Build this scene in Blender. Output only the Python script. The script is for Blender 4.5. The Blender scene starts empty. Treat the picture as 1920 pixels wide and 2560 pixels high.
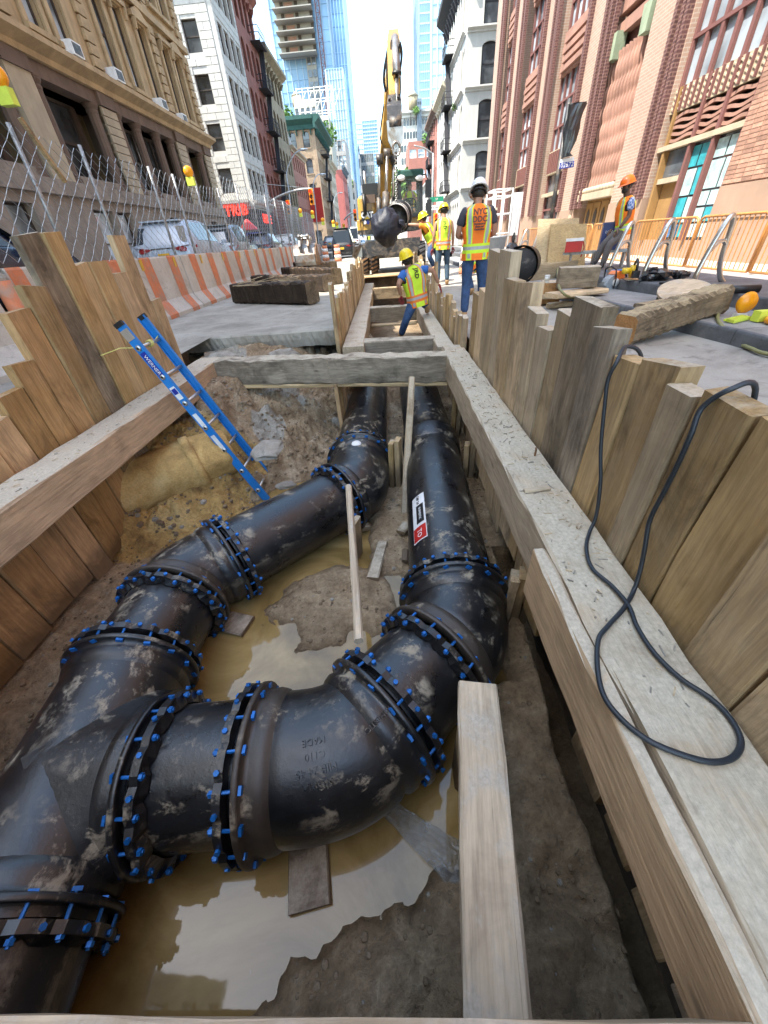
import bpy, math, random
import numpy as np
from mathutils import Vector, Matrix
SC = bpy.context.scene
COL = SC.collection
random.seed(7)
R_ = random.Random(11)
# ------------------------------------------------------------------ camera
H = 1.13
F_PX = 918.4
CR = Vector((0.99790065, 0.00426079, -0.06462297))
CU = Vector((0.04935564, 0.59603205, 0.80144234))
CF = Vector((-0.04193214, 0.80294934, -0.59457048))
cam = bpy.data.cameras.new('camera')
cam.sensor_fit = 'HORIZONTAL'; cam.sensor_width = 36.0
cam.lens = F_PX * 36.0 / 1920.0
cam.clip_start = 0.05; cam.clip_end = 3000
co = bpy.data.objects.new('camera', cam); COL.objects.link(co)
m = Matrix((( CR.x, CU.x, -CF.x, 0), (CR.y, CU.y, -CF.y, 0), (CR.z, CU.z, -CF.z, H), (0, 0, 0, 1)))
co.matrix_world = m
SC.camera = co
# ------------------------------------------------------------------ sky and sun
SUN_EL, SUN_AZ = 58.0, 210.0     # azimuth of the sun counted from +x (deg, anticlockwise): behind the camera, to the left
w = bpy.data.worlds.new('World'); SC.world = w; w.use_nodes = True
nt = w.node_tree; nt.nodes.clear()
out = nt.nodes.new('ShaderNodeOutputWorld'); bg = nt.nodes.new('ShaderNodeBackground')
sky = nt.nodes.new('ShaderNodeTexSky'); sky.sky_type = 'NISHITA'; sky.sun_disc = False
sky.sun_elevation = math.radians(SUN_EL)
sd = Vector((math.cos(math.radians(SUN_AZ)) * math.cos(math.radians(SUN_EL)), math.sin(math.radians(SUN_AZ)) * math.cos(math.radians(SUN_EL)), math.sin(math.radians(SUN_EL))))
sky.sun_rotation = math.radians(90.0 - SUN_AZ)
sky.air_density = 1.0; sky.dust_density = 1.0; sky.ozone_density = 1.6
tc = nt.nodes.new('ShaderNodeTexCoord')
mp = nt.nodes.new('ShaderNodeMapping'); mp.inputs['Scale'].default_value = (1.6, 1.6, 3.4); mp.inputs['Location'].default_value = (0.3, 0.15, 0.2)
nz = nt.nodes.new('ShaderNodeTexNoise'); nz.inputs['Scale'].default_value = 1.7; nz.inputs['Detail'].default_value = 9; nz.inputs['Roughness'].default_value = 0.62; nz.inputs['Distortion'].default_value = 0.4
rp = nt.nodes.new('ShaderNodeValToRGB'); rp.color_ramp.elements[0].position = 0.62; rp.color_ramp.elements[1].position = 0.9
mx = nt.nodes.new('ShaderNodeMixRGB'); mx.inputs[2].default_value = (6.0, 6.1, 6.4, 1)
nt.links.new(tc.outputs['Generated'], mp.inputs[0]); nt.links.new(mp.outputs[0], nz.inputs['Vector']); nt.links.new(nz.outputs['Fac'], rp.inputs[0])
nt.links.new(rp.outputs['Color'], mx.inputs[0]); nt.links.new(sky.outputs[0], mx.inputs[1])
wb = nt.nodes.new('ShaderNodeMixRGB'); wb.blend_type = 'MULTIPLY'; wb.inputs[0].default_value = 1.0; wb.inputs[2].default_value = (1.0, 0.975, 0.85, 1)
nt.links.new(mx.outputs[0], wb.inputs[1]); nt.links.new(wb.outputs[0], bg.inputs[0]); bg.inputs[1].default_value = 0.15
nt.links.new(bg.outputs[0], out.inputs[0])
sl = bpy.data.lights.new('sun', 'SUN'); sl.energy = 2.0; sl.angle = math.radians(0.5); sl.color = (1.0, 0.95, 0.86)
so = bpy.data.objects.new('sun', sl); COL.objects.link(so); so.rotation_euler = (sd).to_track_quat('Z', 'Y').to_euler(); so.location = (0, 0, 60)
SC.view_settings.view_transform = 'Standard'; SC.view_settings.look = 'None'; SC.view_settings.exposure = 2.6; SC.view_settings.gamma = 1.0
SC.view_settings.use_curve_mapping = False
SC.render.engine = 'CYCLES'
SC.cycles.max_bounces = 6

# ------------------------------------------------------------------ pixel of the photo -> point on a known plane of the place
def ray(x, y): return CF * F_PX + CR * (x - 960) - CU * (y - 1280)
def PZ(x, y, z=0.0):
    d = ray(x, y); t = (z - H) / d.z; return Vector((d.x * t, d.y * t, z))
def PY(x, y, Y):
    d = ray(x, y); t = Y / d.y; return Vector((d.x * t, Y, H + d.z * t))
def PX(x, y, X):
    d = ray(x, y); t = X / d.x; return Vector((X, d.y * t, H + d.z * t))

# ------------------------------------------------------------------ materials
def new_mat(name):
    m = bpy.data.materials.new(name); m.use_nodes = True; nt = m.node_tree
    return m, nt, nt.nodes['Principled BSDF']
def N(nt, t, **kw):
    n = nt.nodes.new(t)
    for k, v in kw.items():
        if k in n.inputs: n.inputs[k].default_value = v
        else: setattr(n, k, v)
    return n
def ramp(nt, src, stops):
    r = nt.nodes.new('ShaderNodeValToRGB'); e = r.color_ramp.elements
    while len(e) < len(stops): e.new(0.5)
    for i, (p, c) in enumerate(stops):
        e[i].position = p; e[i].color = (c, c, c, 1) if isinstance(c, (int, float)) else (*c, 1)
    nt.links.new(src, r.inputs[0]); return r
def coords(nt, scale=(1, 1, 1), kind='Object', rnd=True, gen=None):
    tc = nt.nodes.new('ShaderNodeTexCoord'); mp = nt.nodes.new('ShaderNodeMapping'); mp.inputs['Scale'].default_value = scale
    nt.links.new(tc.outputs[kind], mp.inputs[0])
    if rnd:
        oi = nt.nodes.new('ShaderNodeObjectInfo'); ml = N(nt, 'ShaderNodeMath', operation='MULTIPLY'); ml.inputs[1].default_value = 37.0
        nt.links.new(oi.outputs['Random'], ml.inputs[0]); nt.links.new(ml.outputs[0], mp.inputs['Location'])
    return mp.outputs[0]
def mixc(nt, fac, a, b, mode='MIX'):
    m = nt.nodes.new('ShaderNodeMixRGB'); m.blend_type = mode
    for i, v in ((0, fac), (1, a), (2, b)):
        if isinstance(v, (int, float)): m.inputs[i].default_value = v if i == 0 else (v, v, v, 1)
        elif isinstance(v, tuple): m.inputs[i].default_value = (*v[:3], 1)
        else: nt.links.new(v, m.inputs[i])
    return m.outputs[0]
def bump(nt, b, h, strength=0.3, dist=0.01):
    n = nt.nodes.new('ShaderNodeBump'); n.inputs['Strength'].default_value = strength; n.inputs['Distance'].default_value = dist
    nt.links.new(h, n.inputs['Height']); nt.links.new(n.outputs[0], b.inputs['Normal'])
def noise(nt, vec, scale, detail=5, rough=0.55, dist=0.0):
    n = N(nt, 'ShaderNodeTexNoise'); n.inputs['Scale'].default_value = scale; n.inputs['Detail'].default_value = detail
    n.inputs['Roughness'].default_value = rough; n.inputs['Distortion'].default_value = dist
    nt.links.new(vec, n.inputs['Vector']); return n.outputs['Fac']
def objrand(nt, a, b):
    oi = nt.nodes.new('ShaderNodeObjectInfo'); mr = N(nt, 'ShaderNodeMapRange'); mr.inputs['To Min'].default_value = a; mr.inputs['To Max'].default_value = b
    nt.links.new(oi.outputs['Random'], mr.inputs[0]); return mr.outputs[0]
def up_mask(nt, lo, hi):
    g = nt.nodes.new('ShaderNodeNewGeometry'); s = nt.nodes.new('ShaderNodeSeparateXYZ'); nt.links.new(g.outputs['True Normal'], s.inputs[0])
    mr = N(nt, 'ShaderNodeMapRange'); mr.inputs['From Min'].default_value = lo; mr.inputs['From Max'].default_value = hi
    nt.links.new(s.outputs['Z'], mr.inputs[0]); return mr.outputs[0]
def mul(nt, a, b, op='MULTIPLY'):
    m = N(nt, 'ShaderNodeMath', operation=op, use_clamp=True)
    for i, v in ((0, a), (1, b)):
        if isinstance(v, (int, float)): m.inputs[i].default_value = v
        else: nt.links.new(v, m.inputs[i])
    return m.outputs[0]
MAT = {}
def plain(name, col, rough=0.6, metal=0.0, var=0.15, nscale=6.0, bumpy=0.1, rand=(1, 1), kind='Object', spec=None, dirt=None):
    """colour with soft mottling, optional dirt colour in blotches, a different tint per object"""
    m, nt, b = new_mat(name); v = coords(nt, (1, 1, 1), kind)
    f = noise(nt, v, nscale, 6, 0.6)
    r = ramp(nt, f, [(0.3, tuple(c * (1 - var) for c in col)), (0.7, tuple(min(1, c * (1 + var)) for c in col))])
    c = r.outputs[0]
    if dirt:
        dc, amt = dirt
        f2 = noise(nt, v, nscale * 0.45, 8, 0.7, 0.6); k = ramp(nt, f2, [(0.62 - amt * 0.4, 0.0), (0.72 - amt * 0.25, 1.0)])
        c = mixc(nt, k.outputs[0], c, dc)
    if rand != (1, 1):
        h = nt.nodes.new('ShaderNodeHueSaturation'); nt.links.new(c, h.inputs['Color']); nt.links.new(objrand(nt, *rand), h.inputs['Value']); c = h.outputs[0]
    nt.links.new(c, b.inputs['Base Color']); b.inputs['Roughness'].default_value = rough; b.inputs['Metallic'].default_value = metal
    if spec is not None: b.inputs['Specular IOR Level'].default_value = spec
    if bumpy:
        f3 = noise(nt, v, nscale * 5, 4, 0.6); bump(nt, b, f3, bumpy, 0.01)
    MAT[name] = m; return m
def wood(name, light, dark, stain=(0.05, 0.035, 0.022), stain_amt=0.35, dust=None, dust_amt=0.0, vr=(0.8, 1.2), rough=0.75, bmp=0.5, gs=1.0):
    """sawn timber; the grain runs along the object's own x axis"""
    m, nt, b = new_mat(name)
    v = coords(nt, (0.9 * gs, 9 * gs, 9 * gs)); v2 = coords(nt, (1.4, 3.0, 3.0)); v3 = coords(nt, (2.2, 38, 38)); v4 = coords(nt, (1, 1, 1))
    g1 = noise(nt, v, 2.2, 7, 0.62, 1.4); g2 = noise(nt, v3, 1.6, 4, 0.6, 0.3)
    c = ramp(nt, g1, [(0.28, dark), (0.5, tuple((a + d) / 2 for a, d in zip(light, dark))), (0.72, light)]).outputs[0]
    fine = ramp(nt, g2, [(0.33, 0.78), (0.60, 1.07)]).outputs[0]
    c = mixc(nt, 1.0, c, fine, 'MULTIPLY')
    s = noise(nt, v2, 1.5, 6, 0.66, 0.8); k = ramp(nt, s, [(0.6 - 0.25 * stain_amt, 0.0), (0.8 - 0.2 * stain_amt, 0.85)]).outputs[0]
    c = mixc(nt, mul(nt, k, min(1.0, stain_amt * 1.6)), c, stain)
    vo = N(nt, 'ShaderNodeTexVoronoi'); vo.inputs['Scale'].default_value = 1.0; nt.links.new(coords(nt, (1.6, 4.2, 4.2)), vo.inputs['Vector'])
    kn = ramp(nt, vo.outputs['Distance'], [(0.03, 0.85), (0.085, 0.0)]).outputs[0]
    c = mixc(nt, kn, c, tuple(d * 0.45 for d in dark))
    ck = ramp(nt, noise(nt, coords(nt, (0.7, 22, 22)), 1.9, 5, 0.6, 0.4), [(0.29, 0.4), (0.335, 1.0)]).outputs[0]; c = mixc(nt, 0.85, c, ck, 'MULTIPLY')
    bl = noise(nt, coords(nt, (1.8, 1.8, 1.8)), 1.3, 5, 0.65, 0.5); c = mixc(nt, 0.6, c, ramp(nt, bl, [(0.32, 0.66), (0.62, 1.1)]).outputs[0], 'MULTIPLY')
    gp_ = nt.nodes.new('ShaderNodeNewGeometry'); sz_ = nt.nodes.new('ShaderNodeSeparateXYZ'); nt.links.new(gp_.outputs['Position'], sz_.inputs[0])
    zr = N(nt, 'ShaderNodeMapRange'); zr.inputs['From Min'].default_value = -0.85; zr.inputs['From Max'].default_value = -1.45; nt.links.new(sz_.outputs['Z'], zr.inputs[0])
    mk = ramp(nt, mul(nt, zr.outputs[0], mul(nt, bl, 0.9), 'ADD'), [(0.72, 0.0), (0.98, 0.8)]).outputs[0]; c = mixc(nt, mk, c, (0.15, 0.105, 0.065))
    h = nt.nodes.new('ShaderNodeHueSaturation'); nt.links.new(c, h.inputs['Color']); nt.links.new(objrand(nt, *vr), h.inputs['Value'])
    nt.links.new(objrand(nt, 1.12, 0.82), h.inputs['Saturation']); c = h.outputs[0]
    if dust:
        d = noise(nt, v4, 4.5, 7, 0.7, 0.3); dk = ramp(nt, d, [(0.62 - dust_amt * 0.42, 0.0), (0.74 - dust_amt * 0.3, 1.0)]).outputs[0]
        dcol = ramp(nt, noise(nt, v4, 55, 4, 0.7), [(0.3, tuple(x * 0.72 for x in dust)), (0.66, tuple(min(1, x * 1.15) for x in dust))]).outputs[0]
        c = mixc(nt, mul(nt, dk, up_mask(nt, 0.55, 0.9)), c, dcol)
        c = mixc(nt, mul(nt, mul(nt, dk, 0.12), 1.0), c, dust)
    nt.links.new(c, b.inputs['Base Color']); b.inputs['Roughness'].default_value = rough; b.inputs['Specular IOR Level'].default_value = 0.25
    hh = mixc(nt, 0.55, g1, g2); bump(nt, b, hh, bmp, 0.012)
    MAT[name] = m; return m
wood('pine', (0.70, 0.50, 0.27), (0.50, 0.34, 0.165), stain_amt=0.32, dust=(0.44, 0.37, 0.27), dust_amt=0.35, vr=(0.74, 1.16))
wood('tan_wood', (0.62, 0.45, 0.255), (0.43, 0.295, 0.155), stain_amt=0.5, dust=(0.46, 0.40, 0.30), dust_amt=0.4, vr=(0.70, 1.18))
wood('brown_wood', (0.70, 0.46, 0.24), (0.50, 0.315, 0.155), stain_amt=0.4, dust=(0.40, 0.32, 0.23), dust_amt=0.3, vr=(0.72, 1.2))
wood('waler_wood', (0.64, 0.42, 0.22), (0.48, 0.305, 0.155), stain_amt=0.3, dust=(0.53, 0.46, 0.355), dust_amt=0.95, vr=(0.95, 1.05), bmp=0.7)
wood('grey_wood', (0.54, 0.42, 0.27), (0.37, 0.275, 0.17), stain_amt=0.35, dust=(0.55, 0.48, 0.37), dust_amt=0.7, vr=(0.85, 1.15), bmp=0.9)
wood('weathered', (0.38, 0.305, 0.215), (0.18, 0.14, 0.10), stain_amt=0.6, dust=(0.52, 0.46, 0.35), dust_amt=0.6, vr=(0.85, 1.15), bmp=1.0)
wood('clean_board', (0.64, 0.52, 0.37), (0.49, 0.38, 0.26), stain=(0.22, 0.17, 0.12), stain_amt=0.35, dust=(0.5, 0.44, 0.36), dust_amt=0.3, vr=(0.95, 1.05))
wood('rotten_log', (0.055, 0.035, 0.021), (0.010, 0.007, 0.005), stain=(0.02,0.013,0.009), stain_amt=0.7, dust=(0.14, 0.09, 0.05), dust_amt=0.35, vr=(0.8, 1.2), bmp=1.0, gs=1.6)
wood('wet_wood', (0.20, 0.10, 0.05), (0.11, 0.055, 0.03), stain_amt=0.4, dust=(0.4, 0.33, 0.25), dust_amt=0.5, vr=(0.95, 1.05), rough=0.4)
wood('old_log', (0.32, 0.235, 0.15), (0.085, 0.062, 0.042), stain_amt=0.7, dust=(0.42, 0.33, 0.2), dust_amt=0.65, vr=(0.95, 1.05), bmp=1.0, gs=1.3)
wood('endgrain', (0.50, 0.28, 0.12), (0.36, 0.18, 0.07), stain_amt=0.4, vr=(0.9, 1.1))
wood('plywood', (0.62, 0.46, 0.25), (0.50, 0.35, 0.18), stain_amt=0.15, vr=(0.95, 1.05))

# bitumen-black iron pipe with dried mud splashes
def iron(name, dusty=0.5, rust=0.08, base=(0.006, 0.0066, 0.008), rough=0.22):
    m, nt, b = new_mat(name); v = coords(nt, (1, 1, 1), 'Object', False)
    f = noise(nt, v, 5, 8, 0.65, 0.8); f2 = noise(nt, v, 38, 5, 0.7); f3 = noise(nt, v, 2.3, 4, 0.55); fr = noise(nt, v, 1.1, 7, 0.7, 1.0)
    c = ramp(nt, f, [(0.3, tuple(x * 0.7 for x in base)), (0.7, tuple(x * 1.9 for x in base))]).outputs[0]
    c = mixc(nt, mul(nt, ramp(nt, fr, [(0.60, 0.0), (0.72, 1.0)]).outputs[0], rust), c, (0.11, 0.045, 0.02))
    a = ramp(nt, mixc(nt, 0.2, noise(nt, coords(nt, (1.0, 1.0, 2.2), 'Object', False), 4.5, 10, 0.70, 0.5), f2), [(0.52, 0.0), (0.60, 1.0)]).outputs[0]
    reg = ramp(nt, f3, [(0.535 - dusty * 0.08, 0.0), (0.64 - dusty * 0.08, 1.0)]).outputs[0]
    um = up_mask(nt, -0.1, 0.75)
    k = mul(nt, mul(nt, a, reg), mul(nt, um, 0.85))
    film = mul(nt, mul(nt, ramp(nt, f3, [(0.45, 0.0), (0.8, 0.09)]).outputs[0], um), dusty)
    c = mixc(nt, film, c, (0.22, 0.19, 0.15)); c = mixc(nt, k, c, (0.37, 0.31, 0.22))
    nt.links.new(c, b.inputs['Base Color'])
    rr = ramp(nt, mixc(nt, 0.5, k, f), [(0.15, rough), (0.8, 0.9)]).outputs[0]; nt.links.new(rr, b.inputs['Roughness'])
    b.inputs['Specular IOR Level'].default_value = 0.75
    bump(nt, b, f2, 0.3, 0.006); MAT[name] = m
iron('pipe_iron', 0.75); iron('fitting_iron', 1.0, 0.4, rough=0.26); iron('rusty_ring', 0.9, 1.0, (0.03, 0.022, 0.016), 0.45)
plain('bolt_blue', (0.012, 0.13, 0.42), 0.35, 0.3, 0.25, 30, 0.1)

# mud, soil, water
def soil(name, cols, scale=3.0, rough=0.8, bmp=0.8, wet=0.0, speck=0.0, kind='Object'):
    m, nt, b = new_mat(name); v = coords(nt, (1, 1, 1), kind, False)
    f = noise(nt, v, scale, 9, 0.66, 0.6); f2 = noise(nt, v, scale * 14, 6, 0.7); f4 = noise(nt, v, scale * 0.33, 3, 0.5)
    c = ramp(nt, mixc(nt, 0.4, f, f4), [(0.34, cols[0]), (0.5, cols[1]), (0.64, cols[2])]).outputs[0]
    c = mixc(nt, 0.6, c, ramp(nt, f2, [(0.3, 0.55), (0.62, 1.12)]).outputs[0], 'MULTIPLY')
    if speck:
        vo = N(nt, 'ShaderNodeTexVoronoi'); vo.inputs['Scale'].default_value = 34; nt.links.new(v, vo.inputs['Vector'])
        kn = ramp(nt, vo.outputs['Distance'], [(0.10, 1.0), (0.16, 0.0)]).outputs[0]
        kk = ramp(nt, noise(nt, v, 9, 3), [(0.56, 0.0), (0.6, 1.0)]).outputs[0]
        c = mixc(nt, mul(nt, mul(nt, kn, kk), speck), c, (0.5, 0.46, 0.4))
    nt.links.new(c, b.inputs['Base Color'])
    if wet:
        r = ramp(nt, f4, [(0.4, rough - wet), (0.6, rough)]).outputs[0]; nt.links.new(r, b.inputs['Roughness'])
    else: b.inputs['Roughness'].default_value = rough
    bump(nt, b, mixc(nt, 0.5, f, f2), bmp, 0.03); MAT[name] = m
soil('mud', [(0.085, 0.06, 0.036), (0.145, 0.105, 0.066), (0.215, 0.165, 0.11)], 2.6, 0.75, 0.8, 0.35, 0.7)
soil('bank_soil', [(0.12, 0.08, 0.045), (0.23, 0.165, 0.10), (0.34, 0.27, 0.19)], 2.2, 0.85, 1.0, 0.1, 0.5)
def trench_soil():
    """floor of the trench: wet mud, drier bank soil, yellow sand and grey rubble, told apart by vertex attributes"""
    m, nt, b = new_mat('trench_soil'); v = coords(nt, (1, 1, 1), 'Object', False)
    f = noise(nt, v, 2.6, 10, 0.7, 0.6); f2 = noise(nt, v, 34, 8, 0.75); f4 = noise(nt, v, 0.9, 4, 0.6); f5 = noise(nt, v, 9, 8, 0.7, 0.4)
    def pal(c): return ramp(nt, mixc(nt, 0.35, f, f5), [(0.36, c[0]), (0.5, c[1]), (0.62, c[2])]).outputs[0]
    def att(n, w=0.25):
        a = nt.nodes.new('ShaderNodeAttribute'); a.attribute_name = n; s = mul(nt, a.outputs['Fac'], mul(nt, f5, w, 'MULTIPLY'), 'ADD'); return ramp(nt, s, [(0.48 + w * 0.25, 0.0), (0.60 + w * 0.25, 1.0)]).outputs[0]
    c = pal([(0.20, 0.135, 0.078), (0.38, 0.275, 0.165), (0.56, 0.43, 0.28)])
    c = mixc(nt, att('dry'), c, pal([(0.17, 0.11, 0.058), (0.36, 0.255, 0.15), (0.58, 0.46, 0.32)]))
    c = mixc(nt, att('sand'), c, pal([(0.26, 0.15, 0.05), (0.52, 0.33, 0.11), (0.68, 0.48, 0.20)]))
    c = mixc(nt, att('rubble'), c, pal([(0.26, 0.225, 0.175), (0.38, 0.345, 0.285), (0.50, 0.46, 0.385)]))
    c = mixc(nt, 0.75, c, ramp(nt, f2, [(0.34, 0.6), (0.58, 1.15)]).outputs[0], 'MULTIPLY')
    vo = N(nt, 'ShaderNodeTexVoronoi'); vo.inputs['Scale'].default_value = 30; nt.links.new(v, vo.inputs['Vector'])
    kn = ramp(nt, vo.outputs['Distance'], [(0.10, 1.0), (0.15, 0.0)]).outputs[0]; kk = ramp(nt, noise(nt, v, 7, 3), [(0.54, 0.0), (0.58, 1.0)]).outputs[0]
    c = mixc(nt, mul(nt, mul(nt, kn, kk), 0.7), c, (0.5, 0.46, 0.4))
    g = nt.nodes.new('ShaderNodeNewGeometry'); sp = nt.nodes.new('ShaderNodeSeparateXYZ'); nt.links.new(g.outputs['Position'], sp.inputs[0])
    wz = N(nt, 'ShaderNodeMapRange'); wz.inputs['From Min'].default_value = -1.395; wz.inputs['From Max'].default_value = -1.375; wz.inputs['To Min'].default_value = 1.0; wz.inputs['To Max'].default_value = 0.0; nt.links.new(sp.outputs['Z'], wz.inputs[0])
    wet = mul(nt, wz.outputs[0], ramp(nt, f4, [(0.35, 0.5), (0.6, 1.0)]).outputs[0])
    c = mixc(nt, wet, c, mixc(nt, 1.0, c, (0.55, 0.52, 0.48), 'MULTIPLY'))
    nt.links.new(c, b.inputs['Base Color'])
    nt.links.new(ramp(nt, mixc(nt, 0.5, wet, ramp(nt, f4, [(0.4, 0.0), (0.62, 0.8)]).outputs[0]), [(0.0, 0.88), (0.8, 0.38)]).outputs[0], b.inputs['Roughness'])
    bump(nt, b, mixc(nt, 0.45, f5, f2), 1.0, 0.07); MAT['trench_soil'] = m
trench_soil()
soil('yellow_sand', [(0.30, 0.18, 0.06), (0.58, 0.37, 0.13), (0.72, 0.52, 0.23)], 4, 0.8, 0.7)
soil('grey_rubble', [(0.26, 0.23, 0.18), (0.37, 0.335, 0.28), (0.47, 0.43, 0.37)], 6, 0.9, 1.0)
soil('dark_soil', [(0.05, 0.036, 0.024), (0.10, 0.07, 0.045), (0.16, 0.12, 0.08)], 3, 0.9, 1.0)
soil('broken_concrete', [(0.24, 0.225, 0.20), (0.34, 0.32, 0.29), (0.45, 0.43, 0.39)], 5, 0.85, 0.7)
def water():
    m, nt, b = new_mat('water'); v = coords(nt, (1, 1, 1), 'Object', False)
    f = noise(nt, v, 1.1, 6, 0.6, 1.2)
    c = ramp(nt, f, [(0.3, (0.15, 0.095, 0.032)), (0.5, (0.27, 0.18, 0.066)), (0.68, (0.44, 0.31, 0.13))]).outputs[0]
    vo = noise(nt, coords(nt, (9, 3, 1), 'Object', False), 3, 8, 0.75, 1.5)
    c = mixc(nt, ramp(nt, vo, [(0.66, 0.0), (0.72, 0.6)]).outputs[0], c, (0.34, 0.29, 0.19))
    nt.links.new(c, b.inputs['Base Color']); b.inputs['Roughness'].default_value = 0.03; b.inputs['IOR'].default_value = 1.6
    bump(nt, b, noise(nt, v, 9, 2), 0.02, 0.01); MAT['water'] = m
water()
# pavements
def concrete(name, cols, scale=1.2, bmp=0.15, rough=0.85, kind='Object'):
    m, nt, b = new_mat(name); v = coords(nt, (1, 1, 1), kind, False)
    f = noise(nt, v, scale, 8, 0.68, 0.5); f2 = noise(nt, v, 60, 4, 0.7); f3 = noise(nt, v, scale * 5, 6, 0.7, 0.8)
    c = ramp(nt, f, [(0.32, cols[0]), (0.52, cols[1]), (0.70, cols[2])]).outputs[0]
    c = mixc(nt, 0.5, c, ramp(nt, f2, [(0.3, 0.78), (0.65, 1.08)]).outputs[0], 'MULTIPLY')
    c = mixc(nt, ramp(nt, f3, [(0.56, 0.0), (0.68, 0.6)]).outputs[0], c, tuple(x * 0.6 for x in cols[0]))
    nt.links.new(c, b.inputs['Base Color']); b.inputs['Roughness'].default_value = rough
    bump(nt, b, mixc(nt, 0.5, f3, f2), bmp, 0.01); MAT[name] = m
concrete('road_concrete', [(0.22, 0.20, 0.165), (0.34, 0.315, 0.265), (0.42, 0.39, 0.335)])
concrete('side_concrete', [(0.17, 0.155, 0.135), (0.34, 0.32, 0.28), (0.42, 0.395, 0.35)], 0.6)
concrete('sidewalk', [(0.34, 0.32, 0.28), (0.42, 0.39, 0.35), (0.46, 0.43, 0.39)], 1.0)
concrete('granite', [(0.075, 0.08, 0.085), (0.125, 0.13, 0.14), (0.20, 0.205, 0.21)], 2.5, 0.2, 0.65)
concrete('kerb_top', [(0.17, 0.17, 0.165), (0.27, 0.265, 0.255), (0.34, 0.335, 0.32)], 2.5, 0.2, 0.75)
concrete('asphalt', [(0.055, 0.055, 0.055), (0.09, 0.088, 0.085), (0.14, 0.135, 0.13)], 1.0)
concrete('barrier_concrete', [(0.44, 0.40, 0.345), (0.56, 0.52, 0.46), (0.62, 0.59, 0.53)], 1.6, 0.1)
plain('orange_paint', (0.60, 0.20, 0.09), 0.7, 0, 0.15, 9, 0.1, dirt=((0.42, 0.25, 0.17), 0.35))
plain('amber', (0.85, 0.33, 0.01), 0.25, 0, 0.1, 8, 0.05); plain('reflector', (0.62, 0.36, 0.03), 0.3)
plain('lime', (0.62, 0.72, 0.08), 0.5); plain('galv', (0.36, 0.37, 0.37), 0.45, 0.6, 0.2, 20, 0.05, dirt=((0.2, 0.13, 0.08), 0.2))
plain('steel', (0.55, 0.53, 0.49), 0.28, 0.95, 0.12, 12, 0.03); plain('dark_steel', (0.05, 0.05, 0.052), 0.5, 0.4, 0.3, 8, 0.1, dirt=((0.2, 0.16, 0.12), 0.35))
plain('black', (0.012, 0.012, 0.013), 0.45); plain('black_rubber', (0.02, 0.02, 0.021), 0.7, dirt=((0.14, 0.12, 0.1), 0.2)); plain('black_bag', (0.012, 0.013, 0.016), 0.28, 0, 0.3, 4, 0.3, spec=0.8)
plain('bag_navy', (0.008, 0.010, 0.02), 0.55, 0, 0.3, 3, 1.0, spec=0.5)
plain('cable', (0.02, 0.026, 0.034), 0.42); plain('hose_green', (0.23, 0.22, 0.09), 0.5)
plain('cat_yellow', (0.56, 0.33, 0.06), 0.45, 0, 0.15, 3, 0.05, dirt=((0.25, 0.16, 0.07), 0.4)); plain('white', (0.78, 0.77, 0.75), 0.5); plain('silver_steel', (0.35, 0.34, 0.33), 0.35, 0.7, 0.25, 6, 0.2, dirt=((0.2, 0.14, 0.09), 0.3))
plain('bucket_grey', (0.26, 0.255, 0.245), 0.5, 0.5, 0.25, 5, 0.2, dirt=((0.19, 0.11, 0.06), 0.35)); plain('rust', (0.23, 0.125, 0.06), 0.7, 0.2, 0.3, 6, 0.2, dirt=((0.08, 0.05, 0.035), 0.35))
plain('ladder_blue', (0.012, 0.20, 0.58), 0.35, 0, 0.08, 8, 0.03, dirt=((0.16, 0.22, 0.3), 0.1)); plain('aluminium', (0.62, 0.61, 0.58), 0.35, 0.8, 0.1, 15, 0.05); plain('rope', (0.65, 0.6, 0.18), 0.7)
plain('skin', (0.36, 0.19, 0.12), 0.55, 0, 0.06, 10, 0.02); plain('skin_dark', (0.13, 0.068, 0.042), 0.55, 0, 0.06, 10, 0.02); plain('hair', (0.03, 0.022, 0.016), 0.6)
plain('jeans', (0.035, 0.075, 0.17), 0.85, 0, 0.35, 14, 0.4); plain('jeans_grey', (0.05, 0.085, 0.12), 0.85, 0, 0.35, 14, 0.4); plain('trousers_grey', (0.10, 0.09, 0.085), 0.85, 0, 0.15, 10, 0.3)
plain('shirt_blue', (0.03, 0.13, 0.42), 0.85, 0, 0.2, 9, 0.3); plain('shirt_dark', (0.05, 0.05, 0.065), 0.85, 0, 0.2, 9, 0.3); plain('shirt_orange', (0.80, 0.26, 0.02), 0.85, 0, 0.12, 9, 0.3)
plain('hi_yellow', (0.60, 0.85, 0.04), 0.75, 0, 0.08, 9, 0.2); plain('hi_orange', (0.95, 0.21, 0.015), 0.75, 0, 0.08, 9, 0.2); plain('tape', (0.36, 0.37, 0.38), 0.4, 0, 0.1, 20, 0.05)
plain('helmet_yellow', (0.80, 0.60, 0.02), 0.3, 0, 0.03, 3, 0); plain('helmet_orange', (0.85, 0.16, 0.02), 0.3, 0, 0.03, 3, 0); plain('boot', (0.36, 0.21, 0.10), 0.8); plain('glove_red', (0.24, 0.03, 0.03), 0.8)
plain('red', (0.50, 0.02, 0.015), 0.4); plain('cooler_blue', (0.012, 0.025, 0.13), 0.4); plain('grey_plastic', (0.28, 0.30, 0.32), 0.5); plain('saw_orange', (0.8, 0.20, 0.03), 0.4); plain('drill_yellow', (0.75, 0.5, 0.02), 0.45)
plain('barricade_paint', (0.48, 0.21, 0.06), 0.5, 0.1, 0.15, 15, 0.05, dirt=((0.22, 0.1, 0.05), 0.2)); plain('paint_chip', (0.6, 0.58, 0.52), 0.6)
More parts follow.
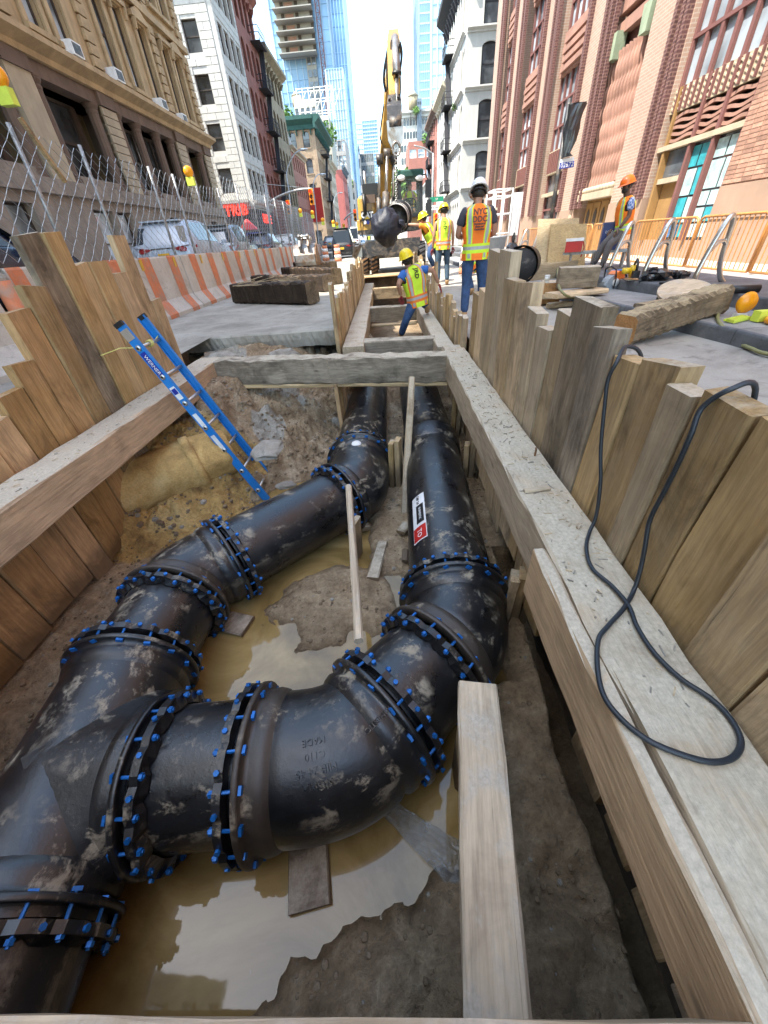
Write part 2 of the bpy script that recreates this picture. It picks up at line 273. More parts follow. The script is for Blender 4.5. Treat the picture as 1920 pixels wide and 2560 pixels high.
plain('clear_plastic', (0.42, 0.44, 0.44), 0.12, 0, 0.3, 12, 0.6, spec=1.0); MAT['clear_plastic'].node_tree.nodes['Principled BSDF'].inputs['Alpha'].default_value = 0.45
def glass(name, col=(0.03, 0.035, 0.04), rough=0.06, spec=0.9, var=0.0, vscale=(0.5, 0.5, 0.5)):
    m, nt, b = new_mat(name); v = coords(nt, vscale)
    c = ramp(nt, noise(nt, v, 1.2, 3), [(0.38, tuple(x * (1 - var) for x in col)), (0.62, tuple(min(1, x * (1 + 2 * var)) for x in col))]).outputs[0]
    h = nt.nodes.new('ShaderNodeHueSaturation'); nt.links.new(c, h.inputs['Color']); nt.links.new(objrand(nt, 0.5, 1.9), h.inputs['Value'])
    nt.links.new(h.outputs[0], b.inputs['Base Color']); b.inputs['Roughness'].default_value = rough; b.inputs['Specular IOR Level'].default_value = spec; MAT[name] = m
glass('pane', (0.045, 0.05, 0.055), var=0.4); glass('pane_pale', (0.26, 0.30, 0.33), var=0.5); glass('car_glass', (0.02, 0.025, 0.03), 0.08, 0.25); glass('tower_glass', (0.20, 0.34, 0.50), 0.2, 0.5, 0.15, (0.05, 0.05, 0.05))  # tower_glass: distance haze and sky reflection put into its base colour
glass('tower_pale', (0.38, 0.49, 0.58), 0.2, 0.5, 0.15, (0.04, 0.04, 0.04))  # paler tower colour, also carrying painted haze and reflected sky
def emit(name, col, s):
    m, nt, b = new_mat(name); b.inputs['Base Color'].default_value = (*col, 1); b.inputs['Emission Color'].default_value = (*col, 1); b.inputs['Emission Strength'].default_value = s; MAT[name] = m
emit('lit_red', (0.9, 0.03, 0.015), 0.5)
def masonry(name, c1, c2, mortar, bw, bh, rot='yz', off=0.5, msize=0.012, bmp=0.4, stain=0.25):
    """coursed brick or block pattern on a vertical wall; rot says which two axes of the wall carry it"""
    m, nt, b = new_mat(name)
    tc = nt.nodes.new('ShaderNodeTexCoord'); s = nt.nodes.new('ShaderNodeSeparateXYZ'); cb = nt.nodes.new('ShaderNodeCombineXYZ')
    nt.links.new(tc.outputs['Object'], s.inputs[0])
    ad = N(nt, 'ShaderNodeMath', operation='ADD'); nt.links.new(s.outputs['X'], ad.inputs[0]); nt.links.new(s.outputs['Y'], ad.inputs[1])
    nt.links.new(ad.outputs[0], cb.inputs['X']); nt.links.new(s.outputs['Z'], cb.inputs['Y'])
    br = nt.nodes.new('ShaderNodeTexBrick'); br.offset = off; br.inputs['Scale'].default_value = 1.0; br.inputs['Brick Width'].default_value = bw; br.inputs['Row Height'].default_value = bh
    br.inputs['Mortar Size'].default_value = msize; br.inputs['Color1'].default_value = (*c1, 1); br.inputs['Color2'].default_value = (*c2, 1); br.inputs['Mortar'].default_value = (*mortar, 1)
    nt.links.new(cb.outputs[0], br.inputs['Vector'])
    v = coords(nt, (1, 1, 1), 'Object', False); f = noise(nt, v, 0.7, 8, 0.7, 0.5)
    c = mixc(nt, stain, br.outputs['Color'], ramp(nt, f, [(0.3, 0.45), (0.65, 1.1)]).outputs[0], 'MULTIPLY')
    nt.links.new(c, b.inputs['Base Color']); b.inputs['Roughness'].default_value = 0.85
    bump(nt, b, br.outputs['Fac'], -bmp, 0.01); MAT[name] = m
masonry('brick_red', (0.30, 0.14, 0.10), (0.26, 0.12, 0.085), (0.42, 0.33, 0.26), 0.30, 0.085, msize=0.011)
masonry('brick_warm', (0.38, 0.255, 0.19), (0.34, 0.22, 0.16), (0.42, 0.34, 0.27), 0.30, 0.085, msize=0.012)
masonry('brick_dark', (0.075, 0.03, 0.028), (0.11, 0.042, 0.038), (0.19, 0.10, 0.08), 0.2, 0.085, msize=0.016)
masonry('far_brick', (0.36, 0.12, 0.085), (0.30, 0.10, 0.075), (0.35, 0.2, 0.15), 0.5, 0.16, msize=0.02)
def stone(name, col, var=0.25, streak=0.4, rough=0.85):
    m, nt, b = new_mat(name); v = coords(nt, (1, 1, 1), 'Object', False); vs = coords(nt, (1.2, 1.2, 0.18), 'Object', False)
    f = noise(nt, v, 1.4, 8, 0.66, 0.4); g = noise(nt, vs, 1.6, 7, 0.65, 0.6)
    c = ramp(nt, f, [(0.3, tuple(x * (1 - var) for x in col)), (0.7, tuple(min(1, x * (1 + var * 0.6)) for x in col))]).outputs[0]
    c = mixc(nt, streak, c, ramp(nt, g, [(0.36, 0.45), (0.6, 1.05)]).outputs[0], 'MULTIPLY')
    nt.links.new(c, b.inputs['Base Color']); b.inputs['Roughness'].default_value = rough; bump(nt, b, noise(nt, v, 14, 5), 0.2, 0.02); MAT[name] = m
stone('tan_stone', (0.46, 0.325, 0.175), 0.22, 0.35); stone('brown_stone', (0.17, 0.115, 0.085), 0.25, 0.4); stone('base_stone', (0.30, 0.245, 0.195)); stone('white_stone', (0.52, 0.51, 0.47), 0.08, 0.2)
stone('white_trim', (0.58, 0.565, 0.52), 0.06, 0.2); stone('red_stone', (0.25, 0.085, 0.06)); stone('ornate_stone', (0.30, 0.245, 0.155)); stone('brownstone2', (0.34, 0.235, 0.15)); stone('pink_granite', (0.33, 0.22, 0.155), 0.12, 0.15)
stone('terracotta', (0.34, 0.185, 0.135), 0.2, 0.3); stone('cream_trim', (0.44, 0.36, 0.25), 0.15, 0.3); stone('green_cornice', (0.025, 0.085, 0.07)); stone('ivory', (0.55, 0.48, 0.36)); stone('grey_stone', (0.42, 0.40, 0.38))
stone('window_red', (0.17, 0.07, 0.06), 0.1, 0.1); stone('dark_paint', (0.03, 0.03, 0.035), 0.2, 0.1); stone('green_bronze', (0.30, 0.36, 0.24), 0.3, 0.3); stone('cream_far', (0.42, 0.40, 0.34), 0.06, 0.1); stone('barn_red', (0.34, 0.10, 0.085), 0.1, 0.15)
stone('oak', (0.32, 0.18, 0.06), 0.2, 0.4); stone('low_red', (0.38, 0.17, 0.12)); stone('dark_window', (0.06, 0.045, 0.035), 0.1, 0.1); stone('tower_conc', (0.30, 0.28, 0.245), 0.1, 0.1); stone('slate', (0.14, 0.18, 0.22))
plain('leaf', (0.10, 0.20, 0.035), 0.6, 0, 0.3, 3, 0); plain('poster_teal', (0.03, 0.26, 0.30), 0.3, 0, 0.5, 2.5, 0); plain('poster_white', (0.36, 0.50, 0.50), 0.3, 0, 0.4, 5, 0); plain('poster_blue', (0.07, 0.16, 0.30), 0.3, 0, 0.7, 7, 0)
plain('sign_blue', (0.01, 0.03, 0.30), 0.4); plain('sign_green', (0.01, 0.22, 0.12), 0.4); plain('car_silver', (0.42, 0.46, 0.52), 0.35, 0.2, 0.03, 2, 0); plain('car_navy', (0.012, 0.02, 0.045), 0.15, 0.3, 0.05, 2, 0, spec=1.0); plain('car_grey', (0.28, 0.30, 0.32), 0.25, 0.5, 0.05, 2, 0); plain('car_red', (0.3, 0.02, 0.02), 0.3)
plain('plate_gold', (0.75, 0.42, 0.03), 0.4); plain('grime', (0.05, 0.045, 0.04), 0.8); plain('tan_fabric', (0.6, 0.55, 0.45), 0.8)
plain('brick_clay', (0.36, 0.20, 0.14), 0.85, 0, 0.25, 8, 0.3, rand=(0.75, 1.25))
def bin_check():
    m, nt, b = new_mat('check_shirt'); v = coords(nt, (1, 1, 1), 'Object', False)
    ch = N(nt, 'ShaderNodeTexChecker'); ch.inputs['Scale'].default_value = 28; ch.inputs['Color1'].default_value = (0.10, 0.17, 0.40, 1); ch.inputs['Color2'].default_value = (0.42, 0.47, 0.62, 1)
    nt.links.new(v, ch.inputs['Vector']); nt.links.new(ch.outputs[0], b.inputs['Base Color']); b.inputs['Roughness'].default_value = 0.85; MAT['check_shirt'] = m
bin_check()

# ------------------------------------------------------------------ mesh building
ORG = {}
class MB:
    def __init__(s): s.v = []; s.f = []; s.mi = []
    def add(s, vs, fs, mi=0):
        n = len(s.v); s.v += [tuple(v) for v in vs]; s.f += [tuple(i + n for i in f) for f in fs]; s.mi += [mi] * len(fs); return s
    def box(s, a, b, M=None, mi=0):
        x0, y0, z0 = a; x1, y1, z1 = b
        vs = [Vector(p) for p in ((x0, y0, z0), (x1, y0, z0), (x1, y1, z0), (x0, y1, z0), (x0, y0, z1), (x1, y0, z1), (x1, y1, z1), (x0, y1, z1))]
        if M is not None: vs = [M @ v for v in vs]
        return s.add(vs, [(3, 2, 1, 0), (4, 5, 6, 7), (0, 1, 5, 4), (1, 2, 6, 5), (2, 3, 7, 6), (3, 0, 4, 7)], mi)
    def bar(s, p0, p1, w, h, up=(0, 0, 1), mi=0):
        p0 = Vector(p0); p1 = Vector(p1); x = (p1 - p0).normalized(); u = Vector(up)
        if abs(x.dot(u)) > 0.98: u = Vector((1, 0, 0)) if abs(x.x) < 0.9 else Vector((0, 1, 0))
        y = u.cross(x).normalized(); z = x.cross(y)
        vs = [p + y * a * w / 2 + z * b * h / 2 for p in (p0, p1) for a, b in ((-1, -1), (1, -1), (1, 1), (-1, 1))]
        return s.add(vs, [(3, 2, 1, 0), (4, 5, 6, 7), (0, 1, 5, 4), (1, 2, 6, 5), (2, 3, 7, 6), (3, 0, 4, 7)], mi)
    def tube(s, pts, r, n=8, caps=True, mi=0, closed=False):
        pts = [Vector(p) for p in pts]; k = len(pts); rs = r if isinstance(r, (list, tuple)) else [r] * k
        vs = []; pv = None
        for i, p in enumerate(pts):
            d = (pts[min(i + 1, k - 1)] - pts[max(i - 1, 0)]); d = d.normalized() if d.length > 1e-9 else Vector((0, 0, 1))
            if pv is None:
                u = Vector((0, 0, 1)) if abs(d.z) < 0.9 else Vector((1, 0, 0)); pv = u.cross(d).normalized()
            pv = (pv - d * pv.dot(d)); pv = pv.normalized() if pv.length > 1e-6 else Vector((1, 0, 0)); q = d.cross(pv)
            for j in range(n):
                a = 2 * math.pi * j / n; vs.append(p + (pv * math.cos(a) + q * math.sin(a)) * rs[i])
        fs = [(i * n + j, i * n + (j + 1) % n, (i + 1) * n + (j + 1) % n, (i + 1) * n + j) for i in range(k - 1) for j in range(n)]
        if caps: fs += [tuple(range(n))[::-1], tuple((k - 1) * n + j for j in range(n))]
        return s.add(vs, fs, mi)
    def cyl(s, p0, p1, r, r2=None, n=12, caps=True, mi=0): return s.tube([p0, p1], [r, r if r2 is None else r2], n, caps, mi)
    def lathe(s, prof, M, n=24, mi=0, close=False):
        """profile of (radius, height) spun about the z axis of M"""
        vs = [M @ Vector((r * math.cos(2 * math.pi * j / n), r * math.sin(2 * math.pi * j / n), z)) for r, z in prof for j in range(n)]
        k = len(prof); fs = [(i * n + j, i * n + (j + 1) % n, (i + 1) * n + (j + 1) % n, (i + 1) * n + j) for i in range(k - 1) for j in range(n)]
        if close: fs += [((k - 1) * n + j, (k - 1) * n + (j + 1) % n, (j + 1) % n, j) for j in range(n)]
        return s.add(vs, fs, mi)
    def prism(s, poly, t0, t1, M=None, mi=0):
        """polygon in x,y extruded from z=t0 to t1, then moved by M"""
        M = M or Matrix.Identity(4); n = len(poly)
        vs = [M @ Vector((x, y, t0)) for x, y in poly] + [M @ Vector((x, y, t1)) for x, y in poly]
        return s.add(vs, [tuple(range(n))[::-1], tuple(range(n, 2 * n))] + [(i, (i + 1) % n, (i + 1) % n + n, i + n) for i in range(n)], mi)
    def ball(s, c, r, nu=10, nv=7, sq=(1, 1, 1), jit=0.0, rnd=None, mi=0):
        c = Vector(c); vs = []; rnd = rnd or R_
        for i in range(nv + 1):
            a = math.pi * i / nv
            for j in range(nu):
                b = 2 * math.pi * j / nu; k = r * (1 + (rnd.uniform(-jit, jit) if 0 < i < nv else 0))
                vs.append(c + Vector((math.sin(a) * math.cos(b) * k * sq[0], math.sin(a) * math.sin(b) * k * sq[1], math.cos(a) * k * sq[2])))
        return s.add(vs, [(i * nu + j, (i + 1) * nu + j, (i + 1) * nu + (j + 1) % nu, i * nu + (j + 1) % nu) for i in range(nv) for j in range(nu)], mi)
def org(p):
    while p is not None:
        if p.name in ORG: return ORG[p.name]
        p = p.parent
    return Vector((0, 0, 0))
def mesh(name, mb, mats, smooth=False):
    me = bpy.data.meshes.new(name); o = None
    me.from_pydata([tuple(v) for v in mb.v], [], mb.f)
    for mt in (mats if isinstance(mats, (list, tuple)) else [mats]): me.materials.append(MAT[mt] if isinstance(mt, str) else mt)
    if any(mb.mi): me.polygons.foreach_set('material_index', mb.mi)
    if smooth: me.polygons.foreach_set('use_smooth', [True] * len(me.polygons))
    me.update(); return me
def tag(o, label=None, cat=None, group=None, kind=None):
    if label: o['label'] = label
    if cat: o['category'] = cat
    if group: o['group'] = group
    if kind: o['kind'] = kind
    return o
def part(name, mb, mats, parent=None, smooth=False, **kw):
    off = org(parent) if parent is not None else Vector((0, 0, 0))
    if off.length > 0: mb.v = [(v[0] - off.x, v[1] - off.y, v[2] - off.z) for v in mb.v]
    o = bpy.data.objects.new(name, mesh(name, mb, mats, smooth)); COL.objects.link(o)
    if parent is not None: o.parent = parent
    return tag(o, **kw)
def thing(name, label, cat, loc=(0, 0, 0), group=None, rotz=0.0, world=True):
    o = bpy.data.objects.new(name, None); COL.objects.link(o); o.location = loc; o.rotation_euler = (0, 0, rotz); o.empty_display_size = 0.1
    ORG[o.name] = Vector(loc) if world else Vector((0, 0, 0))
    return tag(o, label, cat, group)
def inst(name, me, M, parent=None, **kw):
    o = bpy.data.objects.new(name, me); COL.objects.link(o)
    if parent is not None:
        o.parent = parent; M = Matrix.Translation(-org(parent)) @ M
    o.matrix_local = M; return tag(o, **kw)
def copy_tree(o, parent=None):
    c = o.copy(); COL.objects.link(c); c.parent = parent
    for ch in list(o.children): copy_tree(ch, c)
    return c
def frame(x, y, z, p):
    return Matrix(((x[0], y[0], z[0], p[0]), (x[1], y[1], z[1], p[1]), (x[2], y[2], z[2], p[2]), (0, 0, 0, 1)))
def board_mesh(L, w, t, seed=0, jag=0.004, seg=0, cham=0.006, endcut=0.0, mats='pine', endmat=None, rough=0.0):
    """a sawn board from x=0 to L with slightly worn arrises; rough>0 makes an old uneven timber"""
    rd = random.Random(seed); seg = seg or max(1, int(L / 0.5)); vs = []
    c = cham; prof = [(-w / 2 + c, -t / 2), (w / 2 - c, -t / 2), (w / 2, -t / 2 + c), (w / 2, t / 2 - c), (w / 2 - c, t / 2), (-w / 2 + c, t / 2), (-w / 2, t / 2 - c), (-w / 2, -t / 2 + c)]
    n = 8
    for i in range(seg + 1):
        x = L * i / seg
        for (a, b) in prof:
            j = jag + rough * (0.5 if i in (0, seg) else 1)
            xx = x
            if i == seg: xx += endcut * a / w
            vs.append((xx + (rd.uniform(-1, 1) * rough * 0.8 if i in (0, seg) else 0), a + rd.uniform(-j, j), b + rd.uniform(-j, j)))
    fs = [(i * n + j, i * n + (j + 1) % n, (i + 1) * n + (j + 1) % n, (i + 1) * n + j) for i in range(seg) for j in range(n)]
    mb = MB().add(vs, fs); e = 1 if endmat else 0
    mb.add([vs[j] for j in range(n)], [tuple(range(n))[::-1]], e); mb.add([vs[seg * n + j] for j in range(n)], [tuple(range(n))], e)
    return mesh('timber', mb, [mats, endmat] if endmat else mats)
def board(name, p0, p1, w, t, mat='pine', parent=None, side=None, seed=None, **kw):
    """board whose centre line runs p0 -> p1; side = direction of its width w"""
    tags = {k: kw.pop(k) for k in ('label', 'cat', 'group', 'kind') if k in kw}
    p0 = Vector(p0); p1 = Vector(p1); x = (p1 - p0); L = x.length; x.normalize()
    s = Vector(side) if side else (Vector((0, 0, 1)).cross(x) if abs(x.z) < 0.9 else Vector((0, 1, 0)))
    y = (s - x * s.dot(x)).normalized(); z = x.cross(y)
    me = board_mesh(L, w, t, seed if seed is not None else R_.randrange(9999), mats=mat, **kw)
    return inst(name, me, frame(x, y, z, p0), parent, **tags)
def text_mesh(s, size, depth, mat, bold=0.0, align='CENTER'):
    c = bpy.data.curves.new('lettering', 'FONT'); c.body = s; c.size = size; c.extrude = depth; c.offset = bold; c.align_x = align; c.align_y = 'CENTER'; c.resolution_u = 2
    o = bpy.data.objects.new('lettering', c); COL.objects.link(o)
    dg = bpy.context.evaluated_depsgraph_get(); dg.update()
    me = bpy.data.meshes.new_from_object(o.evaluated_get(dg)); bpy.data.objects.remove(o); me.materials.clear(); me.materials.append(MAT[mat]); return me
def text(name, s, size, M, mat, parent, depth=0.004, bold=0.0, **kw): return inst(name, text_mesh(s, size, depth, mat, bold), M, parent, **kw)
# smooth value noise for modelled ground
def vnoise(x, y, seed=0):
    xi = np.floor(x).astype(int); yi = np.floor(y).astype(int); xf = x - xi; yf = y - yi
    def h(a, b):
        n = (a * 374761393 + b * 668265263 + seed * 1442695041) & 0xffffffff; n = ((n ^ (n >> 13)) * 1274126177) & 0xffffffff
        return ((n ^ (n >> 16)) & 0xffff) / 65535.0
    u = xf * xf * (3 - 2 * xf); v = yf * yf * (3 - 2 * yf)
    return (h(xi, yi) * (1 - u) + h(xi + 1, yi) * u) * (1 - v) + (h(xi, yi + 1) * (1 - u) + h(xi + 1, yi + 1) * u) * v - 0.5
def fbm(x, y, f, o=5, seed=0, g=0.5):
    a = 1.0; t = 0
    for i in range(o): t = t + a * vnoise(x * f, y * f, seed + i); a *= g; f *= 2.03
    return t
def sheet(name, xs, ys, zf, mat, keep=None, parent=None, smooth=True, **kw):
    X, Y = np.meshgrid(xs, ys); Z = zf(X, Y); nx = len(xs); mb = MB()
    mb.v = list(zip(X.ravel().tolist(), Y.ravel().tolist(), Z.ravel().tolist()))
    fs = []
    K = keep(X, Y) if keep is not None else None
    for j in range(len(ys) - 1):
        for i in range(nx - 1):
            if K is None or K[j, i]: fs.append((j * nx + i, j * nx + i + 1, (j + 1) * nx + i + 1, (j + 1) * nx + i))
    mb.f = fs; mb.mi = [0] * len(fs)
    return part(name, mb, mat, parent, smooth, **kw)
# ================================================================== THE SETTING: ground, trench
ZW = -1.40     # water level
def road_z(X, Y): return np.zeros_like(X) + 0.006 * fbm(X, Y, 0.9, 3, 5)
sheet('road', np.linspace(-5.5, -3.02, 8), np.linspace(-20, 6.72, 20), lambda X, Y: X * 0, 'road_concrete', kind='structure')
sheet('road', np.concatenate([[-5.5, -5.49], np.linspace(-5.4, -60, 12)])[::-1].copy() if False else np.linspace(-60, -5.4, 14), np.linspace(-20, 420, 70), lambda X, Y: X * 0 + 0.40, 'asphalt', kind='structure')
mb = MB().box((-5.42, -20, -0.1), (-5.39, 420, 0.396)); part('kerb', mb, 'kerb_top', None, kind='structure')
# concrete slab of the street with its broken, undermined edge
EX = np.concatenate([np.linspace(-5.5, -4.9, 5)[:-1], np.linspace(-4.9, -0.86, 90)])
def slab():
    mb = MB(); e = 6.68 + 0.05 * fbm(EX, EX * 0, 2.5, 4, 3) + np.where(EX < -2.9, 0.0, 0.0); n = len(EX)
    z1 = -0.24 + 0.03 * fbm(EX, EX * 0 + 3, 4, 3, 9)
    for i, x in enumerate(EX):
        mb.v += [(x, 40.0, 0.004), (x, e[i] + 0.03, 0.004), (x, e[i], -0.02), (x, e[i] + 0.02 * R_.uniform(-1, 1), -0.12), (x, e[i] + 0.03, z1[i]), (x, e[i] + 2.0, z1[i])]
    for i in range(n - 1):
        for k in range(5): mb.f.append((i * 6 + k, i * 6 + k + 1, (i + 1) * 6 + k + 1, (i + 1) * 6 + k))
    mb.mi = [0] * len(mb.f)
    o = part('road_slab', mb, ['road_concrete'], None, kind='structure')
slab()
sheet('road', np.linspace(-5.45, 3.3, 14), np.linspace(40.0, 420, 60), lambda X, Y: X * 0, 'asphalt', kind='structure')
sheet('road', np.linspace(-0.87, 1.1, 4), np.linspace(17.2, 40.0, 20), lambda X, Y: X * 0, 'road_concrete', kind='structure')
sheet('road', np.linspace(1.04, 3.75, 10), np.linspace(-20, 420, 90), lambda X, Y: X * 0 - 0.002, 'side_concrete', kind='structure')
sheet('ground', np.linspace(-900, 900, 10), np.linspace(-200, 2500, 10), lambda X, Y: X * 0 - 3.2, 'asphalt', kind='structure')
sheet('ground', np.array([-900, -59.9]), np.linspace(-20, 900, 10), lambda X, Y: X * 0 - 0.03, 'asphalt', kind='structure')
sheet('ground', np.linspace(3.3, 900, 8), np.linspace(36, 900, 10), lambda X, Y: X * 0 - 0.03, 'asphalt', kind='structure')
# kerbs and raised granite strip on the right
KX = [(3.70, -6), (3.66, 0), (3.62, 3.8), (3.24, 7.2), (3.05, 12), (3.0, 20), (3.0, 40)]
SX = [(4.60, -6), (4.52, 0), (4.47, 5.0), (3.98, 8.2), (3.78, 12), (3.75, 20), (3.75, 40)]
def ix(P, y):
    for (a, b), (c, d) in zip(P, P[1:]):
        if y <= d: return a + (c - a) * (y - b) / (d - b)
    return P[-1][0]
def kerb_strip(name, PA, xB, zl, zh, mat, joint=1.8, r=0.03):
    """kerb stones laid end to end, each with a rounded front arris"""
    t = thing(name, {'kerb': 'dark granite kerb stones along the edge of the right pavement', 'granite_step': 'second raised course of dark granite under the steel bike racks'}[name], name.replace('_', ' '))
    y = -3.0
    while y < 24:
        y2 = y + joint; xa, xb = ix(PA, y), ix(PA, y2); mb = MB(); prof = [(0, zl), (0.004, zh - r), (0.01, zh - r * 0.35), (r * 0.6, zh - 0.004), (r + 0.01, zh)]
        for (yy, x0) in ((y + 0.004, xa), (y2 - 0.004, xb)):
            for dx, z in prof: mb.v.append((x0 + dx, yy, z))
            mb.v.append((xB(yy), yy, zh)); mb.v.append((xB(yy), yy, zl))
        mb.f = [(i, i + 7, i + 8, i + 1) for i in range(6)] + [tuple(range(7)), tuple(range(13, 6, -1))]; mb.f = [f[::-1] for f in mb.f]; mb.mi = [1 if i == 4 else 0 for i in range(6)] + [0, 0]
        part('stone', mb, [mat, 'kerb_top' if name == 'kerb' else mat], t); y = y2
kerb_strip('kerb', KX, lambda y: ix(SX, y) - 0.003, -0.1, 0.15, 'granite')
kerb_strip('granite_step', SX, lambda y: 5.5, 0.0, 0.30, 'granite', 2.4, 0.02)
def sw(X, Y): return np.where(X < 5.6, 0.296, 0.296 - 0.18 * (X - 5.5) / 3.2)
sheet('sidewalk', np.linspace(5.5, 9.6, 8), np.linspace(-20, 38, 60), sw, 'sidewalk', kind='structure')
sheet('sidewalk', np.linspace(-12.98, -9.4, 4), np.linspace(-20, 400, 60), lambda X, Y: X * 0 + 0.54, 'sidewalk', kind='structure')
mb = MB().box((-9.4, -20, -0.1), (-9.22, 400, 0.545)); part('kerb', mb, 'kerb_top', None, kind='structure')
# trench floor: mud, islands standing out of the water, bank climbing to the broken slab
def seg_d(X, Y, a, b):
    dx, dy = b[0] - a[0], b[1] - a[1]; L = math.hypot(dx, dy); return ((X - a[0]) * -dy + (Y - a[1]) * dx) / L   # + on the left of a->b
def sm(t): t = np.clip(t, 0, 1); return t * t * (3 - 2 * t)
def floor_z(X, Y):
    n = fbm(X, Y, 2.2, 5, 1); nf = fbm(X, Y, 11, 4, 2)
    z = np.full_like(X, ZW - 0.05)
    isl = 1 - ((X + 0.60 + 0.16 * n) / 0.56) ** 2 - ((Y - 2.05 + 0.20 * n) / 0.56) ** 2
    z = np.maximum(z, ZW - 0.05 + 0.115 * sm(isl * 0.8 + 0.38 + 0.5 * n) + 0.02 * nf * (isl > -0.3))
    near = -seg_d(X, Y, (-1.0, -0.02), (0.20, 0.46))
    z = np.maximum(z, ZW - 0.04 + 0.16 * sm((near + 0.10 * n + 0.08) / 0.4) + 0.035 * n + 0.022 * nf)
    right = (X - 0.30 - 0.05 * (Y - 0.6) + 0.12 * n)
    right = np.where(Y > 1.3, X - 0.62 + 0.08 * n, right)
    z = np.maximum(z, np.where(right > -0.1, ZW - 0.04 + 0.16 * sm((right + 0.05) / 0.3) + 0.04 * n + 0.025 * nf, -9))
    mid = np.minimum((X + 0.32 + 0.1 * n) / 0.2, (Y - 2.35 + 0.2 * n) / 0.3)
    z = np.maximum(z, ZW - 0.05 + 0.09 * sm(mid + 0.5) + 0.03 * nf)
    left = (-2.0 - X + 0.10 * n) / 0.3
    z = np.maximum(z, ZW - 0.04 + 0.14 * sm(left) + 0.03 * nf)
    bd = np.minimum(seg_d(X, Y, (-3.0, 2.55), (-1.35, 3.55)), 99)
    bd2 = seg_d(X, Y, (-1.35, 3.55), (-0.45, 5.3))
    d = np.where(X < -1.35, bd, np.minimum(bd, bd2)); d = np.maximum(np.minimum(bd, bd2), -1)
    bank = ZW + 0.02 + 0.62 * d + 0.26 * n * np.clip(d * 2, 0, 1) + 0.26 * np.abs(fbm(X, Y, 5, 5, 8)) * np.clip(d * 2, 0, 1) + 0.05 * nf
    bank = np.minimum(bank, -0.30 + 0.12 * n + 0.10 * np.clip(Y - 5.6, 0, 1))
    bank = bank - 0.42 * np.exp(-(((X + 1.45) / 0.42) ** 2 + ((Y - 3.85) / 0.42) ** 2))
    z = np.where(d > 0, np.maximum(z, bank), z)
    z = np.where((X > 0.85 + 0.03 * n) & (Y < 2.6), z - 0.45 * sm((X - 0.85 - 0.03 * n) / 0.07), z)
    # dry crumbs
    return z
xs = np.arange(-3.06, 1.13, 0.016); ys = np.concatenate([np.arange(-0.35, 3.2, 0.016), np.arange(3.2, 8.31, 0.026)])
def floor_fine(X, Y):
    z = floor_z(X, Y); k = np.clip((z - ZW - 0.01) / 0.04, 0, 1)
    return z + k * (0.030 * fbm(X, Y, 13, 4, 61) + 0.07 * np.clip(fbm(X, Y, 6, 4, 62) - 0.12, 0, 1) - 0.05 * np.clip(fbm(X, Y, 4, 2, 66) - 0.3, 0, 1))
fl = sheet('trench_floor', xs, ys, floor_fine, 'trench_soil', kind='structure')
XC, YC = np.meshgrid(xs, ys); d1 = seg_d(XC, YC, (-3.0, 2.55), (-1.35, 3.55)); d2 = seg_d(XC, YC, (-1.35, 3.55), (-0.45, 5.3)); dd = np.minimum(d1, d2) + 0.2 * fbm(XC, YC, 3, 4, 21)
dry = sm(0.5 + (dd - 0.1) * 2.0); sand = sm(0.5 + np.minimum(np.minimum(dd * 2.5, (-1.85 - XC + 0.5 * fbm(XC, YC, 2, 4, 4)) * 2), (4.35 - YC) * 1.5))
rub = sm(0.5 + 1.4 * np.maximum(np.minimum(dd - 0.3, np.minimum((YC - 5.4) * 1.2, fbm(XC, YC, 1.6, 3, 33) * 3)), 1.0 - (XC + 1.72) ** 2 / 0.20 ** 2 - (YC - 4.75) ** 2 / 0.34 ** 2))
for nm_, arr in (('dry', dry), ('sand', sand), ('rubble', rub)):
    at_ = fl.data.attributes.new(nm_, 'FLOAT', 'POINT'); at_.data.foreach_set('value', arr.ravel().astype(np.float32))
mb = MB(); mb.add([(-3.1, -0.4, ZW), (0.72, -0.4, ZW), (0.72, 5.5, ZW), (-3.1, 5.5, ZW)], [(0, 1, 2, 3)]); part('water', mb, 'water', None, kind='structure')
# soil faces of the excavation
mb = MB()
def wallsheet(name, P, z0, z1, mat, bump_=0.06, seed=0):
    mb = MB(); pts = []
    for (a, b) in zip(P, P[1:]):
        L = math.hypot(b[0] - a[0], b[1] - a[1]); n = max(1, int(L / 0.12))
        for i in range(n): pts.append((a[0] + (b[0] - a[0]) * i / n, a[1] + (b[1] - a[1]) * i / n, (b[1] - a[1]) / L, -(b[0] - a[0]) / L))
    pts.append((*P[-1], *pts[-1][2:])); nz = 14; rd = random.Random(seed)
    for i, (x, y, nx_, ny_) in enumerate(pts):
        for k in range(nz + 1):
            z = z0 + (z1 - z0) * k / nz; j = float(fbm(np.array([x + y]), np.array([z]), 2.5, 4, seed)[0]) * bump_ * 2 * (0 if k == nz else 1)
            mb.v.append((x + nx_ * j, y + ny_ * j, z))
    for i in range(len(pts) - 1):
        for k in range(nz): mb.f.append((i * (nz + 1) + k, (i + 1) * (nz + 1) + k, (i + 1) * (nz + 1) + k + 1, i * (nz + 1) + k + 1))
    mb.mi = [0] * len(mb.f); return part(name, mb, mat, None, True, kind='structure')
wallsheet('soil_wall', [(1.12, -0.5), (1.12, 17.3)], -1.95, -0.004, 'dark_soil', 0.03, 1)
wallsheet('soil_wall', [(-3.06, -0.5), (-3.06, 5.4), (-3.2, 6.1), (-3.9, 6.9)], -1.6, 0.0, 'dark_soil', 0.03, 2)
wallsheet('soil_wall', [(-3.9, 7.4), (-2.4, 7.3), (-0.88, 7.7)], -1.5, -0.2, 'bank_soil', 0.12, 3)
wallsheet('soil_wall', [(-0.95, 7.0), (-0.95, 17.3), (1.12, 17.3)], -1.6, -0.004, 'dark_soil', 0.03, 4)
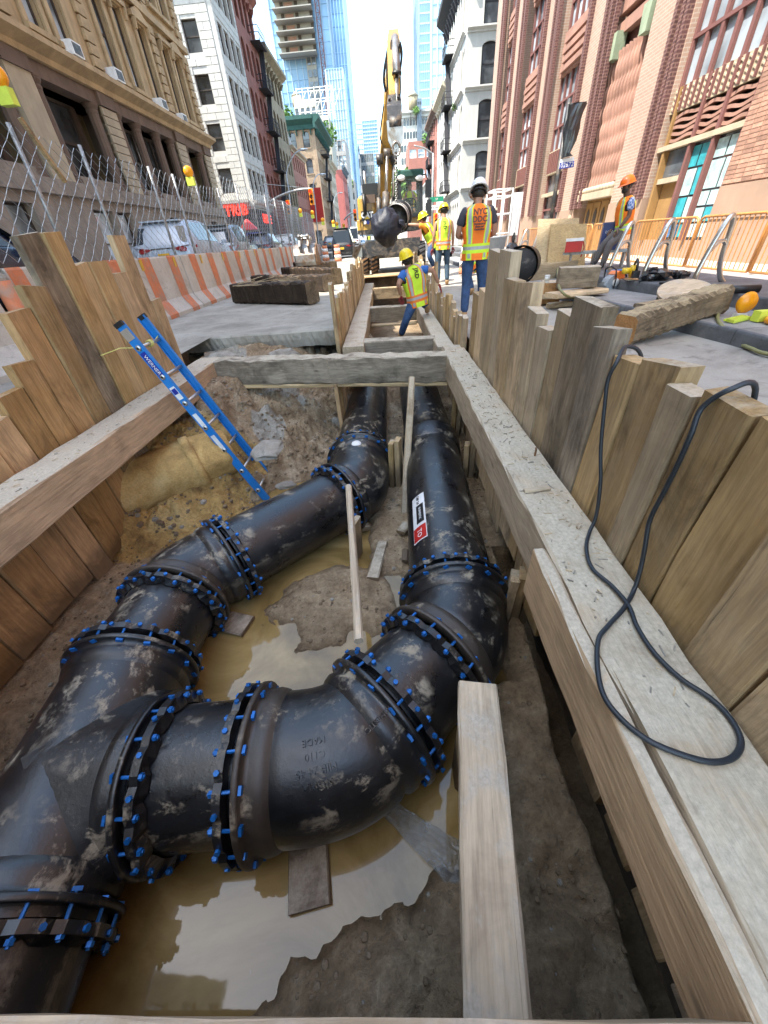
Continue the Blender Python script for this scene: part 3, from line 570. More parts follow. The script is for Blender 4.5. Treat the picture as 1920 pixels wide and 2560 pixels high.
wallsheet('soil_wall', [(-3.06, -0.38), (1.12, -0.38)], -1.6, -0.2, 'dark_soil', 0.02, 5)
def floor2(X, Y): return -1.34 + 0.25 * np.clip((Y - 9.5) / 3, 0, 1) + 0.1 * fbm(X, Y, 2, 5, 6)
sheet('trench_floor', np.linspace(-1.0, 1.13, 40), np.linspace(8.28, 17.3, 120), floor2, 'bank_soil', kind='structure')

# ================================================================== TIMBER SHEETING
def wall_planks(t, A, B, ss, tops, z0, th=0.075, mats=('tan_wood',), outer=1, jitter=0.01, endcut=None):
    """upright planks side by side along A->B; ss = seams (distance from A), tops = heights"""
    A = Vector((*A, 0)); B = Vector((*B, 0)); d = (B - A).normalized(); nrm = Vector((d.y, -d.x, 0)) * outer
    for i in range(len(ss) - 1):
        a, b = ss[i], ss[i + 1]; wdt = abs(b - a) - 0.010; c = A + d * (a + b) / 2 + nrm * (th / 2 + R_.uniform(0, jitter))
        zt = tops[i]; zb = z0[i] if isinstance(z0, (list, tuple)) else z0 + R_.uniform(-0.08, 0.08)
        mt = mats[i] if len(mats) == len(tops) else R_.choice(mats)
        board('plank', c + Vector((0, 0, zb)), c + Vector((0, 0, zt)) + d * R_.uniform(-0.006, 0.006) + nrm * R_.uniform(-0.012, 0.028), wdt, th, mt, t, side=d, endcut=(endcut[i] if endcut else R_.uniform(-0.03, 0.03)), rough=0.004)
LA, LB = (-2.884, 2.277), (-2.787, 5.142)
t = thing('timber_sheeting', 'stepped wall of upright tan planks on the left of the trench, behind the ladder', 'timber wall', (-2.88, 3, 0))
ss = [-2.3, -1.95, -1.6, -1.3, -1.0, -0.72, -0.42, -0.14, 0.117, 0.353, 0.585, 0.804, 1.047, 1.287, 1.525, 1.739, 1.934, 2.214, 2.461, 2.70, 2.90]
tops = [-0.05, 0.0, 0.0, 0.02, 0.03, 0.05, 0.06, 0.10, 0.239, 0.386, 0.542, 0.871, 1.016, 1.352, 1.362, 1.13, 1.14, 1.03, 1.347, 0.729]
mts = ['brown_wood'] * 8 + ['brown_wood', 'brown_wood', 'brown_wood', 'brown_wood', 'tan_wood', 'weathered', 'pine', 'pine', 'pine', 'tan_wood', 'tan_wood', 'tan_wood']
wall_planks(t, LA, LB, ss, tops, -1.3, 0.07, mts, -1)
# right wall
t = thing('timber_sheeting', 'tall stepped wall of upright planks on the right, black cable hung over it', 'timber wall', (1.0, 2.5, 0))
rs = [-0.3, -0.02, 0.25, 0.543, 0.759, 0.985, 1.19, 1.335, 1.565, 1.768, 1.985, 2.32, 2.52, 2.74, 2.955, 3.28, 3.59, 3.96, 4.37, 4.75, 5.04]
rt = [0.62, 0.63, 0.64, 0.65, 0.66, 0.675, 0.65, 0.69, 0.65, 0.735, 0.807, 0.72, 0.60, 0.675, 0.815, 0.81, 0.99, 0.98, 0.62, 0.56]
rb = [-0.95, -1.0, -0.9, -0.98, -0.88, -1.0, -0.95, -0.9, -1.1, -1.0, -1.15, -1.05, -1.2, -1.1, -1.2, -1.15, -1.2, -1.25, -1.2, -1.2]
rm = ['tan_wood', 'pine', 'tan_wood', 'tan_wood', 'pine', 'tan_wood', 'grey_wood', 'tan_wood', 'pine', 'weathered', 'weathered', 'grey_wood', 'grey_wood', 'grey_wood', 'tan_wood', 'tan_wood', 'grey_wood', 'grey_wood', 'pine', 'tan_wood']
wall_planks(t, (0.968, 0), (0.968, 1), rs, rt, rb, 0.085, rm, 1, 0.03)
# far right stretch beyond the tall planks
t = thing('timber_sheeting', 'low uneven fence of narrow planks right of the far trench, by the crouching man', 'timber wall', (0.95, 8, 0))
y = 5.2; ss = []; tp = []
while y < 15.8: ss.append(y); y += R_.choice((0.11, 0.15, 0.2)); tp.append(0.12 + 0.3 * R_.random() + (0.3 if 8.4 < y < 9.2 else 0) + (0.35 if y > 10.5 else 0))
wall_planks(t, (0.90, 0), (0.90, 1), ss, tp, -0.95, 0.06, ('tan_wood', 'pine', 'grey_wood'), 1)
# far left stretch
t = thing('timber_sheeting', 'row of narrow pale planks standing left of the far trench beside the concrete slab', 'timber wall', (-0.8, 8, 0))
y = 5.75; ss = []; tp = []
while y < 15.5: ss.append(y); y += R_.choice((0.12, 0.16, 0.24)); tp.append(0.28 + 0.28 * R_.random() + (0.2 if y > 8.6 else 0))
tp[0] = 0.70; tp[1] = 0.30; tp[2] = 0.48
wall_planks(t, (-0.735, 5.75), (-0.82, 15.5), [s - 5.75 for s in ss], tp, -1.15, 0.05, ('pine', 'tan_wood', 'pine'), -1)
# planks seen under the cross beam, lining the pipes
t = thing('timber_sheeting', 'short planks standing on edge behind the black pipes under the grey cross beam', 'timber wall', (-0.75, 5.4, -1))
wall_planks(t, (-0.72, 4.9), (-0.72, 6.0), [0, 0.09, 0.2, 0.31, 0.45, 0.6, 0.78], [-0.42, -0.40, -0.5, -0.42, -0.45, -0.4], -1.35, 0.05, ('tan_wood', 'brown_wood'), -1)
# walers
def timber(name, label, cat, p0, p1, w, h, mat, side=(1, 0, 0), group=None, **kw):
    kw.setdefault('cham', 0.012); kw.setdefault('jag', 0.004)
    return board(name, p0, p1, w, h, mat, None, side, label=label, cat=cat, group=group, **kw)
timber('waler_beam', 'long brown squared timber along the left plank wall, dusty on top', 'timber beam', (-2.675, -0.6, -0.225), (-2.635, 5.62, -0.225), 0.31, 0.29, 'waler_wood', seg=30, jag=0.006, seed=3)
timber('waler_beam', 'long dusty squared timber along the right plank wall, black cable lying on it', 'timber beam', (0.825, -0.5, -0.225), (0.825, 5.35, -0.225), 0.285, 0.29, 'grey_wood', seg=34, jag=0.007, seed=4)
timber('edge_plank', 'thick plank on edge against the near half of the right beam, split along its top', 'timber', (0.648, 1.29, -0.235), (0.645, -0.5, -0.235), 0.062, 0.305, 'waler_wood', seg=12, jag=0.005, seed=5)
timber('waler_beam', 'dusty flat timber on the left of the far trench beside the small planks', 'timber beam', (-0.555, 5.68, -0.225), (-0.66, 15.3, -0.225), 0.31, 0.29, 'grey_wood', seg=24, seed=6)
timber('waler_beam', 'dusty flat timber on the right of the far trench, below the crouching man', 'timber beam', (0.745, 5.35, -0.235), (0.70, 15.3, -0.235), 0.24, 0.29, 'grey_wood', seg=24, seed=7)
timber('cross_beam', 'big grey weathered timber spanning the trench just beyond the ladder', 'timber beam', (-2.53, 5.46, -0.235), (0.70, 4.93, -0.235), 0.26, 0.32, 'weathered', side=(0, 1, 0), seg=26, jag=0.010, rough=0.006, seed=8)
timber('cross_board', 'pale thin board running under the big grey cross beam', 'board', (-2.50, 5.44, -0.425), (0.72, 4.93, -0.425), 0.24, 0.05, 'pine', side=(0, 1, 0), seed=9)
timber('strut', 'grey squared timber wedged across the trench next behind the big cross beam', 'timber beam', (-0.44, 6.10, -0.225), (0.66, 5.98, -0.225), 0.24, 0.27, 'weathered', side=(0, 1, 0), seed=10, jag=0.008)
timber('strut', 'grey timber across the trench behind the legs of the crouching man', 'timber beam', (-0.44, 9.55, -0.24), (0.62, 9.45, -0.24), 0.3, 0.29, 'weathered', side=(0, 1, 0), seed=11)
timber('cross_board', 'thin pale board just under the strut behind the crouching man', 'board', (-0.42, 9.36, -0.44), (0.60, 9.26, -0.44), 0.12, 0.05, 'pine', side=(0, 1, 0))
timber('strut', 'pale old timber across the far trench near the excavator', 'timber beam', (-0.5, 13.2, -0.2), (0.6, 13.1, -0.2), 0.3, 0.3, 'old_log', side=(0, 1, 0), seed=12)
timber('deck_board', 'long pale plank bridging the far end of the trench under the excavator blade', 'board', (-0.95, 16.4, 0.04), (1.25, 16.4, 0.04), 0.28, 0.06, 'pine', side=(0, 1, 0))
timber('deck_board', 'flat board bridging the trench end behind the first one', 'board', (-0.95, 17.0, 0.04), (1.35, 17.0, 0.04), 0.28, 0.06, 'tan_wood', side=(0, 1, 0))
timber('edge_beam', 'pale timber edge crossing the very bottom of the picture', 'timber beam', (-3.0, -0.15, -0.23), (0.62, -0.15, -0.23), 0.27, 0.29, 'clean_board', side=(0, 1, 0), seg=14, seed=13)
timber('walk_plank', 'wide pale board running from the camera out over the elbow of the nearest pipe', 'board', (0.165, -0.3, -0.645), (0.338, 0.94, -0.66), 0.19, 0.075, 'clean_board', side=(1, 0, 0), seg=8, seed=14)
timber('prop_post', 'short post standing in the water under the end of the wide pale board', 'post', (0.275, 0.80, -1.45), (0.275, 0.80, -0.70), 0.14, 0.07, 'tan_wood', side=(0, 1, 0))
timber('brace_stick', 'thin pale stick lying between the two bends over the mud island', 'stick', (-0.435, 2.74, -0.60), (-0.262, 1.22, -0.665), 0.05, 0.05, 'clean_board', side=(1, 0, 0), seg=5, seed=15)
timber('brace_stick', 'long thin post leaning between the pipes up to the board below the cross beam', 'stick', (0.045, 3.28, -1.42), PY(1030, 944, 4.55), 0.075, 0.045, 'grey_wood', side=(1, 0, 0), seed=16)
timber('flat_board', 'reddish wet board sticking out from under the nearest elbow into the water', 'board', (-0.62, 0.80, -1.375), (-0.515, 0.27, -1.375), 0.205, 0.035, 'wet_wood', side=(1, 0, 0), seed=17)
timber('flat_board', 'small brown board end lying in the water under the left fittings', 'board', (-1.68, 1.98, -1.36), (-1.30, 1.88, -1.37), 0.2, 0.03, 'wet_wood', side=(0, 1, 0), seed=18)
timber('wood_scrap', 'short pale block under the nearest elbow on the red board', 'block', (-0.66, 0.70, -1.34), (-0.56, 0.69, -1.34), 0.05, 0.05, 'endgrain', side=(0, 1, 0))
# packing pieces between the pipes and the sheeting
def shims(px_, z1, lab, w=0.06, d=0.13, n=2, z0=-1.38, dx=0.07):
    t = thing('packing_boards', lab, 'packing timber', (px_[0], px_[1], z0))
    for i in range(n):
        board('board', (px_[0] + i * dx, px_[1] + 0.02 * i, z0), (px_[0] + i * dx * 1.04 + R_.uniform(-.01, .02), px_[1] + 0.01 * i, z1 + R_.uniform(-0.04, 0.02)), d, w, R_.choice(('tan_wood', 'pine')), t, side=(0.3, 1, 0))
shims((0.78, 1.82), -0.80, 'three short boards packed upright right of the second bend of the right pipe', n=3, dx=0.075)
shims((0.84, 3.92), -0.82, 'pair of upright boards packed right of the straight right pipe', n=2)
shims((0.86, 5.1), -0.72, 'pair of upright boards packed by the right pipe near the cross beam', n=2)
shims((-0.06, 3.9), -0.74, 'pair of upright pale boards packed between the two pipes', n=2, dx=0.08)
shims((-0.44, 2.66), -0.92, 'upright dark board standing under the diagonal pipe by the thin stick', n=1, d=0.2, w=0.05)
t = thing('packing_boards', 'lower row of plank ends hanging under the right beam', 'packing timber', (0.9, 1, -0.6))
y = -0.2
while y < 3.6:
    w_ = R_.choice((0.2, 0.26, 0.3)); board('board', (0.90, y + w_ / 2, -1.02 + R_.uniform(-0.1, 0.12)), (0.90, y + w_ / 2, -0.375), w_ - 0.01, 0.055, R_.choice(('pine', 'tan_wood')), t, side=(0, 1, 0)); y += w_ + (0.04 if y < 1.4 else 0.0)
def debris(name, lab, cat, p, L, w, h, mat, ang): 
    c = Vector(p); d = Vector((math.cos(math.radians(ang)), math.sin(math.radians(ang)), 0)) * L / 2
    timber(name, lab, cat, c - d, c + d, w, h, mat, side=(-d.y, d.x, 0))
debris('driftwood', 'dark broken plank lying in the mud between the two pipes', 'wood', PZ(945, 1400, -1.34), 0.5, 0.11, 0.05, 'grey_wood', 80)
debris('driftwood', 'small dark wood block beside the label of the right pipe', 'wood', PZ(1013, 1390, -1.33), 0.16, 0.06, 0.05, 'rotten_log', 85)
debris('driftwood', 'pale offcut lying by the right pipe above the dark block', 'wood', PZ(1010, 1320, -1.30), 0.16, 0.1, 0.04, 'tan_wood', 60)
debris('driftwood', 'small pale block next to the diagonal pipe collar', 'wood', PZ(912, 1318, -1.32), 0.1, 0.08, 0.06, 'tan_wood', 20)
debris('wood_chip', 'flat pale splinter lying on top of the right beam', 'wood chip', PZ(1343, 1224, -0.07), 0.15, 0.022, 0.008, 'clean_board', 5)
debris('wood_chip', 'tiny pale chip on the right beam near the cable', 'wood chip', PZ(1447, 1315, -0.07), 0.035, 0.014, 0.006, 'clean_board', 40)
mb = MB(); p = PZ(1337, 1140, -0.08); mb.tube([p, p + Vector((0, 0, 0.05)), p + Vector((0.0, 0.01, 0.055))], 0.007, 6); part('spike', mb, 'rust', None, label='rusty spike head sticking out of the right beam', cat='spike')

mb = MB(); rd = random.Random(77)
for k in range(420):
    if k % 3 == 0: x, y, z = rd.uniform(-2.8, -2.52), rd.uniform(1.2, 5.3), -0.078
    else: x, y, z = rd.uniform(0.70, 0.95), rd.uniform(0.4, 5.2), -0.079
    a = rd.uniform(0, 3.14); l = rd.choice((0.004, 0.006, 0.012, 0.02)); p = Vector((x, y, z + 0.002)); d = Vector((math.cos(a), math.sin(a), rd.uniform(-.1, .1))) * l; mb.bar(p - d, p + d, 0.005, 0.004, mi=0 if rd.random() < 0.6 else 1)
part('chips', mb, ['clean_board', 'grey_rubble'], None, kind='stuff', label='tiny wood chips and grit scattered on the long beams', cat='wood chips')
# ================================================================== PIPES
ZP = -1.075; RP = 0.3275
def V(x, y, z=ZP): return Vector((x, y, z))
pa, pb, pc, pd, pe = V(-0.455, 4.05), V(-0.66, 3.22), V(-1.52, 2.40), V(-1.80, 1.87), V(-1.83, 1.37)
pf, pg, ph, pi_, pj_, pk = V(-1.70, 0.17), V(-1.27, 0.735), V(-0.83, 0.765), V(-0.145, 1.015), V(0.155, 1.315), V(0.374, 1.86)
dA = Vector((0.0, 1, 0)); dcb = (pb - pc).normalized(); ded = Vector((0.03, 1, 0)).normalized(); dgh = Vector((1, 0.05, 0)).normalized(); dij = (pj_ - pi_).normalized(); dB = Vector((0.03, 1, 0)).normalized()
drun = (pe - pf).normalized()
def bez(p0, d0, p1, d1, n=14):
    L = (p1 - p0).length * 0.36; a = p0 + d0 * L; b = p1 - d1 * L
    return [p0 * (1 - t) ** 3 + a * 3 * t * (1 - t) ** 2 + b * 3 * t * t * (1 - t) + p1 * t ** 3 for t in [i / n for i in range(n + 1)]]
NB = 40
def axis_frame(p, d):
    z = Vector(d).normalized(); x = Vector((0, 0, 1)).cross(z).normalized(); y = z.cross(x); return frame(x, y, z, p)
# bolt meshes: axis along local z
def hexprism(mb, r, z0, z1):
    mb.prism([(r * math.cos(math.pi / 3 * k), r * math.sin(math.pi / 3 * k)) for k in range(6)], z0, z1)
mb = MB(); mb.cyl((0, 0, -0.07), (0, 0, 0.078), 0.008, n=6); hexprism(mb, 0.016, 0.054, 0.071); mb.box((-0.012, -0.018, -0.072), (0.012, 0.018, -0.058)); BOLT = mesh('bolt', mb, 'bolt_blue')
mb = MB(); mb.cyl((0, 0, -0.01), (0, 0, 0.012), 0.009, n=6); hexprism(mb, 0.013, 0.006, 0.020); WEDGE = mesh('wedge_bolt', mb, 'bolt_blue')
def coupling(t, p, d, rusty=False, spin=0.0):
    """mechanical joint: bell flange on the fitting side (-d), follower gland on the plain pipe side (+d), blue bolts through both"""
    M = axis_frame(p, d); nb = 16
    fl = MB(); fl.lathe([(0.33, -0.20), (0.335, -0.185), (0.362, -0.16), (0.372, -0.12), (0.362, -0.09), (0.366, -0.062), (0.398, -0.060), (0.408, -0.056), (0.409, -0.034), (0.404, -0.030), (0.345, -0.030), (0.33, -0.06)], M, NB)
    part('flange', fl, 'rusty_ring' if rusty else 'fitting_iron', t, True)
    for po in t.children[-1:]: pass
    gl = MB(); k = nb * 4
    ring = []
    prof = [(0.0, 0.012), (1.0, 0.012), (1.0, 0.050), (0.62, 0.054), (0.0, 0.072)]
    for j in range(k):
        a = 2 * math.pi * j / k + spin; ph_ = (j % 4); ro = 0.403 if ph_ in (0, 1, 3) else 0.388; ri = 0.336; h = 1.0 if ph_ in (1, 2, 3) else 0.55
        for f, z in prof: r = ri + (ro - ri) * f; gl.v.append(tuple(M @ Vector((r * math.cos(a), r * math.sin(a), z if f == 1.0 or z < 0.02 else 0.03 + (z - 0.03) * h))))
    n = len(prof); gl.f = [(j * n + q, ((j + 1) % k) * n + q, ((j + 1) % k) * n + (q + 1) % n, j * n + (q + 1) % n) for j in range(k) for q in range(n)]; gl.mi = [0] * len(gl.f)
    part('gland', gl, 'fitting_iron', t)
    for j in range(nb):
        a = 2 * math.pi * j / nb + spin + 0.1; c, s = math.cos(a), math.sin(a)
        inst('bolt', BOLT, M @ Matrix.Translation((0.385 * c, 0.385 * s, 0)) @ Matrix.Rotation(a, 4, 'Z') @ Matrix.Translation((0, 0, R_.uniform(-.010, .008))) @ Matrix.Rotation(R_.uniform(-0.5, 0.5), 4, 'Z') @ Matrix.Rotation(R_.uniform(-0.06, 0.06), 4, 'X'), t)
        a2 = a + math.pi / nb; c, s = math.cos(a2), math.sin(a2)
        inst('wedge_bolt', WEDGE, M @ frame(Vector((0, 0, 1)), Vector((-s, c, 0)), Vector((c, s, 0)), Vector(((0.396 + R_.uniform(-.006, .006)) * c, (0.396 + R_.uniform(-.006, .006)) * s, 0.034))), t)
def ring_tube(path, r, mat, t, name='barrel', n=NB, caps=False): return part(name, MB().tube(path, r, n, caps), mat, t, True)
def pipe(name, label, path, mat='pipe_iron', cat='pipe'):
    t = thing(name, label, cat, tuple(path[0])); ring_tube(path, RP, mat, t); return t
def subdiv(a, b, n): return [a + (b - a) * i / n for i in range(n + 1)]
pipe('iron_pipe', 'short black pipe between the tee branch and the nearest elbow', subdiv(pg, ph, 3))
pipe('iron_pipe', 'short black pipe between the two bends at lower right, muddy on top', subdiv(pi_, pj_, 3))
tB = pipe('iron_pipe', 'long straight black pipe on the right with a white and red label', subdiv(pk, pk + dB * 2.52, 8))
tB2 = pipe('iron_pipe', 'black pipe continuing the right line under the big cross beam', subdiv(pk + dB * 2.50, V(0.44, 7.6), 8))
M = axis_frame(pk + dB * 2.5, dB); part('bell', MB().lathe([(0.328, -0.30), (0.352, -0.27), (0.362, -0.05), (0.372, -0.02), (0.372, 0.0), (0.34, 0.0), (0.33, -0.03)], M, NB), 'pipe_iron', tB, True)
pipe('iron_pipe', 'short black pipe between the tee and the second left fitting', subdiv(pe, pd, 3))
pipe('iron_pipe', 'long diagonal black pipe passing behind the foot of the blue ladder', subdiv(pc, pb, 6))
pipe('iron_pipe', 'black pipe going away under the cross beam from the left fittings', subdiv(pa, V(-0.44, 7.6), 8))
pipe('iron_pipe', 'black pipe end leaving the picture at lower left below the tee', subdiv(pf, pf - drun * 0.9, 4))
def elbow(label, p0, d0, p1, d1, spin=0.0, rust=(False, False)):
    t = thing('pipe_elbow', label, 'pipe fitting', tuple((p0 + p1) / 2))
    q0 = p0 + d0 * 0.15; q1 = p1 - d1 * 0.15
    path = [p0 + d0 * 0.05, q0] + bez(q0, d0, q1, d1, 12)[1:] + [p1 - d1 * 0.05]
    rr = [RP + 0.005] + [RP + 0.004] + [RP + 0.022] * 11 + [RP + 0.004, RP + 0.005]
    part('bend', MB().tube(path, rr, NB, False), 'fitting_iron', t, True)
    coupling(t, p0, -d0, rust[0], spin); coupling(t, p1, d1, rust[1], spin + 0.2); return t, path
tE1, pathE1 = elbow('nearest black elbow with raised cast lettering, low centre of the trench', ph, dgh, pi_, dij, 0.1, (True, False))
tE2, pathE2 = elbow('muddy black elbow turning into the long right pipe', pj_, dij, pk, dB, 0.3, (True, False))
tE3, pathE3 = elbow('clean black elbow on the left between the short pipe and the diagonal pipe', pd, ded, pc, dcb, 0.2, (True, False))
tE4, pathE4 = elbow('far black elbow with a white cap mark, under the thin stick', pb, dcb, pa, dA, 0.0)
mb = MB(); mb.lathe([(0.0, 0.012), (0.05, 0.011), (0.056, 0.0)], axis_frame(pa + Vector((0.0, -0.20, 0.348)), (0, -0.15, 1)), 16); part('cap_mark', mb, 'white', tE4, True)
# tee
t = thing('pipe_tee', 'large black tee fitting at lower left where three pipes meet', 'pipe fitting', tuple(pf * 0.5 + pe * 0.5)); tTee = t
path = subdiv(pf, pe, 18); part('barrel', MB().tube(path, [RP + 0.02] * 19, 48, False), 'fitting_iron', t, True)
c0 = V(pf.x + (pe.x - pf.x) * 0.45, 0.70); bd_ = (pg - c0).normalized(); bn = Vector((0, 0, 1)).cross(bd_).normalized()
mb = MB(); Rr = RP + 0.02; n = 56; rows = 11; Lb = (pg - c0).length
for i in range(rows + 1):
    for j in range(n):
        th = 2 * math.pi * j / n; cy, sz = math.cos(th), math.sin(th)
        x0 = math.sqrt(max(0, Rr * Rr - (Rr * sz) ** 2)); u = i / rows; x = (x0 - 0.09) * (1 - u) ** 1.0 + (Lb - 0.02) * u; dx = x - x0
        fil = 0.10 * max(0.0, 1 - max(dx, 0) / 0.20) ** 2.2; r = Rr + fil * abs(cy) ** 1.5
        mb.v.append(tuple(c0 + bd_ * x + bn * cy * r + Vector((0, 0, 1)) * sz * Rr))
mb.f = [(i * n + j, i * n + (j + 1) % n, (i + 1) * n + (j + 1) % n, (i + 1) * n + j) for i in range(rows) for j in range(n)]; mb.mi = [0] * len(mb.f)
part('branch', mb, 'fitting_iron', t, True)
coupling(t, pe, drun, False, 0.15); coupling(t, pf, -drun, False, 0.0); coupling(t, pg, bd_, False, 0.25)
# lettering cast on the elbow and label on the right pipe
def wrap_text(s, size, path_p, path_d, r, th0, parent, name, mat, depth=0.004, flip=1):
    """letters wrapped round a pipe: centre at angle th0 above the axis, reading direction round the pipe or along it"""
    me = text_mesh(s, size, depth, mat); n = len(me.vertices); co_ = np.zeros(n * 3); me.vertices.foreach_get('co', co_); co_ = co_.reshape(-1, 3)
    d = Vector(path_d).normalized(); up = Vector((0, 0, 1)); sd_ = d.cross(up).normalized()
    for i in range(n):
        x, y, z = co_[i]; x, y = (x * flip, y * flip)
        th = th0 + y / r; pp = Vector(path_p) + d * x + (sd_ * math.cos(th) + up * math.sin(th)) * (r + z)
        co_[i] = pp - org(parent)
    me.vertices.foreach_set('co', co_.ravel()); me.update(); o = bpy.data.objects.new(name, me); COL.objects.link(o); o.parent = parent; return o
mid = pathE1[6]; md = (pathE1[8] - pathE1[4]).normalized()
for k, (s, sz) in enumerate((('SIGMA', 0.050), ('MJB 24 45', 0.046), ('C110', 0.044), ('MADE', 0.040))):
    wrap_text(s, sz, mid + md * 0.02, md, RP + 0.024, math.radians(52 + k * 9.5), tE1, 'cast_lettering', 'fitting_iron', 0.006, -1)
wrap_text('DOMESTIC', 0.036, pi_ - dij * 0.13, dij, RP + 0.05, math.radians(70), tE1, 'cast_lettering', 'fitting_iron', 0.006, -1)
wrap_text('USA', 0.05, pathE2[6], (pathE2[8] - pathE2[4]).normalized(), RP + 0.024, math.radians(60), tE2, 'cast_lettering', 'fitting_iron', 0.006, -1)
def wrap_patch(name, p, d, r, th0, th1, x0, x1, mat, parent, off=0.003):
    mb = MB(); d = Vector(d).normalized(); up = Vector((0, 0, 1)); s_ = d.cross(up).normalized(); n = 6
    for x in (x0, x1):
        for i in range(n + 1): th = th0 + (th1 - th0) * i / n; mb.v.append(tuple(Vector(p) + d * x + (s_ * math.cos(th) + up * math.sin(th)) * (r + off)))
    mb.f = [(i, n + 1 + i, n + 2 + i, i + 1) for i in range(n)]; mb.mi = [0] * n; return part(name, mb, mat, parent)
pl0 = pk
wrap_patch('label', pl0, dB, RP, math.radians(121), math.radians(147), 0.38, 1.02, 'white', tB)
wrap_patch('label_band', pl0, dB, RP, math.radians(122), math.radians(146), 0.39, 0.56, 'red', tB, 0.005)
wrap_patch('label_band', pl0, dB, RP, math.radians(124), math.radians(138), 0.60, 0.86, 'black', tB, 0.005)
wrap_text('DIP 24', 0.045, pl0 + dB * 0.94, dB, RP + 0.005, math.radians(134), tB, 'label_lettering', 'black', 0.001, -1)
wrap_text('TO', 0.07, pl0 + dB * 0.47, dB, RP + 0.007, math.radians(134), tB, 'label_lettering', 'white', 0.001, -1)
wrap_text('DOMESTIC', 0.035, pl0 + dB * 0.73, dB, RP + 0.007, math.radians(131), tB, 'label_lettering', 'white', 0.001, -1)
# old clay-covered pipe stump in the bank
t = thing('pipe_stump', 'old pipe stump caked in yellow clay, poking from the left bank by the ladder', 'old pipe', (-2.6, 3.5, -0.8))
mb = MB(); a0, a1 = Vector((-3.05, 3.35, -0.92)), Vector((-2.02, 4.05, -0.80)); n = 26; k = 14; ax_ = (a1 - a0).normalized(); sx = ax_.cross(Vector((0, 0, 1))).normalized(); sy = sx.cross(ax_)
for i in range(k + 1):
    u = i / k; c = a0 + (a1 - a0) * u; rr = 0.30 * (1 - 0.12 * u ** 3) * (0.93 if i == k else 1)
    for j in range(n):
        a = 2 * math.pi * j / n; q = 1 + 0.16 * float(fbm(np.array([u * 4 + 3]), np.array([a]), 1.3, 4, 41)[0]); mb.v.append(tuple(c + (sx * math.cos(a) + sy * math.sin(a)) * rr * q))
mb.f = [(i * n + j, i * n + (j + 1) % n, (i + 1) * n + (j + 1) % n, (i + 1) * n + j) for i in range(k) for j in range(n)] + [tuple(k * n + j for j in range(n))]; mb.mi = [0] * len(mb.f)
part('shell', mb, 'yellow_sand', t, True)
part('collar', MB().tube([a0 + (a1 - a0) * 0.62, a0 + (a1 - a0) * 0.70], 0.325, 24), 'yellow_sand', t, True)
def rock(name, lab, p, r, mat, sq=(1, 1, 0.6), seed=0, group=None):
    rd = random.Random(seed); mb = MB().ball(p, r, 9, 6, sq, 0.22, rd); return part(name, mb, mat, None, False, label=lab, cat='stone', group=group)
rock('rubble_block', 'flat grey chunk of mortar half buried in the bank right of the ladder', PZ(668, 1125, -0.62), 0.17, 'grey_rubble', (1.0, 1.3, 0.35), 3)
rock('rubble_block', 'pale stone slab at the foot of the ladder', PZ(715, 1212, -1.12), 0.10, 'grey_rubble', (1.2, 0.8, 0.4), 4)
for i, (x, y) in enumerate(((480, 880), (540, 905), (610, 880), (700, 900))): rock('rubble_block', ['broken concrete lump right behind the far end of the left beam', 'second concrete lump from the left under the slab edge', 'third concrete lump from the left under the slab edge', 'concrete lump nearest the far trench planks under the slab'][i], PZ(x, y, -0.25) + Vector((0, 0.25, -0.03)), 0.17 + 0.04 * (i % 2), 'grey_rubble', (1.3, 1, 0.6), 5 + i, 'concrete lumps under the slab edge')
# pebbles and clods strewn over the mud
mb = MB(); rd = random.Random(5); base = MB().ball((0, 0, 0), 1, 6, 4, (1, 1, 0.7), 0.2, rd)
def floorz(x, y): return float(floor_z(np.array([[x]]), np.array([[y]]))[0, 0])
pts = [(rd.uniform(-3, 1.1), rd.uniform(-0.2, 6.2)) for _ in range(7000)]
Xp = np.array([[p[0] for p in pts]]); Yp = np.array([[p[1] for p in pts]]); Zp = floor_z(Xp, Yp)[0]
for (x, y), z in zip(pts, Zp):
    if z < ZW + 0.015: continue
    r = rd.choice((0.004, 0.006, 0.008, 0.012, 0.018)) * (1.5 if (y > 3.0 and x < -0.5) else 0.8) * rd.uniform(0.7, 1.5); mb.add([(x + v[0] * r, y + v[1] * r, z + v[2] * r) for v in base.v], base.f, 0 if rd.random() < 0.88 else 1)
part('clods', mb, ['bank_soil', 'grey_rubble'], None, kind='stuff', label='crumbs of soil and gravel strewn over the trench mud', cat='gravel')
# crumpled clear plastic wrap
rd = random.Random(9); mb = MB(); nx_, ny_ = 22, 12
for j in range(ny_ + 1):
    for i in range(nx_ + 1):
        u, v_ = i / nx_, j / ny_; x = -0.16 + 0.40 * u; y = 0.66 - 0.28 * u + (v_ - 0.5) * (0.10 + 0.13 * u); z = ZW + 0.014 + 0.045 * abs(float(fbm(np.array([u * 5]), np.array([v_ * 3]), 1.6, 4, 77)[0])) * (0.3 + u) * 2
        mb.v.append((x, y, z))
mb.f = [(j * (nx_ + 1) + i, j * (nx_ + 1) + i + 1, (j + 1) * (nx_ + 1) + i + 1, (j + 1) * (nx_ + 1) + i) for j in range(ny_) for i in range(nx_)]; mb.mi = [0] * len(mb.f)
part('plastic_wrap', mb, 'clear_plastic', None, False, label='crumpled clear plastic wrap floating beside the end of the pale board', cat='plastic')
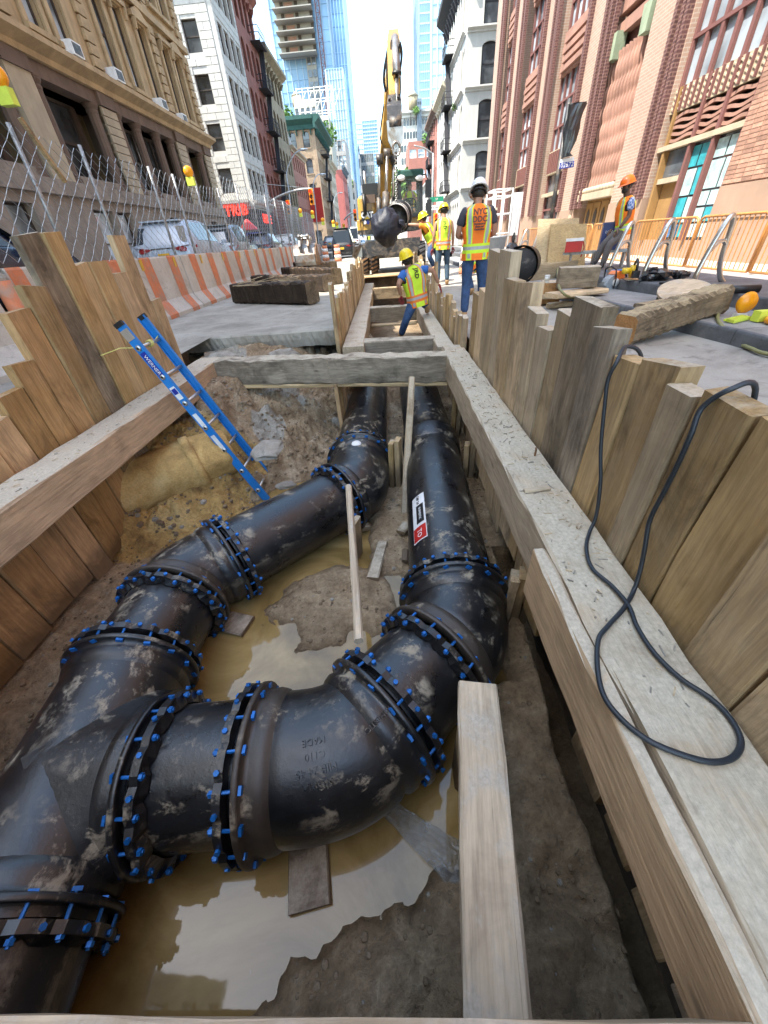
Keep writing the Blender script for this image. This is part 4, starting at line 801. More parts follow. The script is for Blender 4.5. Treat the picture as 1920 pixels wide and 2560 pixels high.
# ================================================================== LADDER
t = thing('ladder', 'blue fibreglass ladder leaning out of the trench against the left beam', 'ladder', (-1.5, 4.0, -1.4))
bot = Vector((-1.66, 4.0, -1.40)); top = Vector((-2.535, 4.0, 0.66)); ld = (top - bot).normalized(); n_ = Vector((0, 1, 0)).cross(ld).normalized(); L = (top - bot).length
for s in (-1, 1):
    y = 4.0 + s * 0.205; o = Vector((0, s * 0.205, 0)); r = MB()
    r.bar(bot + o, top + o, 0.012, 0.085, n_); r.bar(bot + o + n_ * 0.038 - Vector((0, s * 0.014, 0)), top + o + n_ * 0.038 - Vector((0, s * 0.014, 0)), 0.034, 0.010, n_); r.bar(bot + o - n_ * 0.038 - Vector((0, s * 0.014, 0)), top + o - n_ * 0.038 - Vector((0, s * 0.014, 0)), 0.034, 0.010, n_)
    rl = part('rail', r, 'ladder_blue', t)
    e = MB(); e.bar(top + o - ld * 0.03, top + o + ld * 0.012, 0.03, 0.09, n_); part('end_cap', e, 'black', t)
    k = 0
    for i in range(7):
        p = bot + ld * (L - 0.24 - 0.305 * i)
        if s == -1: part('rung', MB().cyl(p + Vector((0, -0.205, 0)), p + Vector((0, 0.205, 0)), 0.016, n=12), 'aluminium', t, True)
        f = MB(); q = p + o + Vector((0, s * 0.007, 0)); f.tube([q, q + Vector((0, s * 0.012, 0))], [0.030, 0.024], 12); part('rivet', f, 'aluminium', t, True)
        g = MB(); g.tube([q + Vector((0, s * 0.0125, 0)), q + Vector((0, s * 0.014, 0))], [0.013, 0.013], 10); part('rung_hole', g, 'black', t)
# bracket, decals on the near rail (its outer face looks towards the camera, -y)
def on_rail(a, b, w, mat, name, lift=0.0075):
    p, q = top - ld * a, top - ld * b; o = Vector((0, -0.205 - lift, 0)); m_ = MB(); m_.bar(p + o, q + o, 0.002, w, n_); return part(name, m_, mat, t)
on_rail(0.06, 0.16, 0.088, 'aluminium', 'bracket'); on_rail(0.20 + 0.17, 0.20 + 0.36 - 0.02, 0.055, 'white', 'decal'); on_rail(0.66, 0.80, 0.06, 'white', 'decal'); on_rail(0.68, 0.74, 0.05, 'sign_blue', 'decal', 0.009); on_rail(0.98, 1.16, 0.05, 'white', 'decal'); on_rail(1.26, 1.44, 0.05, 'white', 'decal')
on_rail(0.285, 0.545, 0.058, 'sign_blue', 'decal', 0.009)
text('decal_lettering', 'WERNER', 0.05, frame(-ld, -n_ if (-n_).dot(Vector((1, 0, 1))) > 0 else n_, Vector((0, -1, 0)), top - ld * 0.415 + Vector((0, -0.2165, 0))), 'white', t, 0.001)
rp_ = MB(); c = top - ld * 0.24
for k in range(3): rp_.tube([c + Vector((0.03 * math.cos(a), -0.02 + 0.02 * k + 0.005 * math.sin(3 * a), 0.03 * math.sin(a))) for a in [i * math.pi / 6 for i in range(13)]], 0.005, 5)
rp_.tube([c + Vector((0, -0.19, 0.02)), c + Vector((-0.02, 0.02, -0.03)), c + Vector((0.0, 0.19, 0.03))], 0.005, 5); rp_.tube([c + Vector((0, -0.19, 0.0)), c + Vector((-0.15, -0.25, 0.02)), c + Vector((-0.32, -0.32, -0.02))], 0.004, 5)
part('tie_rope', rp_, 'rope', None, label='thin yellow rope tying the ladder top to the planks', cat='rope')
# ================================================================== CABLE over the right planks, lying on the beam
def smooth(P, k=8):
    P = [Vector(p) for p in P]; out_ = []
    for i in range(len(P) - 1):
        p0, p1, p2, p3 = P[max(i - 1, 0)], P[i], P[i + 1], P[min(i + 2, len(P) - 1)]
        for j in range(k):
            t_ = j / k; out_.append(0.5 * ((2 * p1) + (p2 - p0) * t_ + (2 * p0 - 5 * p1 + 4 * p2 - p3) * t_ * t_ + (3 * p1 - p0 - 3 * p2 + p3) * t_ ** 3))
    return out_ + [P[-1]]
xw = 0.945
def onw(a, b): return PX(a, b, xw)
def onb(a, b): return PZ(a, b, -0.064)
cab = [Vector((1.20, 1.74, 0.30)), Vector((1.12, 1.735, 0.62)), Vector((1.03, 1.73, 0.685)), PX(1543, 903, 0.965), onw(1520, 950), onw(1511, 1020), onw(1502, 1120), onw(1501, 1210), onw(1490, 1290), onb(1474, 1330), onb(1466, 1370), onb(1480, 1420), onb(1530, 1465), onb(1572, 1515), onb(1592, 1565), onb(1634, 1630), onb(1700, 1695), onb(1775, 1745), onb(1825, 1795), onb(1852, 1850), onb(1835, 1892), onb(1780, 1905), onb(1700, 1885), onb(1620, 1850), onb(1556, 1800), onb(1510, 1740), onb(1494, 1670), onb(1496, 1600), onb(1520, 1565), onb(1560, 1520), onb(1585, 1475), onw(1602, 1420), onw(1612, 1370), onw(1625, 1300), onw(1660, 1230), onw(1695, 1160), onw(1728, 1085), PX(1755, 1020, 0.965), Vector((1.0, 1.10, 0.705)), Vector((1.08, 1.105, 0.70)), Vector((1.14, 1.11, 0.45))]
part('power_cable', MB().tube(smooth(cab, 7), 0.0085, 8), 'cable', None, True, label='black power cable looped on the right beam and hung over two plank tops', cat='cable')
hs = [(4.6, 12.0, 0.33), PZ(1395, 705, 0.33), PZ(1410, 735, 0.30), PZ(1437, 747, 0.1), PZ(1480, 777, 0.03), PZ(1530, 783, 0.03), PZ(1570, 775, 0.05), PZ(1610, 762, 0.16), PZ(1685, 755, 0.18), PZ(1740, 775, 0.20), (4.10, 5.25, 0.18), PZ(1795, 801, 0.17), PZ(1820, 830, 0.10), PZ(1845, 855, 0.03), PZ(1880, 872, 0.03), PZ(1945, 890, 0.03), (4.0, 2.6, 0.03)]
part('hose', MB().tube(smooth(hs, 6), 0.018, 8), 'hose_green', None, True, label='olive green hose snaking past the big log on the right', cat='hose')
# ================================================================== BARRIERS on the left
def barrier_x(y): return -5.07 - 0.009 * y - (0.035 * max(0, y - 24) if y > 24 else 0)
BP = [(-0.30, 0), (-0.30, 0.08), (-0.13, 0.34), (-0.075, 1.12), (-0.06, 1.15), (0.06, 1.15), (0.075, 1.12), (0.13, 0.34), (0.30, 0.08), (0.30, 0)]
def barrier(y0, y1, label, stripes, plates, group='concrete barriers along the street', n=1):
    t = thing('concrete_barrier', label, 'barrier', (barrier_x(y0), y0, 0), group)
    mb = MB(); rd = random.Random(int(y0 * 10)); k = 0; ys_ = [y0 + 0.015, y0 + 0.03] + [y0 + (y1 - y0) * i / 8 for i in range(1, 8)] + [y1 - 0.03, y1 - 0.015]
    for i, y in enumerate(ys_):
        s = 0.96 if i in (0, len(ys_) - 1) else 1.0
        for a, z in BP: mb.v.append((barrier_x(y) + a * s + rd.uniform(-.003, .003), y, z * (0.995 if s < 1 else 1)))
    m_ = len(BP); mb.f = [(i * m_ + j, i * m_ + j + 1, (i + 1) * m_ + j + 1, (i + 1) * m_ + j) for i in range(len(ys_) - 1) for j in range(m_ - 1)] + [tuple(range(m_)), tuple(range(len(ys_) * m_ - 1, (len(ys_) - 1) * m_ - 1, -1))]; mb.mi = [0] * len(mb.f)
    mb.f = [f[::-1] for f in mb.f]
    part('body', mb, 'barrier_concrete', t)
    for (ya, w_) in stripes:
        q = MB(); rows = [(0.304, 0.0), (0.304, 0.082), (0.134, 0.341), (0.079, 1.122), (0.062, 1.153), (-0.062, 1.153)]
        for a, z in rows:
            for yy in (ya, ya + w_): q.v.append((barrier_x(yy) + a + 0.001, yy + rd.uniform(-.012, .012), z))
        q.f = [(2 * i, 2 * i + 1, 2 * i + 3, 2 * i + 2) for i in range(len(rows) - 1)]; q.mi = [0] * len(q.f); part('stripe', q, 'orange_paint', t)
    for ya in plates:
        q = MB(); x = barrier_x(ya) + 0.093; q.box((x, ya - 0.05, 0.93), (x + 0.008, ya + 0.05, 1.12)); part('reflector', q, 'reflector', t)
    return t
def st(y0, y1, ph, d=1.2, w_=0.42): 
    r = []; y = ph
    while y + w_ < y1:
        if y > y0 + 0.03: r.append((y, w_))
        y += d
    return r
barrier(1.2, 5.42, 'white concrete barrier section cut by the left edge, one gold reflector on its end', [(4.1, 0.3), (2.4, 0.3)], [5.15], None)
barrier(5.75, 11.0, 'first long striped barrier section, behind the stepped left planks', [(5.8, 0.26)] + st(5.75, 11.0, 7.9), [9.1, 10.6])
barrier(11.02, 16.2, 'second striped barrier section beside the dark timbers', st(11.02, 16.2, 11.5), [12.2, 13.9, 15.6])
barrier(16.22, 21.5, 'third striped barrier section, just left of the steel bucket', st(16.22, 21.5, 16.3), [17.5, 19.8])
for k in range(4): barrier(21.55 + 5 * k, 26.5 + 5 * k, ['faded striped barrier right behind the steel bucket', 'faded striped barrier second beyond the bucket', 'small faded barrier third beyond the bucket', 'farthest small barrier by the orange cones'][k], st(21.55 + 5 * k, 26.5 + 5 * k, 21.9 + 5 * k, 1.2, 0.45), [])
rock('concrete_chunk', 'broken grey concrete chunk between the first two barriers behind the dark plank', (-5.05, 5.6, 0.98), 0.15, 'grey_rubble', (0.8, 1, 0.9), 14)
mb = MB().cyl((-5.0, 5.58, 0.1), (-5.0, 5.58, 1.02), 0.12, 0.10, 12); part('orange_drum', mb, 'orange_paint', None, True, label='orange rubber post squeezed between the first two barriers', cat='traffic post')
# ------------------------------------------------------------------ chain link fence on the barriers
t = thing('chain_link_fence', 'chain link fence on leaning steel posts standing on the barriers', 'fence', (-5.1, 3, 1.15))
def wire(y0, y1, dy, dz, r, z0=1.16, z1=2.66):
    mb = MB(); y = y0; k = 0; rd = random.Random(3)
    while y < y1:
        n = int((z1 - z0) / dz); pv = None; x0 = barrier_x(y) + 0.07
        sag = 0.04 * math.sin(y * 1.3)
        pts_ = []
        for i in range(n + 2):
            z = z0 + dz * i; s = (1 if ((i + k) % 2) else -1) * dy * 0.52
            if i == n + 1: s *= 0.5
            pts_.append(Vector((x0 + 0.012 * math.sin(z * 5 + y) + (0.006 if i % 2 else -0.006), y + s, min(z, z1 + 0.05) + sag + rd.uniform(-.003, .003))))
        for i, p in enumerate(pts_):
            for a in range(3): b = a * 2.094; mb.v.append((p.x + math.cos(b) * r, p.y + math.sin(b) * r, p.z))
        o = len(mb.v) - 3 * len(pts_)
        for i in range(len(pts_) - 1):
            for a in range(3): mb.f.append((o + i * 3 + a, o + i * 3 + (a + 1) % 3, o + i * 3 + 3 + (a + 1) % 3, o + i * 3 + 3 + a))
        y += dy; k += 1
    mb.mi = [0] * len(mb.f); return mb
part('wire_mesh', wire(2.9, 15.5, 0.125, 0.105, 0.0048), 'galv', t, kind='stuff')
part('wire_mesh', wire(15.5, 38, 0.15, 0.12, 0.007, 1.16, 3.0), 'galv', t, kind='stuff')
POSTY = [4.2, 5.7, 7.15, 8.6, 10.9, 12.1, 13.3, 15.2, 17, 19, 21, 23, 25, 27, 29.5, 32, 34.5]
for y in POSTY:
    x = barrier_x(y) + 0.03; mb = MB(); mb.cyl((x, y, 0.9), (x + 0.0, y + R_.uniform(-0.05, 0.22), (2.75 if y < 16 else 3.05)), 0.03, n=8); part('post', mb, 'galv', t, True)
def warning_lamp(p, label, s=1.0, yaw=0.0, group=None):
    t = thing('warning_lamp', label, 'lamp', p, group)
    p = Vector(p); mb = MB(); Mx = Matrix.Translation(p) @ Matrix.Rotation(yaw, 4, 'Z') @ Matrix.Rotation(math.pi / 2, 4, 'X')
    mb.lathe([(0.0, -0.055), (0.06, -0.052), (0.088, -0.03), (0.095, 0), (0.088, 0.03), (0.06, 0.052), (0, 0.055)], Mx @ Matrix.Scale(s, 4) @ Matrix.Translation((0, 0.16, 0)), 18); part('lens', mb, 'amber', t, True)
    b = MB(); b.box((-0.075 * s, -0.045 * s, -0.06 * s), (0.075 * s, 0.045 * s, 0.075 * s), Matrix.Translation(p)); part('battery_box', b, 'lime', t)
warning_lamp(PX(478, 455, -4.98) , 'amber barricade lamp with lime base on a fence post, above the silver car', 1.25, 0.6)
warning_lamp(PX(18, 245, -4.98), 'amber barricade lamp cut off by the left edge, in front of the brown columns', 1.25, 0.3)
mb = MB(); q = PX(30, 265, -5.0); mb.bar(q + Vector((0, 0.05, -0.1)), q + Vector((0.05, 0.35, -0.75)), 0.05, 0.05); part('lamp_stake', mb, 'tan_wood', None, label='wooden stake carrying the lamp at the left edge', cat='stake')
for i, (a, b) in enumerate(((752, 532), (782, 536), (808, 553), (834, 558), (843, 562), (860, 565), (870, 578))): warning_lamp(PX(a, b + 6, -5.35 - 0.1 * i), ['amber lamp nearest on the far fence top', 'amber lamp second along the far fence top', 'amber lamp third along the far fence top', 'amber lamp fourth along the far fence top', 'amber lamp fifth along the far fence top', 'amber lamp sixth along the far fence top', 'amber lamp last along the far fence top'][i], 1.35 + 0.18 * i, 0, 'lamps along the far fence')
# ------------------------------------------------------------------ dark timbers, bucket
def log(name, label, p0, p1, w_, h_, mat, end=None, seed=1, rough=0.02, **kw): return board(name, p0, p1, w_, h_, mat, None, label=label, cat='timber', seed=seed, seg=40, rough=rough * 0.6, jag=0.007, cham=0.04, endmat=end, **kw)
def gp(x, y, h): v = PZ(x, y, 0.0); v.z = h; return v
log('salvaged_timber', 'nearest dark rotten timber with a pale sawn end, lying on the slab', PZ(594, 757, 0.02) + Vector((0, .18, .21)), PZ(783, 762, 0.02) + Vector((0, 0.20, .23)), 0.42, 0.44, 'rotten_log', 'old_log', 21)
log('salvaged_timber', 'second dark timber behind the nearest one, reaching towards the far trench planks', PZ(640, 722, 0) + Vector((0, .2, .19)), PZ(826, 731, 0) + Vector((-0.05, .2, .22)), 0.38, 0.42, 'rotten_log', 'old_log', 22)
log('salvaged_timber', 'third dark timber, yellow soil heaped on it', PZ(716, 700, 0) + Vector((0, .2, .22)), PZ(858, 712, 0) + Vector((-0.2, .2, .24)), 0.4, 0.46, 'rotten_log', 'old_log', 23)
log('salvaged_timber', 'farthest dark timber, directly under the steel bucket', PZ(742, 682, 0) + Vector((0, .3, .25)), PZ(845, 684, 0) + Vector((-0.2, .3, .25)), 0.4, 0.44, 'rotten_log', 'old_log', 24)
mb = MB()
for i in range(14):
    p = Vector((-3.6 + R_.uniform(-0.6, 0.9), 10.8 + R_.uniform(-0.5, 0.7), 0.46)); a = R_.uniform(-0.6, 0.6); mb.bar(p, p + Vector((math.cos(a) * 0.6, math.sin(a) * 0.6, R_.uniform(-0.05, 0.1))), 0.025, 0.012)
part('splinters', mb, 'grey_wood', None, kind='stuff', label='long splinters scattered on the nearest dark timber', cat='splinters')
# digging bucket standing on its edge
bx = PZ(795, 667, 0.3); Yb = 19.2
def by(a, b, Y=19.2): return PY(a, b, Y)
t = thing('excavator_bucket', 'worn steel digging bucket standing on the dark timbers, rust brown side', 'bucket', (by(795, 650).x, Yb, 0.5))
L0, R0 = by(741, 665), by(793, 668); c = (L0 + R0) / 2; wB = (R0.x - L0.x); z0 = 0.42; zt = by(760, 600).z
def bk(u, v, z): return Vector((L0.x + wB * u, Yb + v, z))
prof = [(1.35, z0 + 0.000), (0.5, z0 - 0.0), (0.08, z0 + 0.013), (-0.04, z0 + 0.141), (-0.04, z0 + 0.397), (0.08, z0 + 0.608), (0.30, z0 + 0.755), (0.5, z0 + 0.781)]
mb = MB()
for u in (0, 1): mb.v += [tuple(bk(u, v, z)) for v, z in prof]
n = len(prof); mb.f = [(i, i + 1, n + i + 1, n + i) for i in range(n - 1)]; mb.mi = [0] * len(mb.f); part('shell', mb, 'bucket_grey', t)
for u in (0.0, 1.0):
    mb = MB(); x = L0.x + wB * u; mb.prism([(v, z) for v, z in prof], -0.03, 0.03, frame(Vector((0, 1, 0)), Vector((0, 0, 1)), Vector((1, 0, 0)), Vector((x, Yb, 0)))); part('side_plate', mb, 'rust' if u else 'bucket_grey', t)
for u in (0.32, 0.72):
    mb = MB(); x = L0.x + wB * u; mb.prism([(0.0, z0 + 0.480), (-0.10, z0 + 0.704), (0.1, z0 + 0.928), (0.0, z0 + 1.037), (0.12, z0 + 1.114), (0.26, z0 + 1.037), (0.42, z0 + 0.928), (0.75, z0 + 1.037), (0.85, z0 + 0.960), (0.6, z0 + 0.736)], -0.035, 0.035, frame(Vector((0, 1, 0)), Vector((0, 0, 1)), Vector((1, 0, 0)), Vector((x, Yb, 0)))); part('lug', mb, 'bucket_grey', t)
for v, z in ((0.12, z0 + 1.037), (0.7, z0 + 0.960)):
    mb = MB().cyl(bk(0.26, v, z), bk(0.8, v, z), 0.05, n=10); part('pin', mb, 'steel', t, True)
mb = MB()
for k in range(5): mb.box((L0.x + wB * (0.02 + 0.24 * k) - 0.04, Yb + 1.3, z0 - 0.03), (L0.x + wB * (0.02 + 0.24 * k) + 0.06, Yb + 1.55, z0 + 0.032))
part('teeth', mb, 'rust', t)
# ------------------------------------------------------------------ right side: logs, blocks, tools
log('squared_log', 'big weathered log with an orange sawn end, resting across the right kerb', Vector((2.60, 4.52, 0.155)), Vector((3.88, 5.0, 0.315)), 0.29, 0.29, 'old_log', 'endgrain', 31, 0.008)
def blk(name, label, a, b, z, L, w_, h_, mat, ang, seed=1, end=None, rough=0.006):
    p = PZ(a, b, z); d = Vector((math.cos(math.radians(ang)), math.sin(math.radians(ang)), 0)) * L / 2; p.z = z + h_ / 2
    return board(name, p - d, p + d, w_, h_, mat, None, label=label, cat='timber', seed=seed, rough=rough, cham=0.015, endmat=end)
blk('wood_block', 'stout brown timber block resting on planks, right of the others', 1438, 718, 0.27, 0.60, 0.34, 0.30, 'weathered', 165, 41)
blk('wood_block', 'timber block with orange end grain, paper cup on top', 1370, 755, 0.02, 0.5, 0.32, 0.32, 'grey_wood', 75, 42, 'endgrain')
blk('wood_block', 'pale end of a timber behind the cup block', 1320, 708, 0.04, 0.5, 0.3, 0.3, 'clean_board', 70, 43)
blk('wood_plank', 'grey plank leaning up behind the cup block', 1375, 700, 0.12, 1.25, 0.1, 0.34, 'grey_wood', 15, 44)
blk('wood_plank', 'pale plank under the stout block', 1440, 737, 0.19, 0.95, 0.35, 0.06, 'pine', 15, 45)
blk('wood_plank', 'second plank crossing under the stout block', 1400, 745, 0.11, 0.8, 0.25, 0.06, 'grey_wood', -20, 46)
blk('wood_plank', 'short plank end lying in front of the cup block', 1397, 768, 0.01, 0.4, 0.14, 0.07, 'tan_wood', 10, 47)
blk('wood_plank', 'thin board under the pale timber end', 1325, 725, 0.01, 0.7, 0.2, 0.05, 'tan_wood', 5, 48)
t = thing('paper_cup', 'white paper cup standing on the timber block', 'cup', tuple(PZ(1366, 707, 0.34)))
p = PZ(1366, 707, 0.34); part('cup', MB().cyl(p, p + Vector((0, 0, 0.10)), 0.034, 0.045, 14), 'white', t, True); part('band', MB().cyl(p + Vector((0, 0, 0.03)), p + Vector((0, 0, 0.07)), 0.040, 0.043, 14), 'tan_fabric', t, True); part('lid', MB().cyl(p + Vector((0, 0, 0.10)), p + Vector((0, 0, 0.115)), 0.048, 0.044, 14), 'white', t, True)
# round wooden cable drum cheek and offcut, rag, shovel
mb = MB(); c = PZ(1700, 765, 0.22) ; mb.lathe([(0.0, -0.02), (0.33, -0.02), (0.335, 0.02), (0.0, 0.02)], Matrix.Translation(Vector((4.12, 5.95, 0.27))) @ Matrix.Rotation(math.radians(18), 4, 'X') @ Matrix.Rotation(math.radians(-8), 4, 'Y'), 28); part('wooden_disc', mb, 'clean_board', None, False, label='round pale wooden disc lying behind the big log', cat='wooden disc')
blk('wood_plank', 'plank end under the round wooden disc', 1640, 765, 0.16, 0.6, 0.2, 0.06, 'old_log', 20, 50)
mb = MB().box((-0.1, -0.12, 0), (0.12, 0.12, 0.05), Matrix.Translation((4.05, 5.45, 0.28)) @ Matrix.Rotation(0.4, 4, 'Z')); part('offcut', mb, 'grey_wood', None, label='small square offcut leaning on the big log', cat='wood')
rd = random.Random(2); mb = MB().ball((3.86, 5.5, 0.19), 0.10, 12, 7, (1.3, 0.7, 0.5), 0.3, rd); part('rag', mb, 'white', None, True, label='crumpled pale blue and white rag by the big log', cat='rag')
t = thing('shovel', 'short handled shovel lying on the kerb by the wooden disc', 'shovel', (3.9, 6.4, 0.3))
a, b = PZ(1690 - 20, 706, 0.35), PZ(1652, 745, 0.2); part('handle', MB().cyl(a, b, 0.018, n=8), 'grey_wood', t, True); part('grip', MB().cyl(a + Vector((-0.12, 0, 0)), a + Vector((0.16, 0, 0)), 0.02, n=8), 'black', t, True); part('socket', MB().bar(b, b + (b - a).normalized() * 0.12, 0.1, 0.04), 'black', t)
# chainsaw
def chainsaw():
    p = PZ(1525, 722, 0.15); t = thing('chainsaw', 'small orange and white chainsaw on the granite kerb', 'chainsaw', tuple(p)); q = Matrix.Translation(p) @ Matrix.Rotation(math.radians(200), 4, 'Z') @ Matrix.Scale(1.15, 4)
    mb = MB(); mb.prism([(-0.16, 0.0), (0.13, 0.0), (0.16, 0.06), (0.12, 0.15), (0.02, 0.2), (-0.10, 0.18), (-0.18, 0.1)], -0.06, 0.06, q @ Matrix.Rotation(math.pi / 2, 4, 'X')); part('body', mb, 'grey_plastic', t)
    mb = MB(); mb.prism([(-0.17, 0.10), (0.02, 0.10), (0.04, 0.2), (-0.02, 0.24), (-0.13, 0.22)], -0.075, 0.075, q @ Matrix.Rotation(math.pi / 2, 4, 'X')); part('cover', mb, 'saw_orange', t)
    mb = MB(); mb.tube([q @ Vector(v) for v in ((0.02, 0.08, 0.02), (0.06, 0.12, 0.14), (0.08, 0.1, 0.26), (0.08, 0, 0.30), (0.08, -0.1, 0.27), (0.05, -0.12, 0.12))], 0.012, 8); part('front_handle', mb, 'black', t, True)
    mb = MB(); mb.tube([q @ Vector(v) for v in ((-0.15, 0, 0.2), (-0.26, 0, 0.16), (-0.30, 0, 0.06), (-0.2, 0, 0.01))], 0.015, 8); part('rear_handle', mb, 'black', t, True)
    mb = MB(); mb.prism([(0.12, 0.03), (0.50, 0.04), (0.54, 0.065), (0.50, 0.09), (0.12, 0.11)], -0.004, 0.004, q @ Matrix.Rotation(math.pi / 2, 4, 'X')); part('guide_bar', mb, 'steel', t)
    for z in (0.07,): part('starter', MB().cyl(q @ Vector((0, 0.06, z + 0.02)), q @ Vector((0, 0.09, z + 0.02)), 0.06, n=14), 'white', t, True)
chainsaw()
def power_saw():
    p = PZ(1577, 698, 0.30); t = thing('circular_saw', 'yellow cordless circular saw on the granite step', 'power saw', tuple(p)); q = Matrix.Translation(p) @ Matrix.Rotation(math.radians(75), 4, 'Z') @ Matrix.Scale(1.25, 4)
    part('base_plate', MB().box((-0.15, -0.08, 0), (0.15, 0.08, 0.006), q), 'steel', t); part('guard', MB().cyl(q @ Vector((0.02, -0.03, 0.09)), q @ Vector((0.02, 0.03, 0.09)), 0.095, n=18), 'drill_yellow', t, True)
    part('motor', MB().cyl(q @ Vector((0.02, 0.03, 0.1)), q @ Vector((0.02, 0.13, 0.1)), 0.045, n=12), 'drill_yellow', t, True); mb = MB(); mb.tube([q @ Vector(v) for v in ((0.02, 0, 0.17), (-0.05, 0, 0.23), (-0.13, 0, 0.2), (-0.16, 0, 0.1))], 0.02, 8); part('handle', mb, 'black', t, True); part('battery', MB().box((-0.2, -0.04, 0.03), (-0.11, 0.04, 0.11), q), 'black', t)
power_saw()
rd = random.Random(6); mb = MB()
for i in range(16): mb.ball(PZ(1660, 700, 0.3) + Vector((rd.uniform(-0.30, 0.30), rd.uniform(-0.12, 0.12), rd.uniform(0.02, 0.12))), rd.uniform(0.05, 0.10), 7, 5, (1.3, 0.8, 0.8), 0.45, rd)
part('rumpled_bag', mb, 'black_bag', None, label='rumpled black bag heap on the granite step between two bike racks', cat='bag')
mb = MB(); p = PZ(1822, 725, 0.34); mb.cyl(p, p + Vector((0.32, -0.06, 0)), 0.045, n=14); o = part('bottle', mb, 'black', None, True, label='dark bottle lying on the granite at the right', cat='bottle')
mb = MB().box((-0.16, -0.08, 0), (0.16, 0.08, 0.02), Matrix.Translation(PZ(1537, 678, 0.30))); part('tray', mb, 'ladder_blue', None, label='small light blue tray on the granite beside the seated man', cat='tray')
# orange barricade light and red cone at the right edge
def right_edge():
    t = thing('folded_barricade', 'red plastic barricade with a white panel, cut by the right edge', 'barricade', (4.1, 4.45, 0.15)); q = Matrix.Translation((4.22, 4.40, 0.15)) @ Matrix.Rotation(math.radians(-12), 4, 'Z')
    part('body', MB().prism([(-0.16, 0), (0.5, 0), (0.5, 0.62), (0.04, 0.62), (-0.06, 0.3)], -0.06, 0.06, q @ Matrix.Rotation(math.pi / 2, 4, 'X')), 'red', t); part('panel', MB().box((0.02, -0.07, 0.32), (0.45, -0.062, 0.47), q), 'white', t)
    p = PZ(1865, 790, 0.20); t = thing('warning_lamp', 'amber lamp leaning behind the lime strip at the right edge', 'lamp', tuple(p)); M_ = Matrix.Translation(Vector((4.0, 4.72, 0.30))) @ Matrix.Rotation(0.2, 4, 'Y') @ Matrix.Rotation(math.pi / 2, 4, 'X')
    part('lens', MB().lathe([(0, -0.04), (0.09, -0.035), (0.11, 0), (0.09, 0.035), (0, 0.04)], M_, 20), 'amber', t, True); part('battery_box', MB().box((3.93, 4.68, 0.15), (4.04, 4.76, 0.20)), 'white', t)
    t = thing('warning_lamp', 'amber lamp lying flat at the right edge with a lime box', 'lamp', (4.02, 4.3, 0.16)); part('lens', MB().lathe([(0, -0.03), (0.10, -0.025), (0.11, 0), (0.10, 0.03), (0, 0.03)], Matrix.Translation((4.03, 4.28, 0.19)), 20), 'amber', t, True); part('battery_box', MB().box((3.93, 4.40, 0.16), (4.08, 4.50, 0.26)), 'lime', t)
    mb = MB()
    for k in range(7): mb.box((3.70 + 0.04 * k, 4.42 + 0.02 * k, 0.16), (3.725 + 0.04 * k, 4.54 + 0.02 * k, 0.19))
    mb.bar((3.70, 4.43, 0.175), (3.97, 4.56, 0.175), 0.02, 0.02); mb.bar((3.68, 4.53, 0.175), (3.95, 4.66, 0.175), 0.02, 0.02); part('strip', mb, 'lime', None, label='ribbed lime green plastic strip on the kerb at the right', cat='plastic strip')
right_edge()
# ------------------------------------------------------------------ steel bike racks
def rack(pf_, label, bend=0.0):
    x, y = pf_; t = thing('bike_rack', label, 'bike rack', (x, y, 0.3), 'steel loop bike racks'); d = Vector((0.93, 0.30, 0)).normalized() * 0.56; u = Vector((0, 0, 1)); p = Vector((x, y, 0.29))
    P = [p, p + d * -0.05 + u * 0.06, p + d * -0.06 + u * 0.18, p + d * 0.06 + u * 0.42, p + d * 0.22 + u * 0.66, p + d * 0.33 + u * 0.77, p + d * 0.43 + u * 0.79, p + d * 0.50 + u * 0.70, p + d * 0.54 + u * 0.5, p + d * 0.57 + u * 0.36, p + d * 0.66 + u * 0.2, p + d * 0.82 + u * 0.07, p + d * 1.0 + u * 0.0]
    part('hoop', MB().tube(smooth(P, 5), 0.033, 12), 'steel', t, True); part('crossbar', MB().tube(smooth([p + d * 0.10 + u * 0.42, p + d * 0.25 + u * 0.50, p + d * 0.42 + u * 0.52, p + d * 0.55 + u * 0.47], 5), 0.026, 10), 'steel', t, True)
for i, (x, y) in enumerate([(4.78, 5.05), (4.46, 6.30), (4.23, 7.20), (4.23, 8.36), (4.05, 12.6), (4.05, 13.9)]): rack((x, y), ['bike rack loop cut off by the right edge', 'steel bike rack loop by the lying bottle, second from the right', 'steel bike rack loop behind the rumpled black bag', 'steel bike rack loop the seated man leans against', 'pale bike rack loop left of the leaning sign pole', 'pale bike rack loop beside the grey bin'][i])
# ------------------------------------------------------------------ crowd barricades
def barricade(p, q, label):
    p = Vector(p); q = Vector(q); t = thing('crowd_barricade', label, 'barricade', tuple(p), 'orange crowd barricades'); d = (q - p).normalized(); L = (q - p).length; u = Vector((0, 0, 1)); zb, zt = 0.08, 0.86
    P = [p + u * zb, p + u * (zt - 0.1), p + d * 0.03 + u * (zt - 0.03), p + d * 0.1 + u * zt, q - d * 0.1 + u * zt, q - d * 0.03 + u * (zt - 0.03), q + u * (zt - 0.1), q + u * zb]
    part('frame', MB().tube(P, 0.021, 8), 'barricade_paint', t, True); part('bottom_rail', MB().tube([p + u * zb, q + u * zb], 0.019, 8), 'barricade_paint', t, True)
    me = mesh('bar', MB().cyl((0, 0, zb), (0, 0, zt), 0.0085, n=6), 'barricade_paint'); n = int(L / 0.105)
    for i in range(1, n): inst('bar', me, Matrix.Translation(p + d * (L * i / n)), t)
    for e in (p + d * 0.12, q - d * 0.12): part('foot', MB().bar(e + u * -0.03 + Vector((-0.25, 0, 0)), e + u * -0.03 + Vector((0.25, 0, 0)), 0.04, 0.03), 'barricade_paint', t)
